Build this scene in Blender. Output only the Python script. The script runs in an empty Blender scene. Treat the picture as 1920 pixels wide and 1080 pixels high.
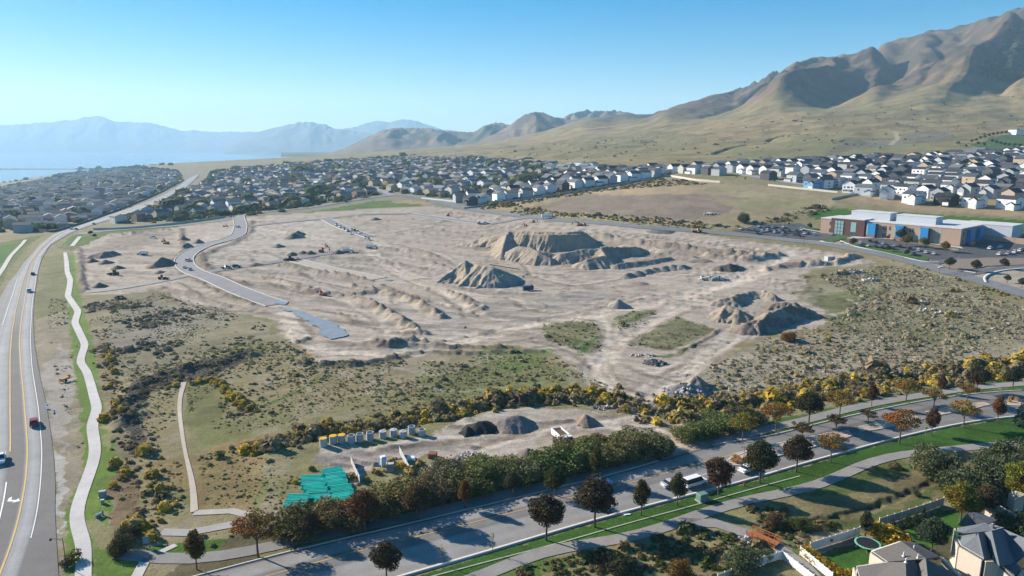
import bpy, math, random
import numpy as np
from mathutils import Vector
random.seed(7); RNG = np.random.RandomState(11)
S = bpy.context.scene
COL = S.collection
# ---------------------------------------------------------------- camera, sky, sun, exposure
CAM_H, PITCH, F = 70.0, math.radians(11.6), 1300.0
cd = bpy.data.cameras.new('camera'); cd.sensor_width = 36; cd.lens = F / 1920 * 36
cd.clip_start = 1; cd.clip_end = 60000
cam = bpy.data.objects.new('camera', cd); COL.objects.link(cam)
cam.location = (0, 0, CAM_H); cam.rotation_euler = (math.radians(90) - PITCH, 0, 0)
S.camera = cam
SUN_AZ, SUN_EL = math.atan2(-0.87, 0.49), math.radians(24.5)   # azimuth measured from +Y towards +X
W = bpy.data.worlds.new('World'); S.world = W; W.use_nodes = True
nt = W.node_tree; bg = nt.nodes['Background']
sky = nt.nodes.new('ShaderNodeTexSky'); sky.sky_type = 'NISHITA'; sky.sun_disc = False
sky.sun_elevation = SUN_EL; sky.sun_rotation = SUN_AZ
sky.altitude = 1400; sky.air_density = 1.0; sky.dust_density = 0.35; sky.ozone_density = 1.3
hs = nt.nodes.new('ShaderNodeHueSaturation'); hs.inputs['Saturation'].default_value = 2.2; hs.inputs['Hue'].default_value = 0.5
gm = nt.nodes.new('ShaderNodeGamma'); gm.inputs['Gamma'].default_value = .72
nt.links.new(sky.outputs[0], gm.inputs['Color']); nt.links.new(gm.outputs[0], hs.inputs['Color']); nt.links.new(hs.outputs[0], bg.inputs[0]); bg.inputs[1].default_value = 0.10
sd = bpy.data.lights.new('sun', 'SUN'); sd.energy = 5.0; sd.angle = math.radians(0.5); sd.color = (1.0, 0.90, 0.76)
sun = bpy.data.objects.new('sun', sd); COL.objects.link(sun)
dv = Vector((math.sin(SUN_AZ) * math.cos(SUN_EL), math.cos(SUN_AZ) * math.cos(SUN_EL), math.sin(SUN_EL)))
sun.rotation_euler = dv.to_track_quat('Z', 'Y').to_euler(); sun.location = (0, 0, 300)
S.view_settings.view_transform = 'Standard'; S.view_settings.look = 'None'
S.view_settings.exposure = 1.15; S.view_settings.gamma = 1.0
S.render.engine = 'CYCLES'
cy = S.cycles
cy.use_denoising = True; cy.max_bounces = 4; cy.diffuse_bounces = 2; cy.glossy_bounces = 2
cy.transmission_bounces = 2; cy.volume_bounces = 1; cy.transparent_max_bounces = 4
cy.use_adaptive_sampling = True; cy.adaptive_threshold = 0.02
try: cy.denoiser = 'OPENIMAGEDENOISE'
except Exception: pass
# ---------------------------------------------------------------- helpers
CP, SP = math.cos(PITCH), math.sin(PITCH)
def hash2(ix, iy, seed):
    n = (ix.astype(np.int64) * 374761393 + iy.astype(np.int64) * 668265263 + seed * 1442695041) & 0x7fffffff
    n = ((n ^ (n >> 13)) * 1274126177) & 0x7fffffff
    return ((n ^ (n >> 16)) & 0xffff) / 65535.0
def vnoise(x, y, seed=0):
    ix = np.floor(x); iy = np.floor(y); fx = x - ix; fy = y - iy
    ix = ix.astype(np.int64); iy = iy.astype(np.int64)
    u = fx * fx * (3 - 2 * fx); v = fy * fy * (3 - 2 * fy)
    a = hash2(ix, iy, seed); b = hash2(ix + 1, iy, seed); c = hash2(ix, iy + 1, seed); d = hash2(ix + 1, iy + 1, seed)
    return (a * (1 - u) + b * u) * (1 - v) + (c * (1 - u) + d * u) * v
def fbm(x, y, seed=0, o=4):
    s = 0; a = 0.5; t = 0
    for k in range(o):
        s = s + a * vnoise(x * 2 ** k + 17.3 * k, y * 2 ** k - 9.1 * k, seed + k); t += a; a *= 0.5
    return s / t
def smooth(e0, e1, x):
    t = np.clip((x - e0) / (e1 - e0), 0, 1); return t * t * (3 - 2 * t)
# base terrain: heights at (column of the view fan, forward distance)
TC = (np.array([-900, 0, 300, 600, 900, 1200, 1500, 1900, 2700]) - 960) / 1310.0
YK = np.array([0, 100, 250, 400, 500, 600, 700, 800, 1000, 1500, 2000, 3000, 3400, 4000, 5000, 8000.])
HT = np.array([
 [0,0,0,-2,-3,-5,-8,-11,-18,-34,-50,-80,-90,-95,-95,-95],
 [0,0,0,-2,-3,-5,-8,-11,-18,-34,-50,-80,-90,-95,-95,-95],
 [0,0,0,0,0,-1,-1.5,-2,-2.5,-2.5,-2,-3,-30,-80,-95,-95],
 [0,0,0,0,1,2,3.5,5,9,18,26,27,22,0,-80,-95],
 [0,0,0,0,1.5,4,9,17,28,38,49,70,76,78,70,20],
 [0,0,0,2,8,19,27,34,49,77,103,175,200,190,150,60],
 [0,0,0,4,8,24,34,43,56,118,185,400,440,400,350,200],
 [0,0,0,8,20,33,43,54,66,125,245,640,700,690,600,400],
 [0,0,2,12,28,40,50,62,80,150,290,640,700,690,600,400]], float)
_lt = np.linspace(TC[0], TC[-1], 420)
_ly = np.concatenate([np.linspace(0, 1000, 301)[:-1], np.geomspace(1000, 8000, 300)])
def _build():
    g = np.array([np.interp(_ly, YK, r) for r in HT])
    g = np.array([np.interp(_lt, TC, g[:, j]) for j in range(g.shape[1])]).T
    k = np.exp(-np.linspace(-2, 2, 41) ** 2); k /= k.sum()
    gp = np.pad(g, ((20, 20), (0, 0)), 'edge')
    g = np.array([np.convolve(gp[:, j], k, 'valid') for j in range(g.shape[1])]).T
    k = np.exp(-np.linspace(-2, 2, 21) ** 2); k /= k.sum()
    gp = np.pad(g, ((0, 0), (10, 10)), 'edge')
    return np.array([np.convolve(gp[i], k, 'valid') for i in range(g.shape[0])])
LUT = _build()
def hbase(x, y):
    x = np.asarray(x, float); y = np.asarray(y, float)
    yy = np.clip(y, 40, 7999); t = np.clip(x / yy, TC[0], TC[-1] - 1e-6)
    fi = (t - TC[0]) / (TC[-1] - TC[0]) * 419
    fj = np.interp(yy, _ly, np.arange(len(_ly)))
    i = np.clip(fi.astype(int), 0, 418); j = np.clip(fj.astype(int), 0, len(_ly) - 2)
    a = fi - i; b = fj - j
    return (LUT[i, j] * (1 - a) + LUT[i + 1, j] * a) * (1 - b) + (LUT[i, j + 1] * (1 - a) + LUT[i + 1, j + 1] * a) * b
_MY = np.geomspace(60, 7500, 900)
def P(px, py, h=0.0):
    """where the sight line through a photograph point meets the ground (raised by h)"""
    u = (px - 960) / F; v = (540 - py) / F
    dy = CP + v * SP; dz = -SP + v * CP
    x = u / dy * _MY; z = CAM_H + dz / dy * _MY; g = hbase(x, _MY) + h
    k = np.argmax(z < g)
    if k == 0: k = len(_MY) - 1
    d0 = z[k - 1] - g[k - 1]; d1 = z[k] - g[k]; f = d0 / (d0 - d1) if d0 != d1 else 0
    y = _MY[k - 1] * (1 - f) + _MY[k] * f
    xx = u / dy * y
    return float(xx), float(y)
def PZ(px, py, z):
    u = (px - 960) / F; v = (540 - py) / F
    dy = CP + v * SP; dz = -SP + v * CP
    y = (z - CAM_H) / (dz / dy)
    return Vector((u / dy * y, y, z))
def pts(l): return np.array([P(*p) for p in l])
def resample(p, step):
    p = np.asarray(p, float); d = np.hypot(*np.diff(p, axis=0).T); s = np.concatenate([[0], np.cumsum(d)])
    n = max(2, int(s[-1] / step) + 1); q = np.linspace(0, s[-1], n)
    out = np.stack([np.interp(q, s, p[:, 0]), np.interp(q, s, p[:, 1])], 1)
    if n > 6:
        for _ in range(3):
            o = out.copy(); out[1:-1] = (o[:-2] + 2 * o[1:-1] + o[2:]) / 4
    return out
def in_poly(x, y, poly):
    r = np.zeros(x.shape, bool); n = len(poly); j = n - 1
    for i in range(n):
        xi, yi = poly[i]; xj, yj = poly[j]
        c = (yi > y) != (yj > y)
        if c.any():
            r ^= c & (x < (xj - xi) * (y - yi) / ((yj - yi) or 1e-9) + xi)
        j = i
    return r
def dist_line(x, y, L):
    d = np.full(x.shape, 1e9)
    for (ax, ay), (bx, by) in zip(L[:-1], L[1:]):
        vx, vy = bx - ax, by - ay; l2 = vx * vx + vy * vy + 1e-9
        t = np.clip(((x - ax) * vx + (y - ay) * vy) / l2, 0, 1)
        d = np.minimum(d, np.hypot(x - ax - t * vx, y - ay - t * vy))
    return d
# ---- materials
def mat(name, col, rough=0.9, noise=None, metal=0.0, attr=None, objcol=False, spec=0.3, bump=None, inst=None, trans=0.0):
    m = bpy.data.materials.new(name); m.use_nodes = True; t = m.node_tree; b = t.nodes['Principled BSDF']
    b.inputs['Roughness'].default_value = rough; b.inputs['Metallic'].default_value = metal
    b.inputs['Specular IOR Level'].default_value = spec
    L = t.links.new; N = t.nodes.new
    src = None
    if attr:
        a = N('ShaderNodeAttribute'); a.attribute_name = attr; src = a.outputs['Color']
    elif inst:
        a = N('ShaderNodeAttribute'); a.attribute_type = 'INSTANCER'; a.attribute_name = inst; src = a.outputs['Color']
    elif objcol:
        a = N('ShaderNodeObjectInfo'); src = a.outputs['Color']
    if src is None:
        c = N('ShaderNodeRGB'); c.outputs[0].default_value = (*col, 1); src = c.outputs[0]
    tc = N('ShaderNodeTexCoord'); ge = N('ShaderNodeNewGeometry')
    if noise:
        for sc, amt in noise:
            n = N('ShaderNodeTexNoise'); n.inputs['Scale'].default_value = sc; n.inputs['Detail'].default_value = 4
            n.inputs['Roughness'].default_value = 0.65
            L(ge.outputs['Position'], n.inputs['Vector'])
            r = N('ShaderNodeMapRange'); r.inputs['From Min'].default_value = 0.25; r.inputs['From Max'].default_value = 0.75
            r.inputs['To Min'].default_value = 1 - amt; r.inputs['To Max'].default_value = 1 + amt
            L(n.outputs['Fac'], r.inputs['Value'])
            x = N('ShaderNodeMix'); x.data_type = 'RGBA'; x.blend_type = 'MULTIPLY'; x.inputs['Factor'].default_value = 1
            L(src, x.inputs['A']); L(r.outputs[0], x.inputs['B']); src = x.outputs['Result']
    L(src, b.inputs['Base Color'])
    if bump:
        n = N('ShaderNodeTexNoise'); n.inputs['Scale'].default_value = bump[0]; n.inputs['Detail'].default_value = 5
        L(ge.outputs['Position'], n.inputs['Vector'])
        bp = N('ShaderNodeBump'); bp.inputs['Strength'].default_value = bump[1]; bp.inputs['Distance'].default_value = bump[2]
        L(n.outputs['Fac'], bp.inputs['Height']); L(bp.outputs[0], b.inputs['Normal'])
    if trans:
        tr = N('ShaderNodeBsdfTranslucent'); L(src, tr.inputs['Color'])
        mx = N('ShaderNodeMixShader'); mx.inputs[0].default_value = trans
        L(b.outputs[0], mx.inputs[1]); L(tr.outputs[0], mx.inputs[2]); L(mx.outputs[0], t.nodes['Material Output'].inputs[0])
    return m
def mesh_obj(name, V, Fc, m=None, parent=None, smooth_=False, colors=None):
    me = bpy.data.meshes.new(name)
    if isinstance(V, np.ndarray) and isinstance(Fc, np.ndarray):
        k = Fc.shape[1]
        me.vertices.add(len(V)); me.vertices.foreach_set('co', V.astype(np.float32).ravel())
        me.loops.add(Fc.size); me.loops.foreach_set('vertex_index', Fc.astype(np.int32).ravel())
        me.polygons.add(len(Fc)); me.polygons.foreach_set('loop_start', np.arange(0, Fc.size, k, dtype=np.int32))
        me.update(calc_edges=True)
    else:
        me.from_pydata([tuple(v) for v in V], [], Fc)
    if smooth_: me.shade_smooth()
    if colors is not None:
        a = me.color_attributes.new('col', 'FLOAT_COLOR', 'POINT')
        c = np.ones((len(me.vertices), 4), np.float32); c[:, :3] = colors; a.data.foreach_set('color', c.ravel())
    if m: me.materials.append(m)
    o = bpy.data.objects.new(name, me); COL.objects.link(o)
    if parent: o.parent = parent
    return o
def struct(o): o['kind'] = 'structure'; return o
def tag(o, label=None, cat=None, group=None, kind=None):
    if label: o['label'] = label
    if cat: o['category'] = cat
    if group: o['group'] = group
    if kind: o['kind'] = kind
    return o
def empty(name, loc, rz=0.0, label=None, cat=None, group=None):
    o = bpy.data.objects.new(name, None); COL.objects.link(o); o.location = loc; o.rotation_euler = (0, 0, rz)
    o.empty_display_size = 0.3
    return tag(o, label, cat, group)
class MB:
    def __init__(s): s.v = []; s.f = []
    def box(s, cx, cy, z0, sx, sy, sz, rz=0, top=(1, 1)):
        b = len(s.v); c, n = math.cos(rz), math.sin(rz)
        for zz, (kx, ky) in ((z0, (1, 1)), (z0 + sz, top)):
            for dx, dy in ((-1, -1), (1, -1), (1, 1), (-1, 1)):
                x, y = dx * sx / 2 * kx, dy * sy / 2 * ky
                s.v.append((cx + x * c - y * n, cy + x * n + y * c, zz))
        s.f += [tuple(b + i for i in q) for q in ((3, 2, 1, 0), (4, 5, 6, 7), (0, 1, 5, 4), (1, 2, 6, 5), (2, 3, 7, 6), (3, 0, 4, 7))]
        return s
    def poly(s, P_, flip=False):
        b = len(s.v); s.v += [tuple(p) for p in P_]; q = list(range(b, b + len(P_)))
        s.f.append(tuple(q[::-1] if flip else q)); return s
    def slab(s, P_, th):
        """polygon with thickness downwards"""
        b = len(s.v); n = len(P_)
        s.v += [tuple(p) for p in P_] + [(p[0], p[1], p[2] - th) for p in P_]
        s.f.append(tuple(range(b, b + n))); s.f.append(tuple(range(b + 2 * n - 1, b + n - 1, -1)))
        for i in range(n):
            j = (i + 1) % n; s.f.append((b + i, b + n + i, b + n + j, b + j))
        return s
    def cyl(s, p0, p1, r0, r1, n=8, cap=True):
        p0 = Vector(p0); p1 = Vector(p1); d = (p1 - p0).normalized()
        a = d.orthogonal().normalized(); c = d.cross(a); b = len(s.v)
        for p, r in ((p0, r0), (p1, r1)):
            for k in range(n):
                t = 2 * math.pi * k / n; s.v.append(tuple(p + (a * math.cos(t) + c * math.sin(t)) * r))
        for k in range(n): s.f.append((b + k, b + (k + 1) % n, b + n + (k + 1) % n, b + n + k))
        if cap: s.f.append(tuple(range(b + n - 1, b - 1, -1))); s.f.append(tuple(range(b + n, b + 2 * n)))
        return s
    def blob(s, c, r, seed=0, n=8, m=5, amp=0.2):
        rr = random.Random(seed); b = len(s.v)
        for i in range(m + 1):
            th = math.pi * i / m
            for k in range(n):
                ph = 2 * math.pi * k / n; q = 1 + rr.uniform(-amp, amp) if 0 < i < m else 1
                s.v.append((c[0] + r[0] * q * math.sin(th) * math.cos(ph), c[1] + r[1] * q * math.sin(th) * math.sin(ph), c[2] + r[2] * q * math.cos(th)))
        for i in range(m):
            for k in range(n):
                s.f.append((b + i * n + k, b + (i + 1) * n + k, b + (i + 1) * n + (k + 1) % n, b + i * n + (k + 1) % n))
        return s
    def build(s, name, m, parent=None, smooth_=False): return mesh_obj(name, s.v, s.f, m, parent, smooth_)
    def data(s, name, m, smooth_=False):
        me = bpy.data.meshes.new(name); me.from_pydata(s.v, [], s.f); me.materials.append(m)
        if smooth_: me.shade_smooth()
        return me
def add(name, me, parent=None, col=None):
    o = bpy.data.objects.new(name, me); COL.objects.link(o)
    if parent: o.parent = parent
    if col: o.color = (*col, 1)
    return o
def copy_tree(o, parent=None, loc=None, rz=None, sc=None, col=None):
    c = o.copy(); COL.objects.link(c); c.parent = parent
    if loc is not None: c.location = loc
    if rz is not None: c.rotation_euler = (0, 0, rz)
    if sc is not None: c.scale = (sc, sc, sc) if not isinstance(sc, tuple) else sc
    for ch in list(KIDS.get(o.name, ())):
        d = ch.copy(); COL.objects.link(d); d.parent = c
        if col and ch.get('paint'): d.color = (*col, 1)
    return c
KIDS = {}
def proto(o):
    KIDS[o.name] = [c for c in COL.objects if c.parent == o]; return o
# ---------------------------------------------------------------- ground zones (photograph points turned into ground points)
DIRT = (.325, .277, .226); FIELD = (.205, .172, .092); SAGE = (.20, .185, .15); GRASS = (.055, .105, .02); LAWN = (.035, .085, .014)
OLIVE = (.15, .155, .065); TAN = (.30, .24, .15)
ZONES = []   # (poly world, colour, edge wobble m, mottling, mix)
def zone(p, c, wob=3.0, mot=0.15, mix=1.0): ZONES.append((pts(p), c, wob, mot, mix))
# open field beyond the building site, brown in the middle
zone([(862,385),(1000,366),(1120,348),(1235,332),(1400,346),(1570,370),(1545,395),(1400,425),(1310,434),(1100,412),(960,402)], (.25,.205,.125), 6, .3)
zone([(1000,395),(1080,365),(1250,362),(1400,372),(1370,400),(1300,415),(1150,405)], (.185,.148,.115), 14, .3, .9)
zone([(1080,358),(1230,338),(1340,350),(1300,362),(1150,368)], (.34,.25,.15), 14, .2, .8)
zone([(890,388),(960,378),(1010,384),(960,396)], (.33,.25,.15), 8, .2, .8)
zone([(1330,372),(1500,372),(1540,385),(1430,400),(1380,390)], (.22,.2,.10), 12, .25, .7)
zone([(860,380),(1000,362),(1235,331),(1240,338),(1120,356),(1000,372),(900,388)], (.13,.13,.075), 5, .3)
# school bank and lawns
zone([(1560,372),(1700,392),(1960,410),(1960,385),(1800,375),(1600,358)], (.27,.2,.12), 5, .2)
zone([(1512,398),(1560,390),(1720,400),(1900,412),(2100,424),(2100,455),(1900,440),(1700,425),(1560,412),(1515,408)], (.05,.11,.022), .4, .1)
zone([(1425,412),(1500,398),(1530,412),(1500,425),(1440,428)], (.2,.17,.09), 4, .3)
zone([(1430,440),(1520,440),(1560,452),(1920,480),(2100,500),(2100,620),(1930,560),(1760,506),(1650,480),(1500,452)], (.3,.26,.2), 1, .2)
# park strip behind the site
zone([(455,414),(560,400),(640,388),(700,376),(812,378),(790,386),(700,397),(600,403),(480,416)], (.085,.13,.035), 3, .25)
zone([(730,377),(812,377),(800,385),(750,382)], (.3,.21,.12), 4, .2, .8)
zone([(120,452),(200,433),(300,422),(430,408),(440,412),(330,431),(200,452),(150,462)], (.08,.12,.03), 2, .25)
zone([(110,465),(140,440),(160,438),(150,462),(135,470)], (.06,.13,.02), 2, .1)
zone([(-80,470),(40,448),(85,440),(60,455),(20,500),(0,540),(-80,640)], (.10,.13,.04), 2, .3)
zone([(-60,480),(0,462),(40,455),(10,485),(-60,560)], (.055,.13,.02), 2, .1)
# the building site
SITE = [(142,470),(200,440),(300,430),(400,415),(470,407),(620,396),(800,386),(900,395),(985,406),(1100,414),(1300,434),(1400,452),(1500,462),(1560,474),
 (1640,490),(1590,500),(1520,505),(1500,520),(1530,540),(1590,560),(1600,580),(1560,600),(1530,618),(1440,625),(1370,640),(1330,668),(1300,700),
 (1225,742),(1195,768),(1175,765),(1170,738),(1110,712),(1080,680),(1040,662),(960,650),(860,652),(800,664),(700,682),(600,686),(570,655),(525,600),
 (440,586),(370,580),(310,545),(240,552),(158,552),(148,510)]
zone(SITE, DIRT, 3.0, .11)
zone([(380,440),(470,418),(640,412),(640,470),(480,495),(420,500),(370,495)], (.38,.335,.29), 8, .06, .6)
zone([(160,480),(150,470),(240,440),(340,432),(290,455),(230,480)], (.2,.17,.14), 8, .2, .7)
zone([(480,500),(560,470),(700,470),(760,500),(640,520)], (.25,.225,.195), 10, .15, .6)
zone([(820,580),(1000,560),(1100,580),(960,600),(840,620)], (.27,.245,.215), 14, .15, .6)
zone([(380,520),(480,540),(560,560),(520,580),(400,570)], (.40,.335,.26), 10, .1, .6)
zone([(1000,640),(1040,620),(1060,670),(1120,700),(1040,680)], (.27,.24,.2), 8, .2, .6)
zone([(500,500),(700,470),(800,480),(900,560),(860,640),(700,660),(560,590)], (.36,.315,.265), 14, .15, .5)
zone([(1100,420),(1300,440),(1420,456),(1400,475),(1200,455),(1060,440)], (.37,.31,.255), 8, .1, .6)
zone([(1050,440),(1200,456),(1390,478),(1380,492),(1180,470),(1080,452)], (.26,.21,.165), 5, .2, .6)
zone([(1020,560),(1120,545),(1180,560),(1100,580)], (.24,.215,.195), 12, .15, .7)
# grass islands left between the tracks
zone([(1005,614),(1047,601),(1115,607),(1138,626),(1130,650),(1098,668),(1072,655),(1035,642)], (.15,.14,.075), 3, .4)
zone([(1080,640),(1132,622),(1130,652),(1098,668),(1076,658)], (.065,.115,.03), 4, .3)
zone([(1145,600),(1185,586),(1238,582),(1225,595),(1160,627),(1148,612)], (.12,.14,.055), 2, .3)
zone([(1165,648),(1210,622),(1272,593),(1345,620),(1322,634),(1260,656),(1200,650)], (.15,.145,.08), 3, .4)
zone([(1210,668),(1262,664),(1316,640),(1300,650),(1270,672)], (.11,.13,.05), 3, .3)
# yard beside the boulevard
YARD = [(612,862),(600,838),(700,838),(800,816),(850,792),(930,770),(1000,765),(1080,768),(1165,780),(1185,745),(1200,770),(1255,812),(1345,838),(1240,868),(1200,830),(1000,846),(930,872),(860,850),(740,862),(690,880),(660,912),(640,905)]
zone(YARD, (.31,.27,.225), 2.2, .2)
zone([(612,862),(600,842),(700,838),(800,822),(900,838),(800,850),(700,880),(650,900)], (.19,.17,.16), 4, .2, .8)
zone([(1190,790),(1290,815),(1345,838),(1250,866),(1210,830)], (.27,.21,.155), 3, .2, .7)
# left meadow mottling
zone([(165,560),(300,548),(380,585),(480,600),(560,660),(440,640),(300,700),(230,720),(190,650)], (.185,.165,.105), 10, .35)
zone([(230,560),(330,552),(420,600),(330,640),(200,650)], (.2,.18,.15), 14, .35, .7)
zone([(330,720),(430,700),(440,840),(480,960),(370,955),(350,850)], (.15,.15,.06), 6, .35)
zone([(300,860),(480,830),(520,960),(370,960)], (.20,.14,.065), 8, .4, .8)
zone([(700,690),(900,660),(1060,670),(1090,720),(900,730),(760,760)], (.13,.15,.06), 14, .4, .7)
zone([(900,655),(1020,660),(1000,690),(900,680)], (.09,.14,.035), 8, .4, .7)
zone([(600,690),(760,670),(900,652),(940,662),(800,700),(700,730)], (.27,.23,.17), 9, .4, .5)
zone([(1310,680),(1500,625),(1920,600),(2100,640),(2100,690),(1900,690),(1600,720),(1450,740),(1300,735)], (.25,.22,.165), 10, .35, .9)
zone([(1500,540),(1650,500),(1760,515),(1930,575),(2050,620),(1920,650),(1700,640),(1560,640)], (.22,.2,.13), 10, .35, .9)
zone([(1540,560),(1650,540),(1640,600),(1560,620)], (.13,.14,.06), 9, .3, .8)
zone([(1700,600),(1850,620),(1800,650),(1650,650)], (.145,.145,.07), 12, .3, .7)
# verge between highway and winding path: thin soil
zone([(64,600),(95,560),(130,560),(135,700),(150,800),(150,900),(130,1080),(112,1080),(105,950),(95,820),(78,720)], (.23,.2,.14), 2, .35)
zone([(78,700),(120,640),(135,700),(140,760),(120,860),(110,820),(95,800)], (.30,.27,.24), 3, .25, .8)
zone([(96,830),(125,860),(118,960),(112,1010),(104,960)], (.36,.34,.31), 1.5, .2, .9)
zone([(104,470),(125,480),(130,545),(125,580),(70,600),(66,560)], (.15,.15,.075), 2, .3)
# mown grass along the winding path
zone([(126,560),(150,560),(175,640),(190,720),(206,800),(228,850),(222,900),(208,960),(180,1010),(185,1080),(120,1080),(128,960),(150,900),(160,830),(150,760),(140,700),(132,640)], (.105,.165,.03), 1.2, .22)
zone([(128,478),(140,480),(150,545),(158,565),(124,565),(124,520)], (.10,.16,.035), 1.5, .3)
zone([(196,770),(215,770),(222,810),(200,850),(190,800)], (.27,.22,.13), 2, .2, .6)
zone([(150,985),(205,960),(200,1010),(180,1030)], (.17,.16,.08), 2, .3)
zone([(190,930),(240,860),(262,900),(262,990),(215,1010),(190,970)], (.15,.105,.06), 3, .4)
zone([(215,560),(205,640),(232,760),(262,860),(240,900),(225,850),(206,790),(185,690),(168,600),(160,560)], (.19,.155,.1), 2, .35, .8)
# rock lined dark bank around the low meadow
zone([(238,730),(262,712),(320,690),(420,668),(470,660),(455,680),(400,705),(330,722),(285,735),(262,760),(262,800),(280,860),(250,850),(228,790)], (.06,.052,.05), 1.5, .35)
# strip between trail and boulevard, and the corner lawn
zone([(180,1030),(225,1030),(262,1050),(270,1085),(180,1085)], (.09,.15,.028), 1, .15)
zone([(270,1030),(330,1020),(430,1010),(420,1030),(300,1042)], (.05,.11,.015), 1, .15)
zone([(480,975),(700,950),(900,920),(1100,880),(1240,840),(1245,868),(1000,925),(800,975),(600,1028),(480,1060),(380,1085),(300,1085),(400,1030)], (.1,.085,.045), 2, .3)
zone([(480,1036),(560,1020),(700,985),(960,925),(1180,870),(1182,880),(960,938),(700,1000),(480,1055)], (.19,.17,.07), 1, .3)
# north side of the boulevard, right part
zone([(1345,838),(1440,812),(1600,770),(1740,742),(1930,722),(2050,718),(2050,735),(1930,736),(1815,744),(1670,768),(1500,808),(1380,840)], (.05,.105,.02), 1, .15)
zone([(1440,790),(1600,755),(1800,722),(1930,712),(1930,722),(1740,738),(1590,768),(1440,803)], (.06,.1,.025), 1.2, .2)
# south side lawn and rough ditch
zone([(770,1085),(905,1042),(960,1028),(1110,982),(1260,942),(1422,900),(1590,850),(1765,804),(1900,783),(2100,760),(2100,820),(1920,832),(1765,845),(1665,856),(1590,886),(1490,923),(1360,950),(1210,1006),(1072,1026),(960,1064),(920,1085)], LAWN, .6, .35)
zone([(900,1085),(960,1066),(1072,1028),(1210,1008),(1280,985),(1400,1005),(1440,935),(1540,916),(1600,888),(1665,860),(1765,850),(1920,838),(2100,830),(2100,900),(1800,930),(1640,990),(1500,1030),(1460,1060),(1380,1085)], (.165,.14,.07), 2, .4)
zone([(1500,920),(1590,890),(1665,862),(1720,870),(1660,900),(1560,930)], (.06,.1,.02), 3, .3, .7)
zone([(960,1062),(1040,1040),(1100,1036),(1060,1062),(1000,1085),(920,1085)], (.07,.12,.025), 2, .3, .9)
zone([(1640,990),(1750,940),(1830,905),(1850,930),(1790,945),(1700,985),(1620,1010)], (.24,.21,.13), 2, .3)
zone([(1480,1000),(1560,990),(1700,940),(1780,900),(1800,905),(1700,960),(1600,1000),(1500,1030)], (.07,.105,.03), 2.5, .3, .8)
zone([(1490,1010),(1560,985),(1640,995),(1560,1030),(1500,1040)], (.25,.2,.13), 2, .3, .8)
# private yards
zone([(1535,1040),(1660,1000),(1800,945),(1960,900),(2100,900),(2100,1200),(1560,1200),(1500,1085)], (.09,.085,.05), 1, .3)
zone([(1540,1045),(1650,1010),(1720,1010),(1720,1060),(1640,1085),(1580,1085)], (.04,.1,.018), .6, .15)
zone([(1690,1000),(1760,955),(1820,970),(1830,1010),(1770,1010),(1740,1030)], (.05,.12,.02), .6, .15)
# broad hillside mottling
zone([(1020,285),(1110,262),(1260,250),(1330,262),(1250,290),(1100,300)], (.165,.15,.08), 40, .35, .7)
zone([(1340,285),(1500,262),(1700,258),(1760,270),(1620,300),(1440,308)], (.18,.175,.085), 40, .35, .7)
zone([(1560,265),(1680,256),(1775,243),(1785,255),(1700,272),(1600,285)], (.16,.145,.115), 20, .3, .7)
zone([(1500,300),(1580,262),(1640,262),(1560,300)], (.13,.125,.08), 20, .4, .6)
zone([(1820,268),(1900,250),(2000,250),(2000,275),(1850,285)], (.06,.1,.035), 6, .2)
# relief lines: (points, width m, height m, tint)
LINES = []
def line(p, w, h, c=None, mix=.7): LINES.append((resample(pts(p), 6), w, h, c, mix))
line([(238,790),(232,752),(250,722),(300,702),(380,684),(460,664)], 6, 1.2)
TR = (.46, .395, .325); DK = (.16, .12, .09)
line([(1480,478),(1400,522),(1290,552),(1200,575),(1100,592),(1000,605),(900,628),(800,655),(700,668),(620,662),(565,635),(530,590)], 7, -.3, TR, .7)
line([(1480,470),(1430,498),(1330,540)], 6, -.3, TR, .7)
line([(1190,765),(1245,728),(1300,690),(1350,650),(1400,618),(1390,600),(1330,575),(1290,556)], 6, -.2, TR, .6)
line([(1190,760),(1110,700),(1130,660),(1200,612),(1290,570)], 6, -.2, TR, .6)
line([(1130,600),(1155,640),(1130,680)], 5, -.1, TR, .6)
line([(1190,770),(1200,800),(1260,838)], 5, -.1, TR, .5)
line([(1560,480),(1620,492),(1500,500)], 6, 0, TR, .4)
line([(690,470),(700,485),(740,510),(800,535),(900,556)], 6, -.2, TR, .7)
line([(680,440),(720,462),(760,470)], 8, 0, TR, .5)
line([(620,450),(560,440),(500,430)], 5, 0, TR, .4)
line([(310,540),(340,565),(400,583),(470,585),(520,578)], 3, -.6, DK, .7)
line([(360,520),(395,545),(440,562),(490,568)], 2.5, .8, DK, .6)
line([(330,530),(370,555),(430,575)], 2.0, .6, DK, .5)
line([(385,525),(440,552),(500,580)], 3, .9, DK, .6)
line([(530,497),(580,508),(650,520),(700,527)], 4, 1.6, DK, .5)
line([(500,520),(560,540),(600,550),(640,556),(660,556),(700,548)], 4, 1.3, DK, .5)
line([(660,536),(700,545)], 4, 1.2, DK, .5)
line([(665,562),(705,575),(740,595),(765,615),(785,625)], 4.5, 1.6, (.27,.22,.17), .7)
line([(700,545),(760,558),(800,580),(825,595)], 4.5, 1.5, (.27,.22,.17), .7)
line([(720,535),(790,560),(850,575),(900,590)], 2, -.9, DK, .7)
line([(770,540),(840,548),(880,565),(900,580)], 4, 1.3, (.27,.22,.17), .6)
line([(620,600),(680,612),(740,625),(800,630)], 1.8, .6, DK, .6)
line([(590,580),(640,590),(660,605)], 1.8, .5, DK, .6)
line([(720,468),(760,470),(815,480)], 5, 1.6, (.27,.22,.17), .6)
line([(780,488),(830,498)], 4, 1.4, (.27,.22,.17), .6)
line([(700,487),(750,497),(790,505)], 4, .8, (.27,.22,.17), .5)
line([(700,640),(720,648),(700,650),(745,645),(770,640)], 3, 1.2, DK, .8)
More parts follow.
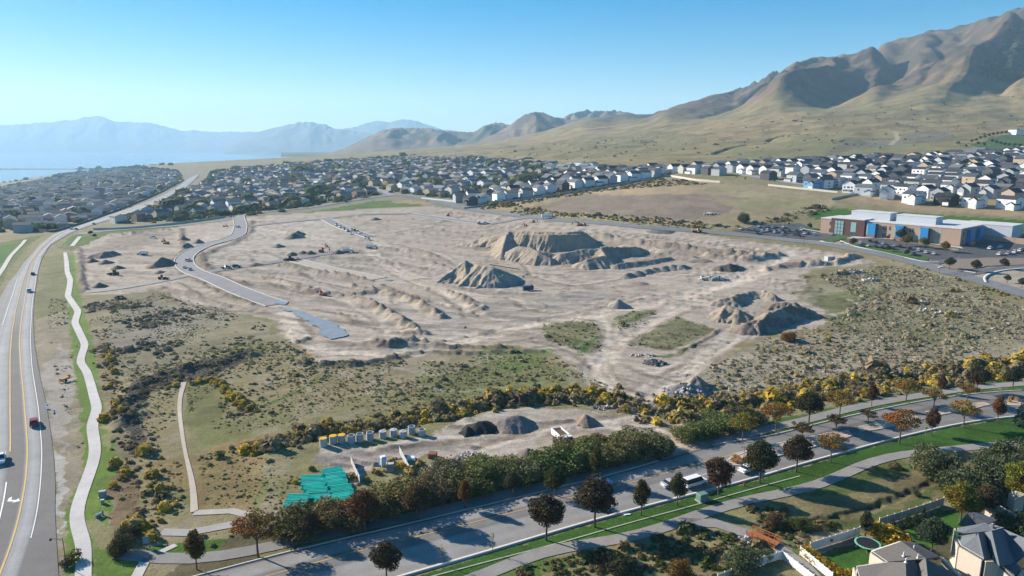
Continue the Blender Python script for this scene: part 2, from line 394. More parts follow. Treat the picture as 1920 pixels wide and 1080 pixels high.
line([(780,640),(850,655),(900,650),(950,652)], 2, .8, DK, .6)
line([(560,600),(600,640),(560,640)], 2, .8, DK, .5)
line([(640,512),(650,505),(590,495)], 2.5, .5, DK, .4)
line([(780,428),(840,432),(900,440),(930,445)], 5, -1.2, (.25,.2,.155), .5)
line([(770,418),(860,424),(960,432)], 3, -.6, (.27,.22,.17), .5)
line([(1115,445),(1200,455),(1320,470),(1440,482)], 6, 2.0, (.27,.22,.17), .6)
line([(1120,436),(1240,447),(1380,462),(1440,474)], 2.5, -.7, DK, .5)
line([(1100,440),(1160,446)], 5, 1.8, DK, .4)
line([(1330,480),(1400,490),(1460,478)], 6, 2.2, (.3,.25,.2), .6)
line([(1440,505),(1500,498),(1560,496),(1600,480)], 5, 1.8, (.25,.2,.16), .7)
line([(1500,520),(1550,518),(1580,514)], 3, 1.3, DK, .8)
line([(340,430),(345,470),(325,490),(345,515)], 3, .7, (.18,.13,.1), .8)
line([(470,415),(468,435),(440,455),(385,475),(370,490),(395,510)], 5, 1.0, (.19,.15,.12), .8)
line([(395,512),(430,530),(460,535)], 5, 1.2, (.17,.125,.1), .8)
line([(230,440),(290,432),(340,430)], 5, 1.5, (.12,.1,.085), .7)
line([(150,470),(152,520),(160,548)], 3, 1.0, (.12,.1,.085), .6)
line([(160,475),(240,472),(330,470)], 6, 0, TR, .4)
line([(200,505),(260,495),(330,500)], 5, 0, TR, .4)
line([(120,460),(145,468)], 5, 1, (.15,.12,.1), .7)
line([(450,418),(640,410),(700,402),(840,398),(900,405)], 4, .8, (.24,.19,.15), .6)
line([(560,680),(620,688),(700,680),(760,668)], 3, .8, (.12,.1,.08), .7)
line([(740,665),(800,655),(860,668),(960,655),(1010,660)], 2.5, .7, (.13,.11,.09), .6)
line([(1270,660),(1320,640),(1347,618)], 1.5, .4, DK, .5)
line([(500,760),(560,735),(610,700)], 1.5, 0, (.1,.13,.04), .8)
line([(690,725),(730,690),(760,685)], 1.2, 0, (.29,.26,.21), .6)
line([(740,690),(800,700),(860,690)], 1.2, 0, (.29,.26,.21), .5)
line([(765,720),(850,735),(950,725)], 1.2, 0, (.29,.26,.21), .5)
line([(540,650),(580,680),(560,720),(600,745)], 1.2, 0, (.29,.26,.21), .4)
line([(1560,590),(1600,585),(1620,570),(1590,560)], 1.5, 0, TR, .5)
# drainage swale with a low bank
line([(480,838),(560,822),(650,806),(760,792),(860,772),(930,755),(1000,748),(1100,750),(1165,752)], 5, -.7, (.15,.125,.07), .5)
line([(1200,765),(1300,768),(1400,760),(1460,745),(1600,725),(1750,705),(1930,685),(2050,678)], 6, -.7, (.15,.125,.07), .5)
line([(1770,895),(1700,925),(1660,945),(1600,960),(1560,975),(1500,985),(1440,1000)], 1.4, -.4, (.07,.065,.035), .8)
# hillside tracks, gullies and scarps
line([(1670,272),(1683,262),(1680,250),(1650,243)], 5, 0, (.34,.29,.2), .7)
line([(985,276),(1050,270),(1100,267)], 12, -5, (.06,.065,.04), .6)
line([(1340,288),(1370,277),(1400,270)], 8, -4, (.12,.12,.06), .5)
line([(1440,262),(1470,252),(1500,250)], 6, -4, (.1,.095,.06), .5)
line([(1200,268),(1225,264),(1210,266)], 12, 3, (.09,.085,.06), .6)
line([(1290,255),(1320,257)], 12, 2, (.12,.11,.08), .6)
line([(1400,258),(1350,262)], 5, 2, (.1,.1,.06), .5)
def offs(k, o):
    L = LINES[k][0]; d = np.gradient(L, axis=0); d /= np.hypot(d[:, 0], d[:, 1])[:, None] + 1e-9
    return L + np.stack([-d[:, 1], d[:, 0]], 1) * (o + 1.5 * np.sin(np.linspace(0, 9 + o, len(L))))[:, None]
for k_ in range(3, 12):
    for o_, c_ in ((-5.5, DK), (-3.2, (.27, .225, .185)), (-1.2, (.5, .44, .37)), (1.4, (.28, .235, .19)), (3.6, (.48, .42, .35)), (6.0, (.25, .2, .165)), (9.5, (.28, .24, .2))):
        LINES.append((offs(k_, o_), 1.5, 0.0, c_, .38))
for p_ in ([(800,546),(845,562),(873,595)], [(827,541),(870,556),(895,576),(903,592)], [(800,562),(850,580),(889,595),(949,603)], [(640,590),(700,612),(770,634),(860,642)], [(600,560),(660,575),(700,600),(720,625)], [(950,560),(1010,590),(1060,585)], [(960,470),(1000,520),(1080,540),(1180,520),(1290,512)],
  [(640,640),(740,655),(850,640),(963,609),(1179,568),(1315,535)], [(1000,640),(1060,650),(1110,690)], [(1180,690),(1230,710),(1290,680)], [(700,480),(780,520),(900,550),(1000,556)], [(720,455),(800,470),(860,500)], [(500,530),(560,548),(640,560)], [(560,510),(600,530),(680,545)],
  [(880,410),(940,425),(1100,430),(1300,450),(1440,470)], [(1130,500),(1300,520),(1400,505)], [(850,800),(950,820),(1100,800),(1200,790)], [(700,850),(850,825),(1000,820),(1150,800),(1250,840)], [(1160,780),(1000,800),(900,840)]):
    line(p_, 2.2, -.12, DK if len(p_) % 2 else (.25, .205, .165), .5); LINES.append((offs(-1, 2.6), 1.6, 0.0, (.5, .44, .37), .4))
PAVED = []    # corridors kept free of small relief
# ---------------------------------------------------------------- ground surface
def hill_extra(x, y):
    """spurs and gullies of the mountain on the right"""
    t = x / np.maximum(y, 1)
    hb = hbase(x, y)
    k = smooth(1250, 2300, y) * smooth(110, 380, hb)
    s = (x * 0.80 - y * 0.60)
    w = (fbm(x / 900., y / 900., 5, 3) - .5) * 700
    q = (s + w) / 520.0
    f_ = q - np.floor(q); r = np.where(f_ < .66, f_ / .66, (1 - f_) / .34)
    q2 = (s * 1.0 + w * .6 + 130) / 210.0
    f_ = q2 - np.floor(q2); r2 = np.where(f_ < .62, f_ / .62, (1 - f_) / .38)
    q3 = (s + w * .8 + 60 * fbm(x / 70., y / 70., 3, 2)) / 78.0; r3 = 1 - 2 * np.abs(q3 - np.floor(q3) - .5)
    return k * ((r - .45) * 165 + (r2 - .4) * 36 + (r3 - .5) * 9 + (fbm(x / 130., y / 130., 9, 5) - .5) * 34)
SKY_R = [(1000,225),(1130,219),(1180,215),(1215,214),(1240,205),(1290,190),(1330,178),(1350,175),(1400,155),(1440,133),(1470,120),(1500,108),(1540,106),(1570,104),(1600,90),(1630,80),(1680,68),(1700,58),(1740,55),(1790,42),(1830,28),(1880,8),(1920,-8),(2000,-30),(2300,-20),(2700,-20)]
def tan_up(py): return math.tan(math.atan((540 - py) / F) - PITCH)
def fan(t0, t1, nt_, ys):
    t = np.linspace(t0, t1, nt_); T, Y = np.meshgrid(t, ys); return T, Y, T * Y
def grid_faces(nr, nc):
    i = np.arange(nr - 1)[:, None] * nc + np.arange(nc - 1)[None]
    return np.stack([i, i + 1, i + nc + 1, i + nc], -1).reshape(-1, 4)
ys = [55.0]
while ys[-1] < 5400:
    y = ys[-1]; ys.append(y + max(0.16, min(y * y / (70 * 1300) * 1.8, 11 if y < 3500 else 60)))
ys = np.array(ys)
T, Y, X = fan(-1.25, 1.25, 1030, ys)
H = hbase(X, Y)
site = pts(SITE)
HM = H + hill_extra(X, Y)
need = np.interp(T[0], [(a - 960) / 1310 for a, b in SKY_R], [tan_up(b) for a, b in SKY_R])
sel = (ys > 2100) & (ys < 4500)
have = ((HM[sel] - CAM_H) / Y[sel]).max(0)
for _ in range(1):
    fac = (need * 3000) / np.maximum(have * 3000, 20)
fac = np.clip(fac, .6, 1.6); fk = np.ones(9) / 9; fac = np.convolve(np.pad(fac, 4, 'edge'), fk, 'valid')
wt = smooth(1500, 2600, Y) * smooth(-.05, .17, T)
H = np.where(T > -.06, HM, H) ; H = CAM_H + (H - CAM_H) * (1 + (fac[None] - 1) * wt)
# small relief
rel = (fbm((X * .96 + Y * .28) / 9., (Y * .96 - X * .28) / 3.2, 21, 4) - .5)
big = (fbm(X / 60., Y / 60., 31, 3) - .5)
open_hill = smooth(900, 1400, Y)
PAVE_PX = []
# ---------------------------------------------------------------- roads as ground sheets
def zoff(y): return 0.05 + 0.0004 * y
def L2(l): return pts(l)
ASPH = (.115, .112, .115); ASPHL = (.19, .188, .19); CONC = (.42, .40, .38); DUSTR = (.3, .27, .24)
HW = {
 'R': [(328,373),(333,370),(340,362),(350,352),(360,338),(370,320),(380,300),(390,275),(400,245),(410,215),(420,180),(430,150),(440,127),(460,94),(480,80),(500,74),(520,70),(560,64),(600,62),(640,64),(680,70),(720,78),(760,87),(810,95),(860,101),(910,104),(950,103),(1000,105),(1080,110),(1250,120)],
 'RW': [(328,372.3),(340,360),(360,335),(380,295),(400,240),(420,174),(440,119),(457,97),(472,86),(487,77),(507,70),(540,65),(575,60),(625,57.5),(640,57),(690,60),(727,66),(765,72),(795,75),(847,79),(897,77),(947,72),(985,65),(1010,58),(1080,35),(1250,-30)],
 'RY': [(328,371.6),(340,357),(360,330),(380,285),(400,230),(420,158),(442,109),(462,83),(482,67),(500,60),(532,52),(550,49),(562,46),(570,46),(595,41),(625,37.5),(650,37),(697,40),(735,44),(777,47),(815,50.5),(847,52),(897,49),(945,41),(985,32),(1025,20),(1075,1),(1250,-70)],
 'LY': [(328,371.2),(340,355),(360,328),(380,281),(400,225),(420,152),(442,104),(450,95),(467,76),(495,55),(530,42),(559,35.5),(580,30),(625,22.5),(670,19),(765,19),(840,20),(870,16),(925,10),(972,0),(1080,-30),(1250,-100)],
 'LW': [(328,370),(340,350),(360,324),(380,277),(400,217),(420,146),(442,99),(470,68),(500,48),(525,32),(550,25),(572,17),(607,6),(650,-8),(700,-18),(765,-24),(860,-30),(950,-46),(1080,-80),(1250,-150)],
 'L': [(328,369),(335,352),(345,341),(358,321),(375,288),(393,237),(405,198),(432,118),(440,99),(457,76),(482,55),(495,43),(515,30),(530,16),(560,0),(600,-22),(640,-40),(765,-65),(860,-75),(1080,-130),(1250,-200)]}
def hw(k, py): a = HW[k]; return float(np.interp(py, [p[0] for p in a], [p[1] for p in a]))
_rows = np.concatenate([np.linspace(328, 470, 60), np.linspace(474, 1080, 90), [1110, 1150, 1200, 1250]])
HWP = {k: np.array([P(hw(k, r), r) for r in _rows]) for k in HW}
def loft(name, A, B, nu, colfn, m, off=0.0):
    n = len(A); u = np.linspace(0, 1, nu)
    Q = A[:, None] * (1 - u)[None, :, None] + B[:, None] * u[None, :, None]
    x, y = Q[..., 0].ravel(), Q[..., 1].ravel()
    z = hbase(x, y) + zoff(y) + off
    c = colfn(x, y, np.tile(u, n))
    o = mesh_obj(name, np.stack([x, y, z], 1), grid_faces(n, nu), m, colors=c)
    return struct(o)
M_ROAD = mat('road_surface', (1, 1, 1), .85, [(2.5, .12), (.3, .12), (.05, .10)], attr='col')
M_CONC = mat('concrete', CONC, .85, [(1.2, .1), (.15, .06)])
M_KERB = mat('kerb_concrete', (.4, .385, .365), .85, [(1.5, .12)])
M_WHITE = mat('white_road_paint', (.72, .72, .7), .7, [(3., .25)])
M_YEL = mat('yellow_road_paint', (.52, .33, .10), .7, [(3., .3)])
M_GRAV = mat('median_pebbles', (.42, .33, .26), .95, [(4., .45), (1., .2)], bump=(5, .8, .1))
def ribbon(name, line_, w, m=None, off=0.0, c=None, nu=3, step=5, kind='structure', z0=None):
    L = resample(line_, step); d = np.gradient(L, axis=0); d /= np.hypot(d[:, 0], d[:, 1])[:, None] + 1e-9
    n = np.stack([-d[:, 1], d[:, 0]], 1)
    w = np.asarray(w, float); w = np.interp(np.linspace(0, 1, len(L)), np.linspace(0, 1, w.size), w) if w.size > 1 else np.full(len(L), float(w))
    A = L - n * w[:, None] / 2; B = L + n * w[:, None] / 2
    if c is None: c = CONC
    o = loft(name, A, B, nu, lambda x, y, u: np.tile(np.array(c), (len(x), 1)) * (1 + .12 * (fbm(x / 6, y / 6, 3, 3) - .5))[:, None], m or M_ROAD, off)
    PAVED.append((L, w.max() / 2)); return o
def kerb(line_, w=.45, h=.13, name='kerb', m=None):
    L = resample(line_, 5); d = np.gradient(L, axis=0); d /= np.hypot(d[:, 0], d[:, 1])[:, None] + 1e-9
    n = np.stack([-d[:, 1], d[:, 0]], 1); cols = []
    for s, hh in ((-1, -.15), (-1, 1), (1, 1), (1, -.15)):
        q = L + n * s * w / 2; z = hbase(q[:, 0], q[:, 1]) + zoff(q[:, 1]) + (h if hh == 1 else -.15)
        cols.append(np.column_stack([q, z]))
    V = np.stack(cols, 1).reshape(-1, 3)
    return struct(mesh_obj(name, V, grid_faces(len(L), 4)[:, ::-1].copy(), m or M_KERB))
hwx = {}
def hw_col(x, y, u): 
    return None
# highway: six bands joined in one sheet
cols_, cc = [], []
bands = [('L','LW',(.20,.198,.195)),('LW','LY',(.26,.265,.27)),('LY','RY',(.12,.115,.115)),('RY','RW',(.26,.265,.27)),('RW','R',(.125,.12,.12))]
for a, b, c in bands:
    for u in np.linspace(0, 1, 6)[:-1 if b != 'R' else None]:
        q = HWP[a] * (1 - u) + HWP[b] * u; cols_.append(q)
        k = 1 + (.10 if (u in (.4,) and a in ('LW', 'RY')) else 0) - (.10 if (abs(u - .2) < .01 or abs(u - .8) < .01) and a in ('LW', 'RY', 'L') else 0)
        c2 = np.tile(np.array(c) * k, (len(q), 1))
        up = smooth(640, 560, _rows)[:, None] if a in ('RW', 'LY') else 0
        c2 = c2 * (1 - up) + np.array((.19, .19, .195)) * up
        cc.append(c2)
Q = np.stack(cols_, 1); C = np.stack(cc, 1); n_, k_ = Q.shape[:2]
x, y = Q[..., 0].ravel(), Q[..., 1].ravel()
C = C.reshape(-1, 3) * (1 + .2 * (fbm(x / 8, y / 30, 3, 3) - .5))[:, None]
struct(mesh_obj('highway', np.stack([x, y, hbase(x, y) + zoff(y)], 1), grid_faces(n_, k_)[:, ::-1].copy(), M_ROAD, colors=C))
PAVED.append(((HWP['L'] + HWP['R']) / 2, 12))
def hwmark(k, y0, y1, w, m, dash=None):
    r = np.arange(y0, y1, 6.0); L = np.array([P(hw(k, a), a) for a in r])
    L = resample(L, 3)
    segs = [L]
    if dash:
        segs = []; i = 0
        while i < len(L) - 1: segs.append(L[i:i + max(2, int(dash[0] / 3) + 1)]); i += int((dash[0] + dash[1]) / 3)
    for s in segs:
        if len(s) < 2: continue
        d = np.gradient(s, axis=0); d /= np.hypot(d[:, 0], d[:, 1])[:, None] + 1e-9; n = np.stack([-d[:, 1], d[:, 0]], 1)
        q = np.stack([s - n * w / 2, s + n * w / 2], 1).reshape(-1, 2)
        o = mesh_obj('road_marking', np.column_stack([q, hbase(q[:, 0], q[:, 1]) + zoff(q[:, 1]) + .03 + .0002 * q[:, 1]]), grid_faces(len(s), 2), m); struct(o)
hwmark('RW', 470, 1012, .16, M_WHITE); hwmark('RY', 440, 1085, .3, M_YEL)
hwmark('LY', 440, 850, .3, M_YEL); hwmark('LY', 905, 1085, .25, M_WHITE); hwmark('LW', 520, 615, .2, M_WHITE, None)
hwmark('LW', 445, 520, .15, M_WHITE, (3, 9))
def flat_poly(name, P_, m, off=.03, kind='structure'):
    V = [(a, b, float(hbase(a, b)) + zoff(b) + off) for a, b in P_]
    o = mesh_obj(name, V, [tuple(range(len(V)))], m); return struct(o)
# turn arrow in the middle lane
ax, ay = P(24, 940)
A_ = [(-.9,-.18),(.5,-.18),(.5,-.55),(1.5,.0),(.5,.55),(.5,.18),(-.5,.18),(-.8,.5),(-1.3,.9),(-1.5,.6),(-1.2,.2)]
arrow = mesh_obj('road_marking', [(ax + a * 1.0, ay + b * 1.8, float(hbase(ax, ay)) + zoff(ay) + .04) for a, b in A_], [(0,1,5,6,10),(2,3,4),(10,6,7),(10,7,8,9)], M_WHITE); struct(arrow)
# boulevard along the bottom
BN = [(250,1113),(370,1080),(480,1052),(580,1025),(680,1002),(780,980),(855,960),(960,937),(1035,917),(1110,900),(1185,880),(1235,865),(1335,835),(1385,827),(1440,820),(1515,800),(1590,781),(1665,765),(1740,750),(1815,740),(1865,735),(1920,732),(2060,728)]
BS = [(600,1127),(760,1079),(830,1060),(905,1037),(960,1022),(1035,999),(1110,977),(1185,957),(1260,937),(1322,922),(1360,912),(1422,896),(1440,890),(1515,867),(1590,847),(1665,826),(1705,816),(1765,802),(1815,792),(1865,785),(1900,781),(2060,772)]
def frac(p, n):
    p = resample(p, 4); s = np.linspace(0, len(p) - 1, n); i = np.minimum(s.astype(int), len(p) - 2); f = (s - i)[:, None]
    return p[i] * (1 - f) + p[i + 1] * f
bn, bs = frac(pts(BN), 130), frac(pts(BS), 130)
def bcol(x, y, u):
    c = np.tile(np.array((.24, .23, .222)), (len(x), 1)); dark = np.array((.10, .097, .098))
    f = ((np.abs(u - .60) < .13) & (fbm(x / 25, y / 25, 8, 2) > .34)) * .6 + (u > .93) * .9
    lane = .10 * np.cos(u * 2 * math.pi * 5)
    far = smooth(15, 90, x)
    c = c * (1 - .30 * far)[:, None]
    return (c * (1 - f)[:, None] + dark * f[:, None]) * (1 + lane * .6 + .3 * (fbm(x / 14, y / 5, 4, 3) - .5))[:, None]
loft('boulevard', bs, bn, 29, bcol, M_ROAD); PAVED.append(((bn + bs) / 2, 13))
kerb(pts(BS), .7, .12); kerb(pts(BN)[:12], .35, .12); kerb(pts(BN)[12:], .4, .12)
def mark_v(v, i0, i1, w, m):
    L = bn[i0:i1] * (1 - v) + bs[i0:i1] * v; L = resample(L, 3)
    d = np.gradient(L, axis=0); d /= np.hypot(d[:, 0], d[:, 1])[:, None]; n = np.stack([-d[:, 1], d[:, 0]], 1)
    q = np.stack([L - n * w / 2, L + n * w / 2], 1).reshape(-1, 2)
    struct(mesh_obj('road_marking', np.column_stack([q, hbase(q[:, 0], q[:, 1]) + zoff(q[:, 1]) + .03]), grid_faces(len(L), 2), m))
mark_v(.34, 4, 66, .22, M_YEL); mark_v(.62, 52, 68, .15, M_WHITE)
ISL = [[(1362,866),(1376,851),(1440,838),(1500,824),(1550,813),(1590,808),(1600,818),(1560,832),(1500,845),(1440,862),(1395,875),(1372,874)],
       [(1608,803),(1660,789),(1715,781),(1732,787),(1690,798),(1640,808),(1615,810)],
       [(1735,774),(1790,761),(1845,755),(1858,760),(1815,770),(1762,780)],
       [(1875,755),(1920,750),(2000,746),(2040,752),(1985,758),(1930,763),(1885,761)]]
for p in ISL:
    q = pts(p); V = [(a, b, float(hbase(a, b)) + zoff(b) + .16) for a, b in q]; n = len(V)
    V += [(a, b, c - .3) for a, b, c in V]
    struct(mesh_obj('median_island', V, [tuple(range(n))] + [(i, i + n, (i + 1) % n + n, (i + 1) % n) for i in range(n)], M_GRAV))
    kerb(np.vstack([q, q[:1]]), .35, .2)
# footways and trails
TRC = (.24, .225, .21)
ribbon('trail', pts([(222,1038),(242,1030),(275,1045),(325,1055),(375,1055),(425,1042),(495,1030),(542,1017),(640,996),(792,965),(855,952),(930,930),(1000,915),(1150,884),(1232,862)]), 3.2, c=(.2,.19,.18))
ribbon('trail', pts([(1345,832),(1440,804),(1515,788),(1580,769),(1665,751),(1740,740),(1815,728),(1920,719),(2060,710)]), 3.4, c=TRC)
ribbon('trail', pts([(820,1110),(900,1085),(960,1057),(1010,1030),(1072,1022),(1135,1020),(1210,1002),(1260,985),(1310,965),(1360,947),(1410,935),(1440,930),(1490,922),(1540,910),(1590,885),(1627,867),(1665,855),(1715,849),(1765,845),(1815,839),(1890,832),(2060,826)]), 3.0, c=TRC)
ribbon('trail', pts([(1275,979),(1335,980),(1385,992),(1410,1004)]), 3.0, c=TRC)
ribbon('trail', pts([(1455,1024),(1490,1048),(1522,1075),(1560,1120)]), 2.6, c=TRC, off=.02)
ribbon('mow_strip', pts([(800,1084),(960,1041),(1060,1017),(1160,985),(1260,960),(1322,942),(1435,910),(1500,893)]), .3, c=(.3,.33,.27))
ribbon('path', pts([(302,998),(350,1000),(400,990),(450,982),(520,965)]), 2.4, c=(.3,.285,.27))
ribbon('path', pts([(364,962),(425,957),(475,965),(490,972)]), 2.0, c=(.36,.33,.29))
ribbon('path', pts([(345,717),(338,740),(335,765),(340,802),(346,847),(355,880),(365,920),(364,960)]), [1.5,1.1,1.0,.9,.8,1.1,1.4], c=(.4,.35,.29))
ribbon('path', pts([(255,1084),(268,1062),(276,1044)]), 1.8, c=CONC)
ribbon('path', pts([(292,1040),(310,1030),(330,1022)]), 1.3, c=CONC)
LP = [(122,474,5),(125,492,6),(126,510,7),(132,525,8),(130,542,8.5),(127,555,9),(137,570,9.5),(147,584,10.5),(140,605,11.5),(150,626,12),(160,647,13),(153,667,13.5),(150,680,14),(163,697,14.5),(170,720,15.5),(175,740,16),(183,766,16.5),(172,797,17),(177,827,17.5),(179,850,18),(172,877,19),(162,903,20),(152,930,22),(142,962,24),(146,990,24),(158,1020,25),(157,1047,26),(156,1080,27),(155,1120,28)]
lp = pts([(a, b) for a, b, w in LP])
ribbon('winding_path', lp, [w * math.hypot(*p) / F * .93 for (a, b, w), p in zip(LP, lp)], c=(.45, .43, .42), step=2.5)
# far left path
ribbon('path', pts([(-20,540),(5,505),(20,480),(40,460),(48,450)]), 2.4, c=CONC)
ribbon('path', pts([(135,462),(145,450),(150,444)]), 3, c=CONC)
# streets of the building site
SR = [([(447,404),(449,413),(452,424),(448,440),(430,449),(387,459),(356,473),(343,487),(350,502),(366,512),(400,522),(425,535),(475,556),(520,571)], 10, (.21,.205,.21)),
      ([(366,513),(430,504),(480,497),(545,487),(600,478),(652,470)], 8, (.19,.185,.19)),
      ([(160,548),(200,545),(300,528),(366,513)], 7, (.25,.235,.22)),
      ([(556,489),(620,505),(712,523)], 8.5, (.36,.31,.26)),
      ([(470,424),(520,418),(605,411),(680,402),(767,401)], 9, (.2,.185,.18)),
      ([(770,402),(855,413),(915,420)], 8, (.2,.2,.21)),
      ([(918,420),(950,415),(985,408)], 9, (.2,.195,.195)),
      ([(612,411),(640,426),(692,444)], 9, (.185,.185,.2))]
for p, w, c in SR: ribbon('street', pts(p), w, c=c, nu=4, off=.03)
for s in (-1, 1):
    for k, w in ((0, 10.6), (3, 9), (5, 8.6), (7, 9.6)):
        L = resample(pts(SR[k][0]), 5); d = np.gradient(L, axis=0); d /= np.hypot(d[:, 0], d[:, 1])[:, None]
        kerb(L + np.stack([-d[:, 1], d[:, 0]], 1) * s * w / 2, .7, .2)
# public streets
ribbon('street', pts([(150,440),(165,436),(250,429),(330,424),(420,413),(447,405),(480,399),(580,390),(642,379),(690,372),(735,366),(760,366),(817,376),(842,384),(880,393),(960,403),(1060,414),(1200,426),(1300,433),(1380,440),(1440,446),(1490,452),(1540,457),(1590,465),(1690,485),(1765,507),(1840,527),(1920,551),(2060,600)]), 11, c=(.165,.17,.175), nu=5)
ribbon('street', pts([(735,366),(700,352),(640,345)]), 9, c=(.22,.22,.22))
ribbon('street', pts([(1540,350),(1480,343),(1420,332),(1380,328)]), 9, c=(.25,.25,.25))
for p in ([(1780,517),(1840,508),(1920,500),(2060,495)], [(1745,494),(1790,484),(1850,480),(1960,478)]):
    ribbon('street', pts(p), 9, c=(.12,.12,.125))
LOTS = [[(1372,433),(1430,421),(1500,419),(1572,440),(1580,449),(1530,451),(1440,442)], [(1575,456),(1598,441),(1700,455),(1812,474),(1790,484),(1750,488),(1690,474),(1610,457)],
        [(1795,462),(1850,452),(2050,462),(2050,500),(1900,488),(1800,484)]]
def drape(name, poly, m, off=.06, n=26):
    q = pts(poly); x0, y0 = q.min(0); x1, y1 = q.max(0)
    bm = bpy.data.meshes.new(name); import bmesh
    b = bmesh.new(); vs = [b.verts.new((a, c, 0)) for a, c in q]; b.faces.new(vs)
    for k in range(1, n):
        for co, no in (((x0 + (x1 - x0) * k / n, 0, 0), (1, 0, 0)), ((0, y0 + (y1 - y0) * k / n, 0), (0, 1, 0))):
            bmesh.ops.bisect_plane(b, geom=b.verts[:] + b.edges[:] + b.faces[:], plane_co=co, plane_no=no)
    for v in b.verts: v.co.z = float(hbase(v.co.x, v.co.y)) + zoff(v.co.y) + off
    bmesh.ops.recalc_face_normals(b, faces=b.faces[:]); b.to_mesh(bm); b.free(); bm.materials.append(m)
    o = bpy.data.objects.new(name, bm); COL.objects.link(o); PAVED.append((np.vstack([q, q[:1]]), 3)); return struct(o)
M_LOT = mat('parking_asphalt', (.075, .075, .08), .85, [(1., .15), (.1, .15)])
for p in LOTS: drape('parking_lot', p, M_LOT, .08)
drape('plaza', [(1575,448),(1600,441),(1640,440),(1690,447),(1800,462),(1806,467),(1700,452),(1640,447)], M_CONC, .1)
M_GRS = mat('verge_grass', (.045, .10, .018), .95, [(.8, .2), (.2, .15)])
drape('lawn', [(1545,449),(1560,446),(1597,441),(1600,444),(1562,454),(1545,453)], M_GRS, .14)
drape('lawn', [(1588,459),(1608,456),(1700,473),(1742,485),(1738,489),(1690,483)], M_GRS, .14)
drape('lawn', [(1510,426),(1520,427),(1556,434),(1545,436),(1508,429)], M_GRS, .14)
drape('planting_bed', [(1765,500),(1790,488),(1850,484),(1960,486),(1960,496),(1850,500),(1800,510)], mat('bark_mulch', (.2,.16,.13), .95, [(1., .3)]), .2)
for p in ([(1577,452),(1600,462),(1650,472),(1750,495),(1760,492)], [(1588,458),(1600,455)], [(1760,503),(1766,497),(1800,509),(1830,512)], [(1850,530),(1842,520),(1870,508),(1960,500)], [(1500,428),(1560,438)], [(1540,452),(1548,455),(1562,455)]):
    kerb(pts(p), 1.6, .15)
# ---------------------------------------------------------------- finish the ground: relief, colour, mesh
pm = np.zeros(X.shape)
FLAT = [(pts([(522,570),(560,588),(600,605),(645,632)]), 9), (pts([(510,568),(545,570)]), 6), (pts([(722,526),(740,527)]), 5), (pts([(860,613),(882,613)]), 5)]
for L, hwid in PAVED + FLAT:
    x0, y0 = L.min(0) - hwid - 6; x1, y1 = L.max(0) + hwid + 6
    r = np.where((ys > y0) & (ys < y1))[0]
    if not len(r): continue
    sl = slice(r[0], r[-1] + 1); xs, yy = X[sl], Y[sl]; k = (xs > x0) & (xs < x1)
    if k.any():
        d = dist_line(xs[k], yy[k], L[::max(1, len(L) // 120)]); sub = pm[sl]; sub[k] = np.maximum(sub[k], 1 - smooth(hwid + .3, hwid + 4, d)); pm[sl] = sub
COLR = np.empty(X.shape + (3,)); COLR[:] = FIELD
n1 = fbm(X / 9., Y / 9., 41, 4); n2 = fbm(X / 55., Y / 55., 42, 4); n3 = fbm(X / 260., Y / 160., 43, 4); n4 = fbm(X / 2.2, Y / 2.2, 44, 3)
k = smooth(.42, .58, n2)[..., None]
COLR = COLR * (1 - k * .55) + np.array(OLIVE) * k * .55
k = smooth(.55, .68, n1)[..., None] * (Y < 900)[..., None]; COLR = COLR * (1 - k * .45) + np.array((.26, .22, .165)) * k * .45
# town ground, hillside, mountain
tk = (smooth(560, 700, Y) * (1 - smooth(.02, .14, T)))[..., None] * .8
COLR = COLR * (1 - tk) + np.array((.19, .18, .14)) * tk
hk = np.maximum(smooth(800, 1100, Y) * smooth(-.30, -.1, T), smooth(1750, 2200, Y))[..., None]
hc = np.array((.225, .175, .092)) * (1 - .5 * smooth(.40, .62, n3))[..., None] + np.array((.16, .15, .07)) * (.5 * smooth(.40, .62, n3))[..., None]
hc = hc * (1 + .7 * 1.5 * (fbm(X / 34, Y / 16, 47, 5) - .5))[..., None]
fl = (1 - smooth(-.55, -.2, T))[..., None]; hc = hc * (1 - .5 * fl) + np.array((.2, .17, .12)) * .5 * fl
COLR = COLR * (1 - hk) + hc * hk
mk = (smooth(1700, 2300, Y) * smooth(110, 260, H))[..., None]
mc = np.array((.122, .084, .056)) * (1 + .8 * (fbm(X / 90, Y / 90, 48, 4) - .5))[..., None]
scrub = smooth(.47, .56, fbm(X / 60, Y / 60, 49, 5) + .17 * smooth(220, 600, H))[..., None]
mc = mc * (1 - .75 * scrub) + np.array((.05, .048, .036)) * .75 * scrub
COLR = COLR * (1 - mk) + mc * mk
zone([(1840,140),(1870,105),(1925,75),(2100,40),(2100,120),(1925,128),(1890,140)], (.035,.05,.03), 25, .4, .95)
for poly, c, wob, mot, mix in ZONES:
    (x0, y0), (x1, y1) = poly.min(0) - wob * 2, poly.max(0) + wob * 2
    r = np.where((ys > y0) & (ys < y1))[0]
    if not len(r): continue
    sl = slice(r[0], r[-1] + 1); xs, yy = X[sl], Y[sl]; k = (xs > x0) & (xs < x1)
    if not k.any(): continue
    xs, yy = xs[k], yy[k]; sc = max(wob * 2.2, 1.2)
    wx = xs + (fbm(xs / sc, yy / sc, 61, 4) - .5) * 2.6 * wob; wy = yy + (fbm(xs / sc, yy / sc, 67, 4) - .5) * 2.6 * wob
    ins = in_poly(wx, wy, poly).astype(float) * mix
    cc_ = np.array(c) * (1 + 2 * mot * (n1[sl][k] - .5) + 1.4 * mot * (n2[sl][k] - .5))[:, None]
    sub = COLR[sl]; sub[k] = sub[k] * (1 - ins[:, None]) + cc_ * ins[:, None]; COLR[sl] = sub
dirt_m = np.zeros(X.shape)
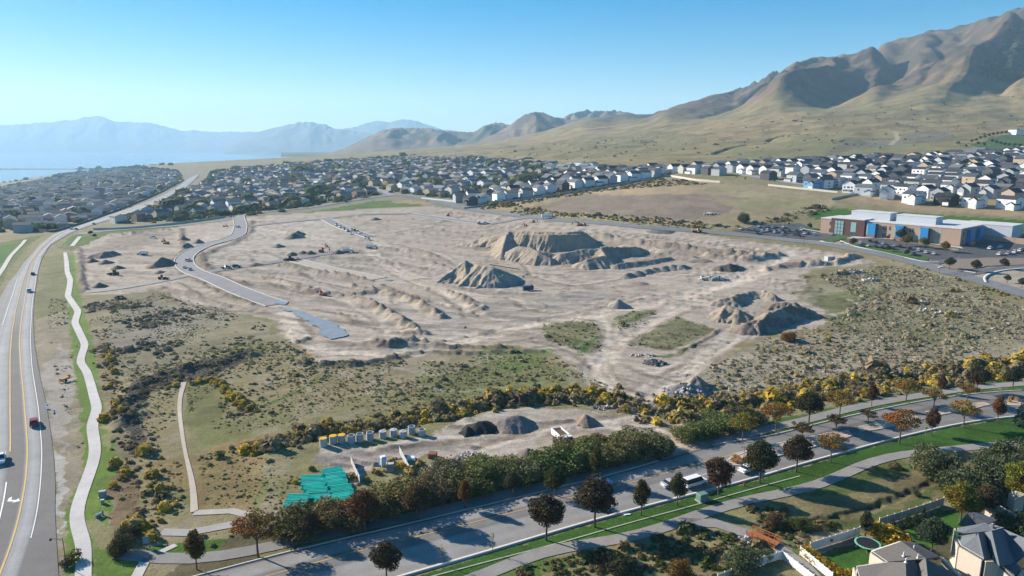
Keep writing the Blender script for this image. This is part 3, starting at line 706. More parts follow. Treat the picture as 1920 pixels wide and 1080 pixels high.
for poly in (site, pts(YARD)):
    dirt_m = np.maximum(dirt_m, in_poly(X + (n1 - .5) * 5, Y + (n2 - .5) * 4, poly))
hd = np.zeros(X.shape)
for L, w, hh, c, mix in LINES:
    (x0, y0), (x1, y1) = L.min(0) - w * 2 - 3, L.max(0) + w * 2 + 3
    r = np.where((ys > y0) & (ys < y1))[0]
    if not len(r): continue
    sl = slice(r[0], r[-1] + 1); xs, yy = X[sl], Y[sl]; k = (xs > x0) & (xs < x1)
    if not k.any(): continue
    xs, yy = xs[k], yy[k]
    d = dist_line(xs + (fbm(xs / w, yy / w, 71, 3) - .5) * w, yy + (fbm(xs / w, yy / w, 73, 3) - .5) * w, L) / w
    prof = np.clip(1 - d, 0, 1); prof = prof * prof * (3 - 2 * prof) * (.45 + 1.1 * vnoise(xs / w / .9, yy / w / .9, 75))
    if hh:
        sub = hd[sl]; sub[k] += hh * prof; hd[sl] = sub
    if c is not None:
        a = (smooth(1.0, .55, d) if False else (1 - smooth(.35, 1.0, d))) * min(1, mix * 1.25)
        sub = COLR[sl]; sub[k] = sub[k] * (1 - a[:, None]) + np.array(c) * a[:, None]; COLR[sl] = sub
# wheel ruts in the dirt: fine streaks along the haul direction
rut = vnoise((X * .5 + Y * .85) / 1.5, (X * .85 - Y * .5) / 26., 81) * .6 + vnoise((X * .2 - Y) / 1.8, (X + Y * .2) / 30., 83) * .4 - .5
COLR *= (1 + dirt_m * rut * .5 * (Y < 700))[..., None]
COLR *= (1 + .30 * (n4 - .5) * (Y < 420))[..., None]
trk_h = np.zeros(X.shape)
tr_m = dirt_m * smooth(150, 190, Y) * (1 - smooth(470, 540, Y)) * (1 - smooth(-10, 60, X)) * smooth(.35, .5, fbm(X / 90., Y / 90., 251, 2) + .12)
ph = (Y * .90 + X * .43) / 30. + 1.6 * fbm(X / 120., Y / 120., 253, 2); f_ = ph - np.floor(ph)
trk_h += tr_m * 1.0 * (smooth(.84, 1., f_) - f_ + .5); COLR *= (1 - .22 * tr_m * smooth(.80, .88, f_) * (.6 + .8 * vnoise(X / 2.5, Y / 2.5, 257)))[..., None]
for (ca, sa_, wl, sd, thr, dk_, hh_) in ((.93, .36, 8.5, 201, .46, -.34, .45), (.99, -.12, 11., 211, .50, -.26, .3), (.55, .83, 13., 221, .55, -.22, .25), (.97, .25, 5.5, 231, .5, .16, -.1)):
    ph = (Y * ca + X * sa_) / wl + 5.0 * fbm(X / 75., Y / 75., sd, 2) + .35 * n1
    ln = smooth(.74, .95, 1 - 2 * np.abs(ph - np.floor(ph) - .5)) * smooth(thr, thr + .09, fbm(X / 28., Y / 28., sd + 3, 3)) * dirt_m * (Y < 640)
    COLR *= (1 + dk_ * ln)[..., None]; trk_h += hh_ * ln * (.5 + vnoise(X / 1.6, Y / 1.6, sd))
amp = (1 - pm)
H = H + amp * (rel * (.38 * dirt_m + .45 * (1 - dirt_m)) * smooth(50, 140, Y) + big * 1.2 * (1 - dirt_m) * smooth(100, 300, Y) * .6 + hd * (1.0 + .8 * (vnoise(X / 1.5, Y / 1.5, 95) - .5)) * 1.15 + trk_h)
H += open_hill * (fbm(X / 90, Y / 70, 91, 4) - .5) * 16 * smooth(-.35, .1, T) * (1 - pm)
spit = 1 - np.clip(np.abs(Y - 4000 - X * .02) / 60, 0, 1); H = np.maximum(H, np.where((T < -.585) & (T > -1.0) & (spit > 0), -62 + 9 * spit, -999))
M_GRD = mat('earth_and_grass', (1, 1, 1), .95, [(2.6, .28), (.7, .22), (.12, .12)], attr='col', spec=.1, bump=(1.6, .5, .25))
V = np.stack([X.ravel(), Y.ravel(), H.ravel()], 1)
ground = struct(mesh_obj('ground', V, grid_faces(*X.shape), M_GRD, colors=COLR.reshape(-1, 3), smooth_=True))
# coarse ground all round, below the detailed sheet, so that the land goes on outside the view
gx = np.linspace(-9000, 9000, 61); gy = np.concatenate([np.linspace(-600, 55, 8), np.linspace(300, 9000, 40)])
GX, GY = np.meshgrid(gx, gy); GZ = np.where(GY < 60, hbase(GX * 0 + np.clip(GX, -60, 60), 60.0), hbase(GX, np.maximum(GY, 60))) - np.where(GY < 60, .3, 14)
outer = (GY < 60) | (np.abs(GX / np.maximum(GY, 1)) > 1.22)
fq = grid_faces(*GX.shape); okf = outer.ravel()[fq].any(1)
struct(mesh_obj('ground', np.stack([GX.ravel(), GY.ravel(), GZ.ravel()], 1), fq[okf], mat('far_earth', FIELD, .95, [(.01, .3)])))
# ---------------------------------------------------------------- lake, hills and mountains
M_WAT = mat('lake_water', (.10, .16, .22), .18, [(.002, .1)], spec=.5, bump=(.05, .15, 1.0))
struct(mesh_obj('lake', [(-27000, 1200, -60), (9000, 1200, -60), (9000, 18500, -60), (-27000, 18500, -60)], [(0, 1, 2, 3)], M_WAT))
def range_(name, skyl, y0, y1, yc, zb, col, scrubc, seed, gul=.22, nt_=700, ny=60):
    t0 = (skyl[0][0] - 960) / 1300; t1 = (skyl[-1][0] - 960) / 1300
    yr = np.linspace(y0, y1, ny); T_, Y_, X_ = fan(t0, t1, nt_, yr)
    top = np.interp(T_[0], [(a - 960) / 1300 for a, b in skyl], [tan_up(b) for a, b in skyl]) * yc + CAM_H - zb
    top = np.maximum(top, 1)
    u = np.where(Y_ < yc, (Y_ - y0) / (yc - y0), (y1 - Y_) / (y1 - yc)); prof = np.clip(u, 0, 1) ** .9
    sc = (yc - y0) * .5
    wv = (fbm(X_ / sc, Y_ / sc, seed, 3) - .5) * 1.6
    q = X_ / sc * 1.7 + wv + Y_ / sc * .5; r = 1 - 2 * np.abs(q - np.floor(q) - .5)
    q2 = q * 2.7 + wv; r2 = 1 - 2 * np.abs(q2 - np.floor(q2) - .5)
    h = prof * (1 + gul * (r - .5) * 2 * (1 - prof * .5) + gul * .4 * (r2 - .5) + (.16 if y0 < 7000 else .05) * (fbm(X_ / sc * 4, Y_ / sc * 4, seed + 3, 4) - .5))
    Hh = h * top[None]
    ang = (Hh + zb - CAM_H) / Y_; have = ang.max(0); needt = np.interp(T_[0], [(a - 960) / 1300 for a, b in skyl], [tan_up(b) for a, b in skyl])
    j = ang.argmax(0); yj = yr[j]
    f = (needt * yj + CAM_H - zb) / np.maximum(Hh[j, np.arange(nt_)], 1); f = np.convolve(np.pad(np.clip(f, .3, 3), 12, 'edge'), np.hanning(27)[1:-1] / np.hanning(27).sum(), 'valid'); Hh = Hh * f[None]
    k = smooth(.45, .62, fbm(X_ / sc * 3, Y_ / sc * 3, seed + 9, 5))[..., None]
    c = np.array(col) * (1 - k) + np.array(scrubc) * k
    return struct(mesh_obj(name, np.stack([X_.ravel(), Y_.ravel(), Hh.ravel() + zb], 1), grid_faces(ny, nt_), M_HILL, colors=c.reshape(-1, 3), smooth_=True))
M_HILL = mat('hill_grass_and_scrub', (1, 1, 1), .95, [(.02, .2), (.004, .15)], attr='col', spec=.1)
range_('hills', [(535,305),(560,292),(600,289),(625,286),(650,279),(668,270),(685,262),(705,252),(725,244),(742,240),(775,240),(800,240.5),(830,244),(860,247),(890,248),(903,240),(915,233),(928,230),(945,231),(960,236),(975,236),(1100,236),(1220,240)], 3900, 6600, 5000, 10, (.15,.115,.085), (.08,.075,.055), 101, .3)
range_('hills', [(900,262),(930,250),(955,236),(968,225),(985,214),(1003,209),(1018,212),(1035,219),(1060,224),(1100,228),(1180,232)], 3500, 5000, 4300, 60, (.155,.115,.085), (.08,.07,.055), 131, .25, nt_=360)
range_('hills', [(1000,240),(1030,224),(1060,217),(1078,210),(1095,207),(1125,208),(1150,208),(1175,211),(1190,215),(1240,222),(1330,235)], 4300, 6200, 5200, 80, (.15,.125,.09), (.07,.075,.05), 141, .28, nt_=360)
range_('mountains', [(600,285),(640,280),(665,272),(700,262),(735,252),(770,244),(810,240),(830,243),(860,250),(920,256)], 7500, 11000, 9300, -60, (.16,.13,.1), (.1,.09,.07), 151, .25, nt_=300)
range_('mountains', [(430,272),(500,246),(520,241),(540,236),(570,230),(590,227.5),(603,231),(612,234),(620,232),(632,240),(660,244),(700,250),(760,256),(900,262)], 11000, 15000, 13000, -60, (.13,.12,.1), (.09,.09,.07), 161, .09, nt_=400)
range_('mountains', [(560,262),(620,250),(655,241),(680,236),(700,229),(716,225.5),(735,230),(748,226),(760,223.5),(785,226),(800,232),(830,242),(870,247),(940,255),(1000,262)], 13500, 17500, 15500, -60, (.13,.12,.1), (.09,.09,.07), 171, .09, nt_=400)
range_('mountains', [(-330,255),(-200,255),(-60,246),(0,239),(20,236),(45,233.5),(75,233),(90,230),(125,229),(145,225),(160,225.5),(180,220),(205,217.5),(218,220),(235,228),(260,229),(285,229),(310,232),(335,240),(362,246),(372,244),(385,245),(410,247),(450,247),(500,247),(560,252),(700,262)], 14000, 18800, 16200, -60, (.13,.12,.1), (.09,.09,.07), 181, .07, nt_=700)
# standing water on the site
M_PUD = mat('muddy_water', (.25, .24, .235), .22, [(.25, .2)], spec=.35)
for p in ([(528,578),(548,580),(575,590),(620,602),(655,628),(650,634),(612,637),(600,622),(585,608),(560,596)], [(514,564),(540,566),(538,573),(520,572)], [(724,525),(735,524),(737,528),(726,528)], [(862,612),(875,610),(880,615),(868,618)], [(82,755),(88,757),(95,778),(93,784),(86,772)]):
    q = resample(np.vstack([pts(p), pts(p)[:1]]), 2)[:-1]; q = q + (np.stack([fbm(q[:, 0] / 4, q[:, 1] / 4, 5), fbm(q[:, 0] / 4, q[:, 1] / 4, 6)], 1) - .5) * 5
    o = mesh_obj('puddle', [(a, b, float(hbase(*P(p[0][0], p[0][1]))) + .38 if False else float(hbase(a, b)) + .30) for a, b in q], [tuple(range(len(q)))], M_PUD)
    tag(o, kind='structure')
# air
M_HAZE = bpy.data.materials.new('haze_air'); M_HAZE.use_nodes = True; t_ = M_HAZE.node_tree; t_.nodes.remove(t_.nodes['Principled BSDF'])
pv = t_.nodes.new('ShaderNodeVolumePrincipled'); pv.inputs['Density'].default_value = HAZE_D if 'HAZE_D' in globals() else 0.78e-4
pv.inputs['Color'].default_value = (.45, .73, 1.0, 1); pv.inputs['Anisotropy'].default_value = .12
t_.links.new(pv.outputs[0], t_.nodes['Material Output'].inputs['Volume'])
hz = MB().box(-5500, 9300, -98, 38000, 20000, 98 + 830).build('haze', M_HAZE); tag(hz, kind='stuff')
# ---------------------------------------------------------------- trees and shrubs
def gz(x, y): return float(hbase(x, y))
M_BARK = mat('bark', (.10, .075, .055), .95)
M_LEAF = mat('leaves', (1, 1, 1), .75, attr=None, objcol=True, spec=.15, trans=.22)
def leafify(m):
    """leaf colour: the tree's own colour, varied leaf clump by leaf clump"""
    t = m.node_tree; L = t.links.new
    oi = [n for n in t.nodes if n.type == 'OBJECT_INFO'][0]
    a = t.nodes.new('ShaderNodeAttribute'); a.attribute_name = 'col'
    x = t.nodes.new('ShaderNodeMix'); x.data_type = 'RGBA'; x.blend_type = 'MULTIPLY'; x.inputs['Factor'].default_value = 1
    for l in list(oi.outputs['Color'].links):
        to = l.to_socket; t.links.remove(l); L(x.outputs['Result'], to)
    L(oi.outputs['Color'], x.inputs['A']); L(a.outputs['Color'], x.inputs['B'])
leafify(M_LEAF)
def leaf_mesh(name, n, blobs, size, seed, fill=.55, second=(1.4, .85, .6), sw=.25):
    """leaf cards spread through a crown made of overlapping lobes"""
    r = np.random.RandomState(seed); b = np.array(blobs)
    vol = b[:, 3] * b[:, 4] * b[:, 5]; k = r.choice(len(b), n, p=vol ** .7 / (vol ** .7).sum()); B = b[k]
    d = r.normal(size=(n, 3)); d /= np.linalg.norm(d, axis=1)[:, None]
    rad = r.uniform(fill, 1.05, n) ** .8
    c = B[:, :3] + d * B[:, 3:6] * rad[:, None]
    cl = (np.sin(c[:, 0] * 2.7 + seed) + np.sin(c[:, 1] * 2.9 + 1 + seed) + np.sin(c[:, 2] * 3.1)) 
    keep = cl > -1.35; c, d = c[keep], d[keep]; n = len(c)
    a = r.normal(size=(n, 3)); a /= np.linalg.norm(a, axis=1)[:, None]
    u = np.cross(a, d + r.normal(size=(n, 3)) * .5); u /= np.linalg.norm(u, axis=1)[:, None]; v = np.cross(u, a)
    s = (size * r.uniform(.6, 1.4, n))[:, None]
    V = np.stack([c - u * s * .5, c - v * s * .35, c + u * s * .5, c + v * s * .35], 1).reshape(-1, 3)
    Fc = np.arange(n * 4).reshape(n, 4)
    col = (1 + (r.uniform(-.35, .35, n)))[:, None] * np.ones(3)
    cs = (np.sin(c[:, 0] * 1.1 + seed * 2) + np.sin(c[:, 1] * 1.3 + seed) + np.sin(c[:, 2] * 1.2 + 2) + r.normal(size=n) * .5) > .6
    sw_ = cs & (r.uniform(size=n) < sw * 3)
    col[sw_] = col[sw_] * np.array(second)
    me = mesh_obj(name, V, Fc, M_LEAF, colors=np.repeat(col, 4, 0)); d_ = me.data; bpy.data.objects.remove(me); return d_
def trunk_mesh(h, r0, limbs, spread, seed, z0=.32):
    rr = random.Random(seed); m = MB(); m.cyl((0, 0, -.3), (rr.uniform(-.1, .1), rr.uniform(-.1, .1), h * .55), r0, r0 * .6, 7)
    for k in range(limbs):
        a = k * 2.4 + rr.random(); b = h * rr.uniform(z0, .52); e = (math.cos(a) * spread * rr.uniform(.6, 1), math.sin(a) * spread * rr.uniform(.6, 1), h * rr.uniform(.68, .92))
        mid = (e[0] * .45, e[1] * .45, (b + e[2]) / 2 * 1.02)
        m.cyl((0, 0, b), mid, r0 * .45, r0 * .3, 5, False); m.cyl(mid, e, r0 * .3, r0 * .08, 5, False)
    m.cyl((0, 0, h * .5), (0.1, 0, h * .93), r0 * .6, r0 * .1, 5, False)
    return m.data('trunk', M_BARK)
ORD = 'first second third fourth fifth sixth seventh eighth ninth tenth eleventh twelfth thirteenth fourteenth fifteenth sixteenth seventeenth eighteenth nineteenth twentieth twenty-first twenty-second twenty-third twenty-fourth twenty-fifth twenty-sixth twenty-seventh twenty-eighth twenty-ninth thirtieth'.split()
def mktree(kind, seed):
    rr = random.Random(seed)
    if kind == 'round':   # dense round street tree, 8.5 m
        bl = [(0, 0, 5.3, 2.3, 2.3, 2.5)] + [(math.cos(k * 1.05) * 1.5, math.sin(k * 1.05) * 1.5, rr.uniform(3.8, 6.3), 1.35, 1.35, 1.4) for k in range(6)] + [(0.2, 0, 7.2, 1.3, 1.3, 1.2)]
        return leaf_mesh('crown', 8500, bl, .30, seed, .45), trunk_mesh(8.3, .17, 6, 1.7, seed)
    if kind == 'sparse':  # thin yellowing tree with an open crown
        bl = [(0, 0, 5.0, 1.6, 1.6, 1.7)] + [(math.cos(k * .9) * 2.1, math.sin(k * .9) * 2.1, rr.uniform(3.8, 5.6), .95, .95, .55) for k in range(7)]
        return leaf_mesh('crown', 2900, bl, .26, seed, .3, (1.5, .8, .5)), trunk_mesh(6.8, .14, 8, 2.6, seed)
    if kind == 'oval':
        bl = [(0, 0, 4.2, 1.5, 1.5, 2.2), (.4, .3, 3.4, 1.3, 1.2, 1.2), (-.4, -.3, 4.6, 1.2, 1.2, 1.5), (0, 0, 6.0, .8, .8, 1.0)]
        return leaf_mesh('crown', 4600, bl, .27, seed, .4), trunk_mesh(6.6, .13, 5, 1.0, seed)
    if kind == 'willow':  # shrubby many-stemmed bush to the ground
        bl = [(rr.uniform(-1.6, 1.6), rr.uniform(-1.6, 1.6), rr.uniform(1.2, 2.4), rr.uniform(1.1, 1.7), rr.uniform(1.1, 1.7), rr.uniform(1.1, 1.6)) for k in range(8)] + [(0, 0, 1.3, 2.3, 2.3, 1.3)]
        return leaf_mesh('crown', 6500, bl, .25, seed, .5, (1.35, 1.15, .8)), trunk_mesh(3.0, .1, 7, 1.5, seed, .05)
    if kind == 'cone':
        bl = [(0, 0, .8, .75, .75, .8), (0, 0, 1.7, .55, .55, .8), (0, 0, 2.5, .3, .3, .6)]
        return leaf_mesh('crown', 900, bl, .2, seed, .6, (1.2, 1.1, .9)), trunk_mesh(2.2, .06, 2, .2, seed)
    if kind == 'bush':    # low rounded shrub, radius about 1
        bl = [(0, 0, .5, .9, .9, .6)] + [(math.cos(k * 1.4) * .45, math.sin(k * 1.4) * .45, rr.uniform(.4, .8), .5, .5, .42) for k in range(5)]
        return leaf_mesh('crown', 520, bl, .2, seed, .5, (1.3, 1.1, .8)), trunk_mesh(.8, .04, 4, .5, seed, .05)
    if kind == 'sapling':
        bl = [(0, 0, 1.7, .38, .38, 1.1)]
        return leaf_mesh('crown', 130, bl, .16, seed, .2), trunk_mesh(2.9, .035, 4, .3, seed)
TM = {k: [mktree(k, 10 * i + j) for j in range(n)] for i, (k, n) in enumerate([('round', 4), ('sparse', 3), ('oval', 2), ('willow', 4), ('cone', 1), ('bush', 3), ('sapling', 1)])}
HT_ = {'round': 8.4, 'sparse': 6.6, 'oval': 7.0, 'willow': 3.9, 'cone': 3.0, 'bush': 1.15, 'sapling': 2.9}
_tn = [0]
def tree(kind, px, py, hpx, col, label, name='tree', cat='tree', group=None, at=None, hm=None, wide=1.0):
    x, y = at if at else P(px, py)
    if hm is None:
        dep = math.hypot(y, CAM_H - gz(x, y)); hm = hpx * dep / F / max(.5, y / dep) * .97
    s = hm / HT_[kind]; _tn[0] += 1; cr, tr = TM[kind][_tn[0] % len(TM[kind])]
    t = empty(name, (x, y, gz(x, y)), _tn[0] * 2.39, label, cat, group); t.scale = (s * wide, s * wide, s)
    add('crown', cr, t, col)
    if kind != 'bush' or True: add('trunk' if kind not in ('willow', 'bush') else 'stems', tr, t)
    return t
MAR = (.062, .050, .030); DKG = (.045, .058, .022); GRN = (.06, .09, .025); YEL = (.20, .15, .028); RUST = (.15, .055, .025); WIL = (.14, .145, .058); GOLD = (.24, .15, .02); TWI = (.12, .11, .04); OLV = (.12, .12, .045)
_t0 = tree
def tree(kind, *a, wide=1.0, **k): return _t0(kind, *a, wide=wide * (1.15 if kind in ('round', 'sparse') else 1.0), **k)
NS = 'trees in the south lawn of the boulevard'
for a in [('round',725,1088,62,(.06,.055,.028),'dark round tree cut by the bottom edge, in front of the boulevard'),
 ('round',1024,1013,78,MAR,'maroon tinged round tree, first of the row on the south lawn'),
 ('round',1115,988,88,(.062,.05,.028),'tallest dark round tree between the blue van and the lawn'),
 ('oval',1202,966,62,DKG,'small dark green oval tree standing between two round ones on the lawn'),
 ('oval',1270,948,58,(.06,.075,.028),'slim green tree hiding the rear of the white van'),
 ('round',1347,927,64,(.075,.042,.026),'maroon round tree right in front of the white van'),
 ('round',1424,905,76,(.045,.06,.025),'dark green tree beside the median nose with ornamental grasses'),
 ('round',1493,885,66,(.058,.045,.026),'dark maroon round tree behind the curved trail'),
 ('sparse',1557,867,52,(.17,.15,.045),'thin yellow green tree on the lawn, next to a dark maroon one'),
 ('sparse',1686,832,62,(.20,.12,.035),'spreading orange brown tree with open crown left of the yellow sign'),
 ('oval',1746,816,52,(.09,.06,.03),'narrow brown tree right beside the yellow sign'),
 ('sparse',1806,802,50,(.19,.17,.04),'bright yellow open tree on the far part of the lawn'),
 ('oval',1870,792,50,(.13,.07,.03),'reddish brown tree at the kerb near the right end of the lawn'),
 ('cone',1912,800,46,(.05,.08,.06),'blue green spruce at the right edge of the lawn')]:
    tree(*a, group=NS)
for a in [('sapling',830,1060,36,(.2,.2,.05),'thin staked sapling in a mulch ring by the bottom edge'),
          ('sapling',924,1038,36,(.2,.2,.05),'thin yellow leaved sapling in a mulch ring next to the kerb')]: tree(*a, name='sapling', cat='sapling', group='saplings on the lawn')
NN = 'trees along the north trail'
for a in [('sparse',484,1044,76,(.17,.11,.025),'yellow orange tree at the corner beside the trail'),
 ('oval',369,1068,66,(.10,.085,.025),'small brown yellow tree on the corner lawn'),
 ('round',583,1014,50,(.055,.04,.022),'dark brown tree behind the trail, below the turquoise pipes'),
 ('round',685,998,74,(.12,.065,.03),'rust red round tree beside the trail'),
 ('round',783,977,64,(.09,.065,.03),'reddish brown tree in front of the willow thicket'),
 ('oval',872,953,50,(.15,.10,.028),'orange yellow tree at the kerb before the willows'),
 ('round',1040,930,52,(.05,.075,.022),'green tree amid the shrub thicket above the boulevard'),
 ('oval',1118,902,60,(.06,.08,.025),'medium green tree in front of the right end of the thicket'),
 ('round',962,930,44,(.06,.07,.03),'low green tree at the kerb bend'),
 ('sparse',1392,828,52,(.17,.17,.03),'lime yellow tree beside the driveway apron'),
 ('sparse',1454,812,56,(.17,.13,.03),'yellow brown tree on the north verge'),
 ('round',1516,796,62,(.04,.05,.022),'dark dense round tree before the yellow shrub belt'),
 ('sparse',1574,782,50,(.20,.15,.03),'golden spreading tree on the north verge'),
 ('oval',1634,762,42,(.07,.045,.03),'purple brown tree touching the yellow shrub belt'),
 ('sparse',1698,756,44,(.17,.145,.035),'pale yellow tree by the curving trail'),
 ('oval',1765,738,34,(.075,.06,.035),'small brown green tree between trail and yellow shrubs'),
 ('round',1830,736,52,(.05,.045,.025),'large dark round tree near the two arm street lamp'),
 ('round',1898,730,44,(.045,.055,.025),'dark green tree at the right end of the trail'),
 ('sparse',1627,796,30,(.14,.12,.05),'thin leafless looking tree on the median pebbles'),
 ('sparse',1567,812,34,(.11,.085,.04),'flat crowned brown tree on the first pebble island'),
 ('sparse',1503,830,38,(.10,.09,.045),'nearly bare tree on the first median island'),
 ('sparse',1750,768,42,(.15,.14,.05),'pale open tree on the second pebble island'),
 ('sparse',1812,757,40,(.15,.14,.05),'thin green tree on the pebble island near the lamp')]:
    tree(*a, group=NN)
# willow thicket between yard and boulevard
WL = [(560,1000,58),(600,992,62),(640,985,56),(530,1010,45),(660,975,48),(700,968,62),(740,958,66),(770,948,66),(810,935,66),(845,925,62),(880,925,60),(915,912,62),(950,903,60),(985,900,62),(1010,890,58),(1045,885,62),(1080,880,60),(1110,872,64),(1150,868,60),(1185,862,58),(1215,855,52),(1240,848,44),(830,905,44),(895,888,40),(1065,850,40),(1130,845,40),(1180,838,42),(1290,832,40),(1320,822,48),(1350,810,46),(1385,800,46),(1410,795,44),(1300,812,34),(1340,795,36)]
for i, (a, b, h) in enumerate(WL):
    rr = random.Random(i); h = h * rr.uniform(.78, 1.15); c = tuple(v * rr.uniform(.8, 1.2) for v in (WIL if i % 5 else OLV))
    tree('willow', a, b - 5, h * .66, c, (('grey green willow shrub, %s from the left along the road side of the thicket' % ORD[i]) if i < 22 else ('grey green willow shrub on the yard side of the thicket, %s from the left' % ORD[i - 22]) if i < 27 else ('green willow shrub, %s in the clump right of the gravel driveway' % ORD[i - 27])), name='shrub', cat='shrub', group='willow thicket' if i < 27 else 'clump by the driveway', wide=1.6)
for a in [('willow',1746,892,58,(.085,.10,.045),'big grey green juniper like shrub standing alone beside the curving trail'),
 ('willow',1826,940,56,(.08,.10,.045),'grey green shrub at the far end of the rough ditch'),
 ('willow',1800,925,50,(.07,.09,.04),'olive shrub behind the long vinyl fence'),
 ('willow',1870,915,62,(.075,.10,.05),'tall silvery green shrub near the right edge'),
 ('willow',1905,890,60,(.07,.09,.04),'broad green shrub at the right edge above the houses'),
 ('willow',1850,880,40,(.08,.10,.05),'lower silvery shrub between two taller ones'),
 ('round',1800,985,74,(.14,.15,.02),'yellow green tree behind the end of the vinyl fence'),
 ('round',1845,975,62,(.075,.06,.03),'dark brown tree touching the yellow green one'),
 ('round',1912,945,72,(.15,.16,.02),'bright yellow green tree at the right edge'),
 ('oval',1622,1008,46,(.055,.065,.035),'dark oval shrub tree at the corner of the vinyl fence'),
 ('round',1745,1040,62,(.05,.075,.04),'grey green tree between the two roofs'),
 ('willow',1905,1010,50,(.06,.09,.035),'green shrub to the right of the blue grey roof'),
 ('willow',1720,930,10,(.07,.10,.03),'small light green bush in the ditch'),
 ('willow',1385,1072,42,(.09,.12,.06),'pale green bush beside the lower trail'),
 ('willow',1432,1050,20,(.1,.13,.06),'small pale green bush below the footbridge'),
 ('willow',1140,1060,30,(.04,.05,.025),'dark bush in the shaded ditch bottom'),
 ('willow',1160,1075,34,(.05,.055,.03),'brown green bush near the bottom edge'),
 ('willow',1280,1085,30,(.14,.08,.02),'orange tinted bush cut by the bottom edge'),
 ('willow',1450,985,22,(.13,.085,.04),'brown bush just above the footbridge'),
 ('willow',1490,990,20,(.09,.11,.03),'low yellow green bush right of the footbridge'),
 ('willow',1512,992,18,(.07,.1,.03),'small green bush second right of the footbridge'),
 ('willow',225,1035,30,(.07,.07,.025),'dark olive shrub where the winding path meets the corner'),
 ('willow',238,1010,24,(.07,.065,.03),'brown green shrub behind the corner one'),
 ('bush',413,856,11,(.05,.11,.03),'bright green small bush in the brown meadow'),
 ('bush',138,1052,16,(.08,.09,.02),'low yellow green hedge shrub beside the street lamp'),
 ('bush',125,1062,12,(.06,.08,.02),'small shrub at the foot of the street lamp'),
 ('willow',1395,417,20,(.07,.09,.03),'round green tree standing alone on the far corner of the brown field'),
 ('willow',1478,640,20,(.17,.075,.03),'orange brown bush standing alone beside the ring of mounds')]:
    k = 'tree' if 'tree' in a[5].split()[:4] or a[0] in ('round', 'oval') else 'shrub'
    tree(*a, name=k, cat=k)
for i in range(5):
    tree('cone', 1672 + 14.5 * i, 1000 - 5.5 * i + (i % 2) * 3, 24, (.03, .05, .022), 'dark green conical shrub, %s from the left along the garden fence' % ORD[i], name='conifer_shrub', cat='shrub', group='conical shrubs by the fence')
rr = random.Random(4)
for i, (a, b) in enumerate([(1512,1040),(1520,1048),(1530,1055),(1540,1062),(1552,1070),(1565,1077),(1580,1083),(1640,1003),(1652,1008),(1664,1014),(1676,1020),(1688,1026),(1700,1030),(1600,1085),(1612,1088)]):
    tree('bush', a, b, 15 + (8 if 6 < i < 12 else 0), (.30, .22, .02), 'bright yellow shrub, %s along the white fence border counted from the path end' % ORD[i], name='shrub', cat='shrub', group='yellow border shrubs')
# trees round the school
for a in [('round',1518,430,12,(.06,.08,.03),'dark green tree in front of the school left wall'),('round',1543,432,11,(.09,.08,.03),'olive tree by the school left corner'),('round',1563,432,12,(.07,.08,.03),'green tree before the school entrance glass'),
 ('round',1592,440,8,(.12,.11,.04),'tiny olive tree beside the flagpole'),('round',1599,462,17,(.08,.085,.03),'round tree at the left tip of the front car park'),('round',1688,452,24,(.055,.07,.025),'tall dark tree in front of the second blue wall'),
 ('round',1706,448,22,(.10,.10,.03),'olive tree next to the tall dark one'),('round',1699,462,22,(.15,.13,.03),'yellow brown tree at the school forecourt'),('round',1732,466,22,(.17,.15,.025),'yellow tree left of the last wall'),('round',1771,473,22,(.18,.17,.025),'bright yellow tree before the right brick wall'),
 ('round',1664,450,9,(.14,.07,.03),'small reddish tree on the school lawn'),('round',1665,472,13,(.06,.06,.03),'small tree on the roadside lawn'),('round',1700,480,13,(.06,.06,.03),'dark small tree on the roadside lawn end'),('round',1826,466,14,(.13,.07,.04),'red brown tree at the school right corner'),
 ('round',1780,505,24,(.05,.075,.03),'green lollipop tree on the bark bed by the entrance road'),('round',1829,510,24,(.06,.06,.04),'grey green lollipop tree on the bark bed'),('round',1882,505,22,(.09,.06,.04),'brown tree further right on the bark bed'),('round',1888,530,16,(.08,.08,.03),'small olive tree near the lower entrance'),('round',1916,540,20,(.06,.07,.035),'green tree at the right edge by the lower entrance'),
 ('oval',1479,423,7,(.16,.07,.03),'tiny orange tree left of the school car park'),('oval',1452,415,8,(.13,.07,.03),'tiny brown tree beside the car park')]:
    tree(*a, group='trees round the school', wide=1.1)
for i, (a, b) in enumerate([(1822,268),(1830,266),(1838,262),(1846,260),(1854,257),(1862,255),(1870,254),(1878,253),(1886,252),(1894,251),(1902,250),(1860,268),(1868,270),(1876,272),(1884,274),(1892,275),(1902,275),(1912,276),(1834,272),(1845,274)]):
    tree('round', a, b, 7, DKG, 'small dark tree, %s along the curved rows above the hillside houses' % ORD[i], group='row above the hillside houses', wide=1.2)
for i, (a, b, h) in enumerate([(413,408,12),(424,407,13),(430,405,9),(444,403,9),(392,400,8),(170,441,9),(178,446,8),(64,382,14)]):
    tree('round', a, b, h, DKG, 'dark tree behind the building site, %s in its scattered row' % ORD[i], group='trees behind the building site', wide=1.4)
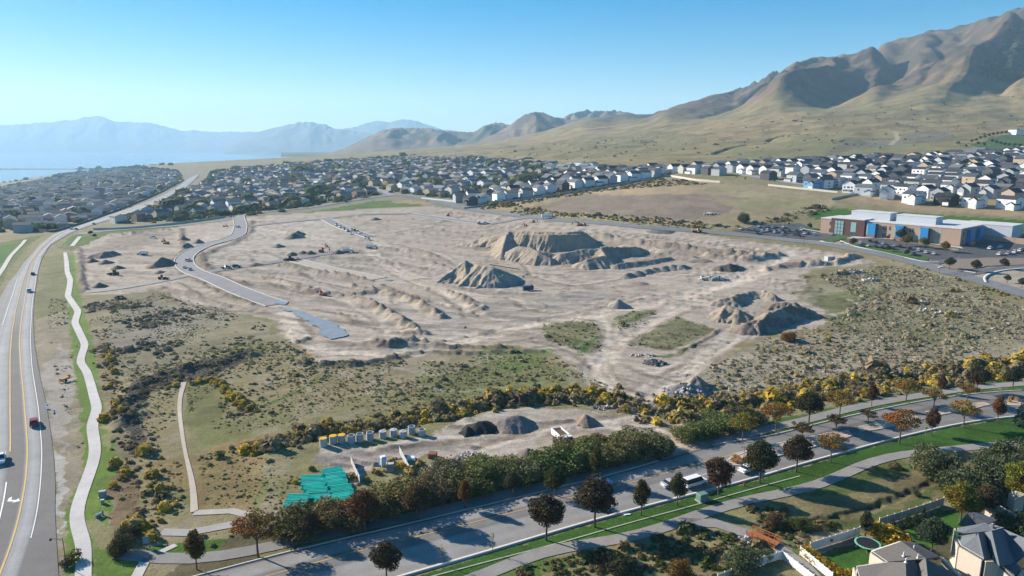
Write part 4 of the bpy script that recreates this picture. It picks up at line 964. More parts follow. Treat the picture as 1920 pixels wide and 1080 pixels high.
# ---------------------------------------------------------------- ground cover: brush too thick to count
def scatter(name, label, cat, polys, dens, size, protos, tint, dark=.5, seed=1, ymax=700, line_=None, clump=0.0):
    r = np.random.RandomState(seed); PX = []
    for poly in polys:
        q = pts(poly); (x0, y0), (x1, y1) = q.min(0), q.max(0); n = int((x1 - x0) * (y1 - y0) * dens * (2 if clump else 1))
        x = r.uniform(x0, x1, n); y = r.uniform(y0, y1, n); k = in_poly(x + (fbm(x / 9, y / 9, seed) - .5) * 12, y + (fbm(x / 9, y / 9, seed + 1) - .5) * 12, q)
        if clump: k &= fbm(x / 16, y / 16, seed + 5, 3) > clump
        PX.append(np.stack([x[k], y[k]], 1))
    for L, w, n in (line_ or []):
        q = resample(pts(L), 2); i = r.randint(0, len(q), n); PX.append(q[i] + r.normal(size=(n, 2)) * w * .5)
    p = np.vstack(PX); n = len(p)
    if AVOID_Q is not None:
        k = np.ones(n, bool)
        for L, hwid in PAVED:
            d = dist_line(p[:, 0], p[:, 1], L[::max(1, len(L) // 60)]); k &= d > hwid + .8
        p = p[k]; n = len(p)
    z = ground_z(p[:, 0], p[:, 1])
    me = bpy.data.meshes.new(name); me.vertices.add(n); me.vertices.foreach_set('co', np.column_stack([p, z - .04]).astype(np.float32).ravel())
    a = me.attributes.new('sc', 'FLOAT', 'POINT'); a.data.foreach_set('value', (size * np.exp(r.normal(size=n) * .48)).astype(np.float32))
    a = me.attributes.new('rz', 'FLOAT', 'POINT'); a.data.foreach_set('value', r.uniform(0, 6.28, n).astype(np.float32))
    c = np.ones((n, 4), np.float32); t = np.array(tint); j = r.choice(len(t), n); c[:, :3] = t[j] * r.uniform(.7, 1.3, n)[:, None]
    a = me.attributes.new('tint', 'FLOAT_COLOR', 'POINT'); a.data.foreach_set('color', c.ravel())
    o = bpy.data.objects.new(name, me); COL.objects.link(o); tag(o, label, cat, kind='stuff')
    g = bpy.data.node_groups.new(name, 'GeometryNodeTree'); g.interface.new_socket('Geometry', in_out='INPUT', socket_type='NodeSocketGeometry'); g.interface.new_socket('Geometry', in_out='OUTPUT', socket_type='NodeSocketGeometry')
    N = g.nodes.new; Lk = g.links.new; gi = N('NodeGroupInput'); go = N('NodeGroupOutput'); ip = N('GeometryNodeInstanceOnPoints'); ob = N('GeometryNodeObjectInfo'); ob.inputs['Object'].default_value = protos
    m2p = N('GeometryNodeMeshToPoints'); Lk(gi.outputs[0], m2p.inputs[0]); Lk(m2p.outputs[0], ip.inputs['Points']); Lk(ob.outputs['Geometry'], ip.inputs['Instance'])
    s1 = N('GeometryNodeInputNamedAttribute'); s1.data_type = 'FLOAT'; s1.inputs[0].default_value = 'sc'
    s2 = N('GeometryNodeInputNamedAttribute'); s2.data_type = 'FLOAT'; s2.inputs[0].default_value = 'rz'
    cx = N('ShaderNodeCombineXYZ'); Lk([q for q in s2.outputs if q.enabled][0], cx.inputs[2]); Lk(cx.outputs[0], ip.inputs['Rotation'])
    Lk([q for q in s1.outputs if q.enabled][0], ip.inputs['Scale']); Lk(ip.outputs[0], go.inputs[0])
    md = o.modifiers.new('spread', 'NODES'); md.node_group = g
    return n
_lx = T[0]
def ground_z(x, y):
    t = x / y; fi = np.clip((t - _lx[0]) / (_lx[-1] - _lx[0]) * (len(_lx) - 1), 0, len(_lx) - 1.001); fj = np.interp(y, ys, np.arange(len(ys)))
    i = fi.astype(int); j = np.clip(fj.astype(int), 0, len(ys) - 2); a = fi - i; b = fj - j
    return (H[j, i] * (1 - a) + H[j, i + 1] * a) * (1 - b) + (H[j + 1, i] * (1 - a) + H[j + 1, i + 1] * a) * b
AVOID_Q = 1
M_BRUSH = mat('brush_leaves', (1, 1, 1), .9, inst='tint', spec=.1, trans=.3)
def brush_proto(name, n, seed, flat=.55):
    r = np.random.RandomState(seed); d = r.normal(size=(n, 3)); d[:, 2] = np.abs(d[:, 2]); d /= np.linalg.norm(d, axis=1)[:, None]
    c = d * np.array([.5, .5, flat * .75]) * r.uniform(.55, 1, n)[:, None]
    a = r.normal(size=(n, 3)); a /= np.linalg.norm(a, axis=1)[:, None]; u = np.cross(a, d); u /= np.linalg.norm(u, axis=1)[:, None]; v = np.cross(u, d + a * .4)
    s = r.uniform(.16, .30, n)[:, None]; V = np.stack([c - u * s, c + u * s * .8 - v * s * .4, c + v * s], 1).reshape(-1, 3)
    o = mesh_obj(name, V, np.arange(n * 3).reshape(n, 3), M_BRUSH); COL.objects.unlink(o); return o
BR = brush_proto('brush_clump', 46, 3); BR2 = brush_proto('flower_clump', 60, 5, 1.0)
RIGHTF = [(1330,690),(1440,635),(1560,610),(1610,560),(1540,520),(1660,495),(1780,520),(1930,580),(2080,640),(2080,690),(1930,682),(1750,702),(1600,722),(1460,742),(1300,745)]
sage_t = [(.38,.33,.23),(.32,.28,.18),(.42,.35,.25),(.24,.22,.11),(.3,.24,.15)]
cnt = scatter('sagebrush', 'low grey sagebrush covering the open fields', 'brush', [RIGHTF], .22, .8, BR, sage_t, seed=2, clump=.36)
cnt += scatter('sagebrush', 'dark brush patch in the meadow beside the winding path', 'brush', [[(170,570),(320,550),(400,590),(420,620),(330,650),(250,690),(190,690)]], .18, 1.1, BR, [(.22,.19,.14),(.25,.22,.16),(.18,.17,.12)], seed=3, clump=.46)
cnt += scatter('sagebrush', 'olive brush across the middle meadow', 'brush', [[(230,700),(480,600),(570,660),(600,690),(760,672),(900,655),(1040,668),(1110,715),(1165,748),(1000,745),(860,768),(640,800),(480,830),(420,800),(440,700),(260,740)]], .16, .7, BR, [(.32,.27,.14),(.27,.24,.12),(.36,.30,.17),(.2,.2,.09)], seed=4, clump=.42)
cnt += scatter('sagebrush', 'brown brush along the edge of the mown strip', 'brush', [[(195,700),(235,740),(265,850),(300,880),(290,980),(230,1010),(240,920),(225,840)],[(262,860),(340,850),(360,960),(280,990)],[(112,820),(140,850),(150,880),(135,990),(112,960),(120,880)],[(230,1000),(300,985),(480,975),(540,985),(500,1010),(300,1025)]], .22, .9, BR, [(.22,.16,.10),(.16,.13,.07),(.22,.16,.08),(.13,.12,.06)], seed=5)
cnt += scatter('sagebrush', 'dark rocks and brush on the curved bank round the low meadow', 'brush', [[(238,730),(262,712),(320,690),(420,668),(470,660),(455,680),(400,705),(330,722),(285,735),(262,760),(262,800),(280,860),(250,850),(228,790)]], .25, .7, BR, [(.10,.09,.075),(.13,.115,.08),(.2,.16,.06)], seed=6)
cnt += scatter('weeds', 'tufts of weeds on the grass islands between haul tracks', 'brush', [[(1005,614),(1047,601),(1115,607),(1138,626),(1130,650),(1098,668),(1072,655),(1035,642)],[(1145,600),(1185,586),(1238,582),(1225,595),(1160,627)],[(1165,648),(1210,622),(1272,593),(1345,620),(1322,634),(1260,656)]], .22, .6, BR, [(.3,.26,.14),(.24,.23,.1)], seed=7)
cnt += scatter('weeds', 'rough growth in the ditch south of the boulevard', 'brush', [[(920,1083),(1072,1030),(1210,1010),(1300,1000),(1400,1010),(1440,940),(1540,920),(1665,864),(1765,852),(1920,842),(2050,840),(1850,900),(1640,980),(1500,1020),(1440,1060),(1380,1085)]], .8, .75, BR, [(.17,.13,.06),(.11,.12,.04),(.20,.16,.08),(.08,.1,.03)], seed=8, clump=.42)
cnt += scatter('weeds', 'scattered brush on the brown field and school road verge', 'brush', [[(880,388),(1100,350),(1235,334),(1330,345),(1200,352),(1040,372),(920,395)],[(1380,425),(1480,395),(1540,380),(1560,395),(1480,415),(1430,430)],[(940,402),(1100,410),(1310,428),(1380,425),(1310,415),(1100,402),(960,395)]], .06, 2.0, BR, [(.14,.12,.06),(.10,.10,.05),(.22,.17,.04)], seed=9)
YR = [(.46,.33,.045),(.36,.27,.06),(.30,.23,.08),(.26,.21,.11),(.22,.18,.11),(.19,.17,.08),(.24,.19,.11)]
cnt += scatter('grass_tufts', 'dry grass tufts and small weeds all over the meadows', 'grass', [[(165,560),(300,548),(440,590),(560,660),(700,690),(900,660),(1100,700),(1160,745),(1000,745),(860,765),(640,800),(480,835),(600,870),(560,960),(480,960),(380,960),(300,990),(240,930),(250,860),(200,720)]], .45, .38, BR, [(.38,.32,.16),(.28,.26,.11),(.42,.33,.18),(.2,.2,.08)], seed=21, clump=.38)
cnt += scatter('grass_tufts', 'dry grass tufts between the sagebrush', 'grass', [RIGHTF], .35, .45, BR, [(.33,.28,.18),(.28,.25,.14),(.2,.2,.09)], seed=22)
cnt += scatter('grass_tufts', 'weeds in the verge beside the highway', 'grass', [[(66,560),(122,560),(135,700),(150,800),(150,900),(130,1060),(118,1060),(108,900),(92,780),(72,680)]], .4, .35, BR, [(.32,.27,.17),(.24,.23,.11),(.38,.32,.22)], seed=23, clump=.42)
cnt += scatter('hill_scrub', 'dark scrub dotted over the lower hillside', 'scrub', [[(700,300),(900,285),(1200,255),(1500,215),(1920,170),(2080,170),(2080,275),(1800,275),(1500,300),(1250,312),(1000,300),(860,295)]], .0009, 2.6, BR, [(.2,.18,.1),(.16,.15,.08),(.22,.19,.11)], seed=24, clump=.5)
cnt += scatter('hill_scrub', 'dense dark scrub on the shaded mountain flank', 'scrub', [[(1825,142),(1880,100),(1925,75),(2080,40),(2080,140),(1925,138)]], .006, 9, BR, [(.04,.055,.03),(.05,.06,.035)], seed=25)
cnt += scatter('rabbitbrush', 'golden rabbitbrush along the drainage swale', 'brush', [], 0, 1.35, BR2, YR, seed=12, line_=[([(470,845),(560,820),(650,804),(760,788),(860,768),(930,750),(1000,742),(1100,744),(1165,748)], 5, 620), ([(930,752),(1000,742),(1100,744),(1165,750)], 5, 200), ([(1200,755),(1300,760),(1400,752),(1460,738),(1600,718),(1750,698),(1930,678),(2050,670)], 6, 800), ([(1430,760),(1500,745),(1600,735),(1750,714),(1930,697),(2050,690)], 5, 600),
   ([(1195,775),(1260,785),(1330,790),(1400,775)], 6, 140), ([(900,378),(1060,402),(1200,418),(1330,428)], 6, 260), ([(1650,475),(1760,508),(1840,535),(1930,562)], 6, 160)])
cnt += scatter('rabbitbrush', 'yellow flowering brush dotted beside the winding path', 'brush', [[(200,700),(240,760),(300,880),(340,960),(290,980),(240,900),(215,800)],[(405,690),(425,700),(480,760),(440,780)],[(560,860),(610,850),(615,900),(560,930)]], .035, 1.15, BR2, YR[:3], seed=13, line_=[([(192,650),(205,720),(215,780)], 3, 40), ([(330,725),(400,712),(410,720)], 1.2, 60), ([(225,850),(260,900),(290,960)], 6, 26), ([(408,715),(430,745),(470,770)], 2, 50), ([(250,985),(290,995),(300,1010)], 3, 20), ([(420,985),(500,975)], 2, 20), ([(660,905),(690,895),(745,862),(770,880),(820,870),(850,885),(800,905),(700,925)], 4, 60)])
cnt += scatter('rabbitbrush', 'a few yellow bushes among the sagebrush field', 'brush', [RIGHTF], .004, 1.4, BR2, YR[1:4], seed=14)
print('brush', cnt)
# ---------------------------------------------------------------- mounds, piles and rubble
M_SOIL = mat('loose_soil', (1, 1, 1), .95, [(.8, .22), (.15, .12)], attr='col', spec=.1, bump=(1.8, .6, .3))
GZ1 = lambda x, y: float(ground_z(np.array([x]), np.array([y]))[0])
def mound(name, label, cat, ridges, col, col2=None, step=.8, noise_=.5, rill=.25, seed=1, group=None, px=True, pointy=1.0):
    """ridges: (list of (px, py, height) as seen in the photograph, skirt width)"""
    R = []
    for pl, w in ridges: R.append(([(*(P(a, b, h) if px else (a, b)), h) for a, b, h in pl], w))
    allp = np.array([p[:2] for r in R for p in r[0]]); mw = max(r[1] for r in R) * 1.35
    x0, y0 = allp.min(0) - mw; x1, y1 = allp.max(0) + mw
    nx, ny = int((x1 - x0) / step) + 2, int((y1 - y0) / step) + 2
    gx_, gy_ = np.meshgrid(np.linspace(x0, x1, nx), np.linspace(y0, y1, ny)); h = np.zeros(gx_.shape)
    wv = fbm(gx_ / 6, gy_ / 6, seed, 3) - .5; rl = fbm(gx_ / 2.2, gy_ / 2.2, seed + 5, 3) - .5
    for pl, w in R:
        if len(pl) == 1: pl = pl * 2
        for (ax, ay, ah), (bx, by, bh) in zip(pl[:-1], pl[1:]):
            vx, vy = bx - ax, by - ay; l2 = vx * vx + vy * vy + 1e-6
            t = np.clip(((gx_ - ax) * vx + (gy_ - ay) * vy) / l2, 0, 1); d = np.hypot(gx_ - ax - t * vx, gy_ - ay - t * vy)
            hh = ah * (1 - t) + bh * t; ww = w * np.clip(hh / max(ah, bh, .1), .25, 1)
            al = t * math.sqrt(l2) + ax * .7 + np.arctan2(gy_ - ay - t * vy, gx_ - ax - t * vx) * np.where((t <= 0) | (t >= 1), w * .55, 0.0)
            rs = fbm(al / (w * .13), d / (w * 1.6), seed + 13, 3) - .5
            q = 1 - d / (ww * (1 + wv * .45 + rs * rill * 1.5)); h = np.maximum(h, hh * np.clip(q, -1, 1))
    h2 = h + np.clip(h, 0, 2) * (wv * noise_ * .4 + rl * noise_ * .35 + (fbm(gx_ / .9, gy_ / .9, seed + 21, 2) - .5) * noise_ * .45)
    fq = grid_faces(ny, nx)
    ok_ = (h2.ravel()[fq].max(1) > .08)
    z = ground_z(gx_.ravel(), gy_.ravel()) + np.where(h2.ravel() > .02, h2.ravel(), -.25)
    c = np.array(col); cc_ = np.tile(c, (h.size, 1))
    if col2 is not None:
        k = smooth(.42, .6, fbm(gx_ / 4, gy_ / 4, seed + 8, 3)).ravel()[:, None]; cc_ = cc_ * (1 - k) + np.array(col2) * k
    used = np.unique(fq[ok_]); re = np.full(h.size, -1); re[used] = np.arange(len(used))
    V = np.column_stack([gx_.ravel(), gy_.ravel(), z])[used]; ctr = V.mean(0); ctr[2] = V[:, 2].min()
    me = mesh_obj(name, V - ctr, re[fq[ok_]], M_SOIL, colors=cc_[used], smooth_=True); me.location = ctr
    if cat: tag(me, label, cat, group)
    return me
SOIL = (.31, .262, .215); SOILD = (.25, .207, .168); OCH = (.33, .262, .188)
mound('dirt_mound', 'huge flat topped dirt stockpile with an eroded cut face at the back of the site', 'dirt mound',
 [([(954,432,10),(1005,434,10),(1064,435,10),(1088,433,9)], 13), ([(975,438,10),(1030,440,10),(1088,438,9.5),(1108,450,4)], 9), ([(954,433,10),(930,441,7),(895,447,4),(862,452,2)], 16), ([(950,440,9),(945,455,6.5),(940,475,3)], 11), ([(1084,430,9),(1100,436,6),(1112,446,2)], 6)], SOIL, OCH, .8, .5, .6, 3)
mound('dirt_mound', 'broad dirt mound with smooth slopes in front of the flat topped stockpile', 'dirt mound',
 [([(972,462,7),(990,464,7),(1010,472,6.5),(1030,482,4)], 11), ([(1010,470,6),(1050,478,4),(1066,488,2)], 7)], SOIL, SOILD, .7, .35, .4, 5)
mound('dirt_mound', 'long dirt terrace with a dug out pit and shaded wall', 'dirt mound',
 [([(1050,476,5),(1090,467,6.5),(1126,465,6.5),(1135,478,6),(1100,485,5)], 10), ([(1126,463,6.5),(1160,462,6),(1200,463,5),(1216,470,2.5)], 5), ([(1135,478,5.5),(1130,490,3)], 6), ([(1157,494,2.6),(1200,489,2.4),(1255,482,1.6)], 5)], SOIL, SOILD, .75, .45, .45, 7)
mound('earth_bank', 'low eroded bank running right from the dirt terrace', 'earth bank', [([(1175,457,2.5),(1225,462,3),(1250,468,3.5),(1300,480,1.5)], 7), ([(1200,472,2),(1280,480,1.5),(1320,487,1)], 6)], SOILD, SOIL, 1.0, .9, .5, 9)
mound('dirt_mound', 'twin peaked ochre and grey gravel stockpile beside the screening conveyor', 'gravel pile',
 [([(873,486,11),(882,493,8.5),(898,496,9),(922,498,9),(935,508,6)], 15), ([(873,486,11),(855,508,5),(848,513,4)], 11), ([(848,512,4),(820,519,1.5)], 7)], (.36,.29,.21), (.27,.25,.23), .6, .3, .5, 11)
for i, (a, b) in enumerate([(1178,512),(1196,508),(1214,504),(1228,501),(1246,499),(1263,497),(1279,497)]):
    mound('dirt_pile', 'small grey dumped heap, %s from the left in the row before the pit' % ORD[i], 'dirt pile', [([(a - 4, b, 2.3), (a + 4, b - .8, 2.0)], 5)], (.24,.215,.19), None, .8, .5, .3, 20 + i, 'row of dumped heaps')
for i, (a, b, hm, w, c, c2, lab, rg) in enumerate([
 (300,481,5.2,8,(.2,.16,.12),(.15,.13,.115),'tall brown gravel pile beside the curving site street',[(303,480,5.4),(296,488,3.5),(285,497,1.8)]),
 (344,443,3,4.5,(.16,.15,.14),None,'grey gravel cone, left one of three behind the site street',None),(372,448,3,4.5,(.16,.15,.14),None,'grey gravel cone nearest the site street of three',None),(351,456,3,4.5,(.19,.18,.165),None,'pale grey gravel cone, lowest of three',None),
 (172,484,2.4,4.5,(.15,.125,.1),None,'dark little heap at the left edge of the site',None),(197,486,2.6,5,(.2,.165,.13),None,'brown little heap second from the left edge',None),(220,498,2.2,4.5,(.15,.12,.095),None,'dark brown heap above the wheel loader',None),(186,529,2.4,4,(.16,.14,.12),None,'grey heap beside the dirt lane',None),
 (190,471,3.5,6,(.22,.185,.155),None,'faint brown mound at the upper left of the site',[(170,478,2),(195,472,3.6),(212,470,3)]),(300,508,1.2,3,(.2,.15,.12),None,'tiny reddish heap in front of the tall gravel pile',None),
 (553,436,4,7,(.2,.19,.18),(.15,.14,.13),'grey blue gravel pile at the back of the site',[(558,433,3.2),(548,438,3.5),(560,440,2.5)]),(521,456,2.6,5,(.19,.18,.165),None,'low gravel cone in the pale flat',None),
 (548,473,1.8,3.5,(.14,.11,.09),None,'dark soil heap left of the excavators',None),(568,471,2,3.5,(.14,.11,.09),None,'dark soil heap, second before the excavators',None),(583,471,2,3.5,(.14,.11,.09),None,'dark soil heap touching the excavators',None),(634,468,2.6,4,(.13,.11,.09),None,'dark soil heap between excavator and truck',None),
 (704,407,2.6,5,(.14,.14,.15),None,'small slate grey heap beside the upper street',None),(480,492,1.8,5,(.15,.12,.1),None,'brown low heap beside the paved cross street',None),
 (1160,560,3.4,5,(.26,.235,.205),None,'lone grey gravel cone in the middle of the haul area',None),
 (1310,509,1.2,6,(.2,.17,.14),None,'low brown dirt strip before the small dark pile',[(1300,487,1),(1316,486,1.3)]),
 (1240,432,1.6,6,(.15,.145,.14),None,'row of grey gravel dumps beside the far road',[(1226,430,1.8),(1236,431,1.8),(1247,432,1.6),(1258,432,1)]),
 (1196,528,1.2,4,(.25,.2,.17),None,'tiny dirt and rock heap in the open dirt',[(1191,528,1.0),(1203,528,1.2)]),
 (1365,498,3.2,6,(.09,.08,.075),(.15,.125,.1),'dark earth and root pile above the white rubble',[(1350,498,2.6),(1365,495,3.4),(1385,497,1.8)]),
 (895,795,2.6,4,(.035,.034,.036),None,'large black asphalt millings pile in the yard',[(905,788,2.2),(893,791,2.0)]),(874,802,2,2.6,(.035,.034,.036),None,'smaller black pile left of the big black one',[(876,799,1.8),(870,805,.9)]),
 (955,787,3.2,4.8,(.17,.145,.14),(.2,.17,.16),'broad purplish brown gravel pile in the yard',[(930,786,1.2),(952,782,2.2),(972,780,2.4)]),(1098,779,2.4,3.6,(.23,.175,.135),None,'small brown soil cone at the top of the yard',[(1098,775,2.4),(1090,779,1.4)]),
 (1105,825,2.0,4,(.07,.062,.06),None,'dark pile behind the willow thicket near the truck',[(1120,818,2.2),(1100,822,1.4)]),(988,846,2.6,3.2,(.12,.105,.10),None,'dark gravel cone with dumped branches in the yard',[(990,840,2.4),(980,845,1.2)]),
 (1285,792,1.6,4,(.3,.23,.17),None,'low ochre mound left of the driveway clump',[(1288,792,1.6),(1272,796,.8)])]):
    rg = rg or [(a, b - hm * 8, hm)]
    rg = [(p[0], p[1], p[2]) for p in rg] if rg[0][1] != b - hm * 8 else [(*p_, hm) for p_ in [(a, b)]]
    mound('gravel_pile' if 'gravel' in lab else 'dirt_pile', lab, 'gravel pile' if 'gravel' in lab else 'dirt pile', [(rg, w)], c, c2, .45 if b > 700 else .7, .35, .25, 40 + i)
mound('dirt_mound', 'broken brown mound on the far side of the ring of spoil heaps', 'dirt mound', [([(1345,560,2.5),(1372,556,3.5),(1395,548,2.5)], 6), ([(1398,548,2.5),(1425,543,3),(1450,552,2.5)], 5)], SOILD, SOIL, .7, 1.4, .6, 81)
mound('dirt_mound', 'tall brown spoil mound at the left of the ring', 'dirt mound', [([(1350,590,2.5),(1362,572,5),(1385,580,4.5),(1398,585,2.5)], 7)], SOILD, OCH, .6, 1.3, .6, 82)
mound('dirt_mound', 'long dark clod covered mound at the right of the ring', 'dirt mound', [([(1420,605,3.5),(1445,585,4.5),(1480,572,5),(1510,575,4),(1528,583,2.5)], 7), ([(1455,566,3),(1490,566,3.5)], 6)], (.17,.14,.12), SOILD, .6, 1.5, .7, 83)
mound('dirt_mound', 'smooth brown heap lowest in the ring of spoil heaps', 'dirt mound', [([(1398,604,3.6),(1415,600,3.6),(1430,606,2)], 6)], (.23,.18,.145), None, .6, .6, .3, 84)
M_CHK = [mat('rubble_' + n, c, .9, [(2., .2)]) for n, c in (('pale', (.45, .43, .40)), ('dark', (.12, .115, .12)), ('grey', (.27, .26, .255)), ('rose', (.40, .31, .27)))]
CHK = {}
for i, m in enumerate(M_CHK):
    CHK[i] = [MB().box(0, 0, -.5, 1, 1, 1, 0, (.7 + .1 * k, .8)).data('rubble_piece', m) for k in range(3)]
def rubble(label, cat, area, n, size, kinds, hh, seed, base=None):
    """area: (px, py, radius px across, radius along) of the heap"""
    r = random.Random(seed); x, y = P(area[0], area[1]); k = y / F * 1.03; rx = area[2] * k; ry = area[3] * k * 2.2
    root = empty('rubble_pile', (x, y, GZ1(x, y)), 0, label, cat)
    if base is not None:
        pl = mound('rubble_base', None, None, [([(x - rx * .45, y, hh), (x + rx * .45, y, hh * .9)], ry)], base, None, .6, .6, .4, seed, None, False)
        pl.name = 'earth_heap'; pl.parent = root; pl.location = (pl.location[0] - x, pl.location[1] - y, pl.location[2] - root.location[2])
    for i in range(n):
        a = r.uniform(0, 6.283); q = math.sqrt(r.random()); dx, dy = math.cos(a) * q * rx, math.sin(a) * q * ry
        z = hh * max(0, 1 - q) * 1.0 + .1 + GZ1(x + dx, y + dy) - root.location[2]
        o = add('chunk', r.choice(CHK[r.choice(kinds)]), root); o.location = (dx, dy, z)
        s = size * r.uniform(.5, 1.5); o.scale = (s * r.uniform(.8, 2.0), s, s * r.uniform(.25, .6)); o.rotation_euler = (r.uniform(-.9, .9), r.uniform(-.9, .9), r.uniform(0, 6.28))
    return root
rubble('big heap of broken concrete kerbs and slabs beside the haul road', 'rubble pile', (1288, 735, 44, 14), 150, .85, [0, 2, 2, 1], 2.6, 201, (.17,.16,.155))
mound('dirt_pile', 'steep grey brown cone standing behind the concrete rubble', 'dirt pile', [([(1306,702,3.8),(1312,712,2.5)], 4.5)], (.24,.2,.17), (.17,.16,.15), .5, .5, .3, 210)
rubble('dark asphalt rubble heap in the middle of the dirt fork', 'rubble pile', (1228, 681, 22, 7), 60, .7, [1, 1, 2], 1.3, 202, (.08,.075,.075))
rubble('sparse pale stones with weeds behind the dark asphalt rubble', 'rubble pile', (1205, 667, 24, 4), 22, .5, [0, 3], .4, 203)
rubble('heap of white broken concrete below the dark earth pile', 'rubble pile', (1338, 524, 28, 5), 70, 1.1, [0, 0, 2], 1.6, 204, (.24,.2,.16))
rubble('scattered pale rubble by the concrete blocks near the road bend', 'rubble pile', (1598, 512, 24, 5), 60, 1.2, [0, 2, 3], 1.4, 205, (.22,.19,.16))
rubble('bluish white rubble heap in the brush below the road bend', 'rubble pile', (1630, 527, 16, 3), 30, 1.2, [0, 2], 1.0, 206)
rubble('row of pinkish rocks lying in the grass field', 'rock pile', (1740, 581, 14, 2.2), 22, .9, [3, 0], .5, 207)
rubble('row of white boulders lying in the grass field', 'rock pile', (1777, 587, 22, 2.2), 32, 1.0, [0, 0, 3], .6, 208)
rubble('line of pale rocks on the brown field', 'rock pile', (1330, 402, 18, 1.5), 16, 1.6, [0, 3], .4, 209)
rubble('mixed demolition debris heap at the end of the yard', 'rubble pile', (880, 862, 44, 13), 110, .55, [3, 2, 0], 1.5, 211, (.24,.2,.165))
rubble('scatter of red rocks at the swale crossing', 'rock pile', (1130, 765, 22, 5), 26, .6, [3, 2], .4, 212)
rubble('grey boulders lining the swale crossing on its right', 'rock pile', (1265, 782, 40, 7), 40, .6, [2, 3, 0], .4, 213)
rubble('grey riprap stones in the lower end of the swale', 'rock pile', (520, 827, 32, 8), 70, .5, [2, 1, 0], .3, 214)
rubble('pale boulders beside the footbridge', 'rock pile', (1398, 1012, 12, 8), 20, .5, [0, 2], .3, 215)
rubble('pink boulders at the top of the yard clump', 'rock pile', (1313, 784, 14, 5), 12, .9, [3], .5, 216)
# ---------------------------------------------------------------- vehicles
M_PAINT = mat('car_paint', (1, 1, 1), .3, objcol=True, spec=.5); M_GLASS = mat('car_glass', (.02, .025, .03), .08, spec=.6)
M_TYRE = mat('tyre', (.02, .02, .02), .9); M_DARK = mat('dark_metal', (.05, .05, .055), .6); M_LAMPR = mat('tail_lamp', (.3, .02, .02), .3); M_LAMPW = mat('head_lamp', (.7, .7, .68), .2)
wheel_me = MB().cyl((0, -.13, 0), (0, .13, 0), .34, .34, 12).data('wheel', M_TYRE); rim_me = MB().cyl((0, -.14, 0), (0, .14, 0), .19, .19, 8).data('rim', mat('rim_metal', (.4, .4, .42), .4))
def prism(prof, w, w2=None):
    m = MB(); n = len(prof); w2 = w2 or [w] * n
    for s in (-1, 1):
        for (a, z), ww in zip(prof, w2): m.v.append((a, s * ww / 2, z))
    for i in range(n): j = (i + 1) % n; m.f.append((i, j, n + j, n + i))
    m.f.append(tuple(range(n - 1, -1, -1))); m.f.append(tuple(range(n, 2 * n))); return m
def car_meshes(kind):
    if kind == 'sedan': body = [(-2.3,.35),(-2.3,.8),(-2.2,.95),(-1.5,1.0),(1.0,.95),(2.1,.8),(2.3,.6),(2.3,.35)]; cab = [(-1.55,.98),(-1.05,1.42),(.2,1.45),(1.05,.94)]; L_ = 1.4
    elif kind == 'suv': body = [(-2.35,.4),(-2.35,1.05),(-2.2,1.12),(1.05,1.08),(2.15,.98),(2.35,.75),(2.35,.4)]; cab = [(-2.25,1.1),(-2.0,1.72),(.35,1.74),(1.15,1.07)]; L_ = 1.45
    elif kind == 'pickup': body = [(-2.8,.5),(-2.8,1.1),(-.75,1.1),(-.7,1.15),(1.3,1.12),(2.6,1.02),(2.75,.8),(2.75,.5)]; cab = [(-.7,1.12),(-.6,1.82),(.7,1.84),(1.35,1.1)]; L_ = 1.75
    else: body = [(-2.9,.45),(-2.9,1.15),(1.6,1.15),(2.7,1.0),(2.9,.75),(2.9,.45)]; cab = [(-2.88,1.13),(-2.8,2.1),(1.0,2.12),(1.75,1.13)]; L_ = 1.85
    b = prism(body, 1.82); c = prism(cab, 1.7, [1.72, 1.45, 1.45, 1.72])
    roof = prism([(cab[1][0] + .05, cab[1][1] + .003), (cab[1][0] + .1, cab[1][1] + .05), (cab[2][0] - .1, cab[2][1] + .05), (cab[2][0], cab[2][1] + .003)], 1.42)
    if kind == 'pickup': bed = MB().box(-1.75, 0, 1.0, 1.9, 1.5, .115)
    k_ = [body[0][0], body[-1][0]]
    return dict(body=b.data('body', M_PAINT), cabin_glass=c.data('cabin_glass', M_GLASS), roof=roof.data('roof', M_PAINT),
                lamp=MB().box(0, 0, 0, .06, .35, .16).data('lamp', M_LAMPW), tl=MB().box(0, 0, 0, .06, .3, .2).data('tail_lamp', M_LAMPR), wb=L_, ends=k_, bed=bed.data('load_bed', M_DARK) if kind == 'pickup' else None, bars=cab if kind in ('suv', 'van') else None)
CM = {k: car_meshes(k) for k in ('sedan', 'suv', 'pickup', 'van')}
def car(kind, px, py, ang, col, label, group=None, name='parked_car', at=None, up=.05, full=True):
    x, y = at or P(px, py); M = CM[kind]
    t = empty(name, (x, y, max(gz(x, y) + zoff(y) + up, GZ1(x, y))), ang, label, {'sedan': 'car', 'suv': 'car', 'pickup': 'pickup truck', 'van': 'van'}[kind], group)
    add('body', M['body'], t, col); add('cabin_glass', M['cabin_glass'], t); add('roof', M['roof'], t, col)
    if M['bed']: add('load_bed', M['bed'], t)
    for sx in (-1, 1):
        for sy in (-1, 1):
            w = add('wheel', wheel_me, t); w.location = (sx * M['wb'], sy * .82, .34)
            if full: add('rim', rim_me, w)
    if full:
        for sy in (-1, 1):
            h = add('headlight', M['lamp'], t); h.location = (M['ends'][1] + .0, sy * .62, .68)
            h = add('tail_light', M['tl'], t); h.location = (M['ends'][0] - .0, sy * .68, .75)
    return t
def ang(a, b): (x0, y0), (x1, y1) = P(*a), P(*b); return math.atan2(y1 - y0, x1 - x0)
HWA = lambda y, k='RW': ang((hw(k, y + 8), y + 8), (hw(k, y - 8), y - 8))
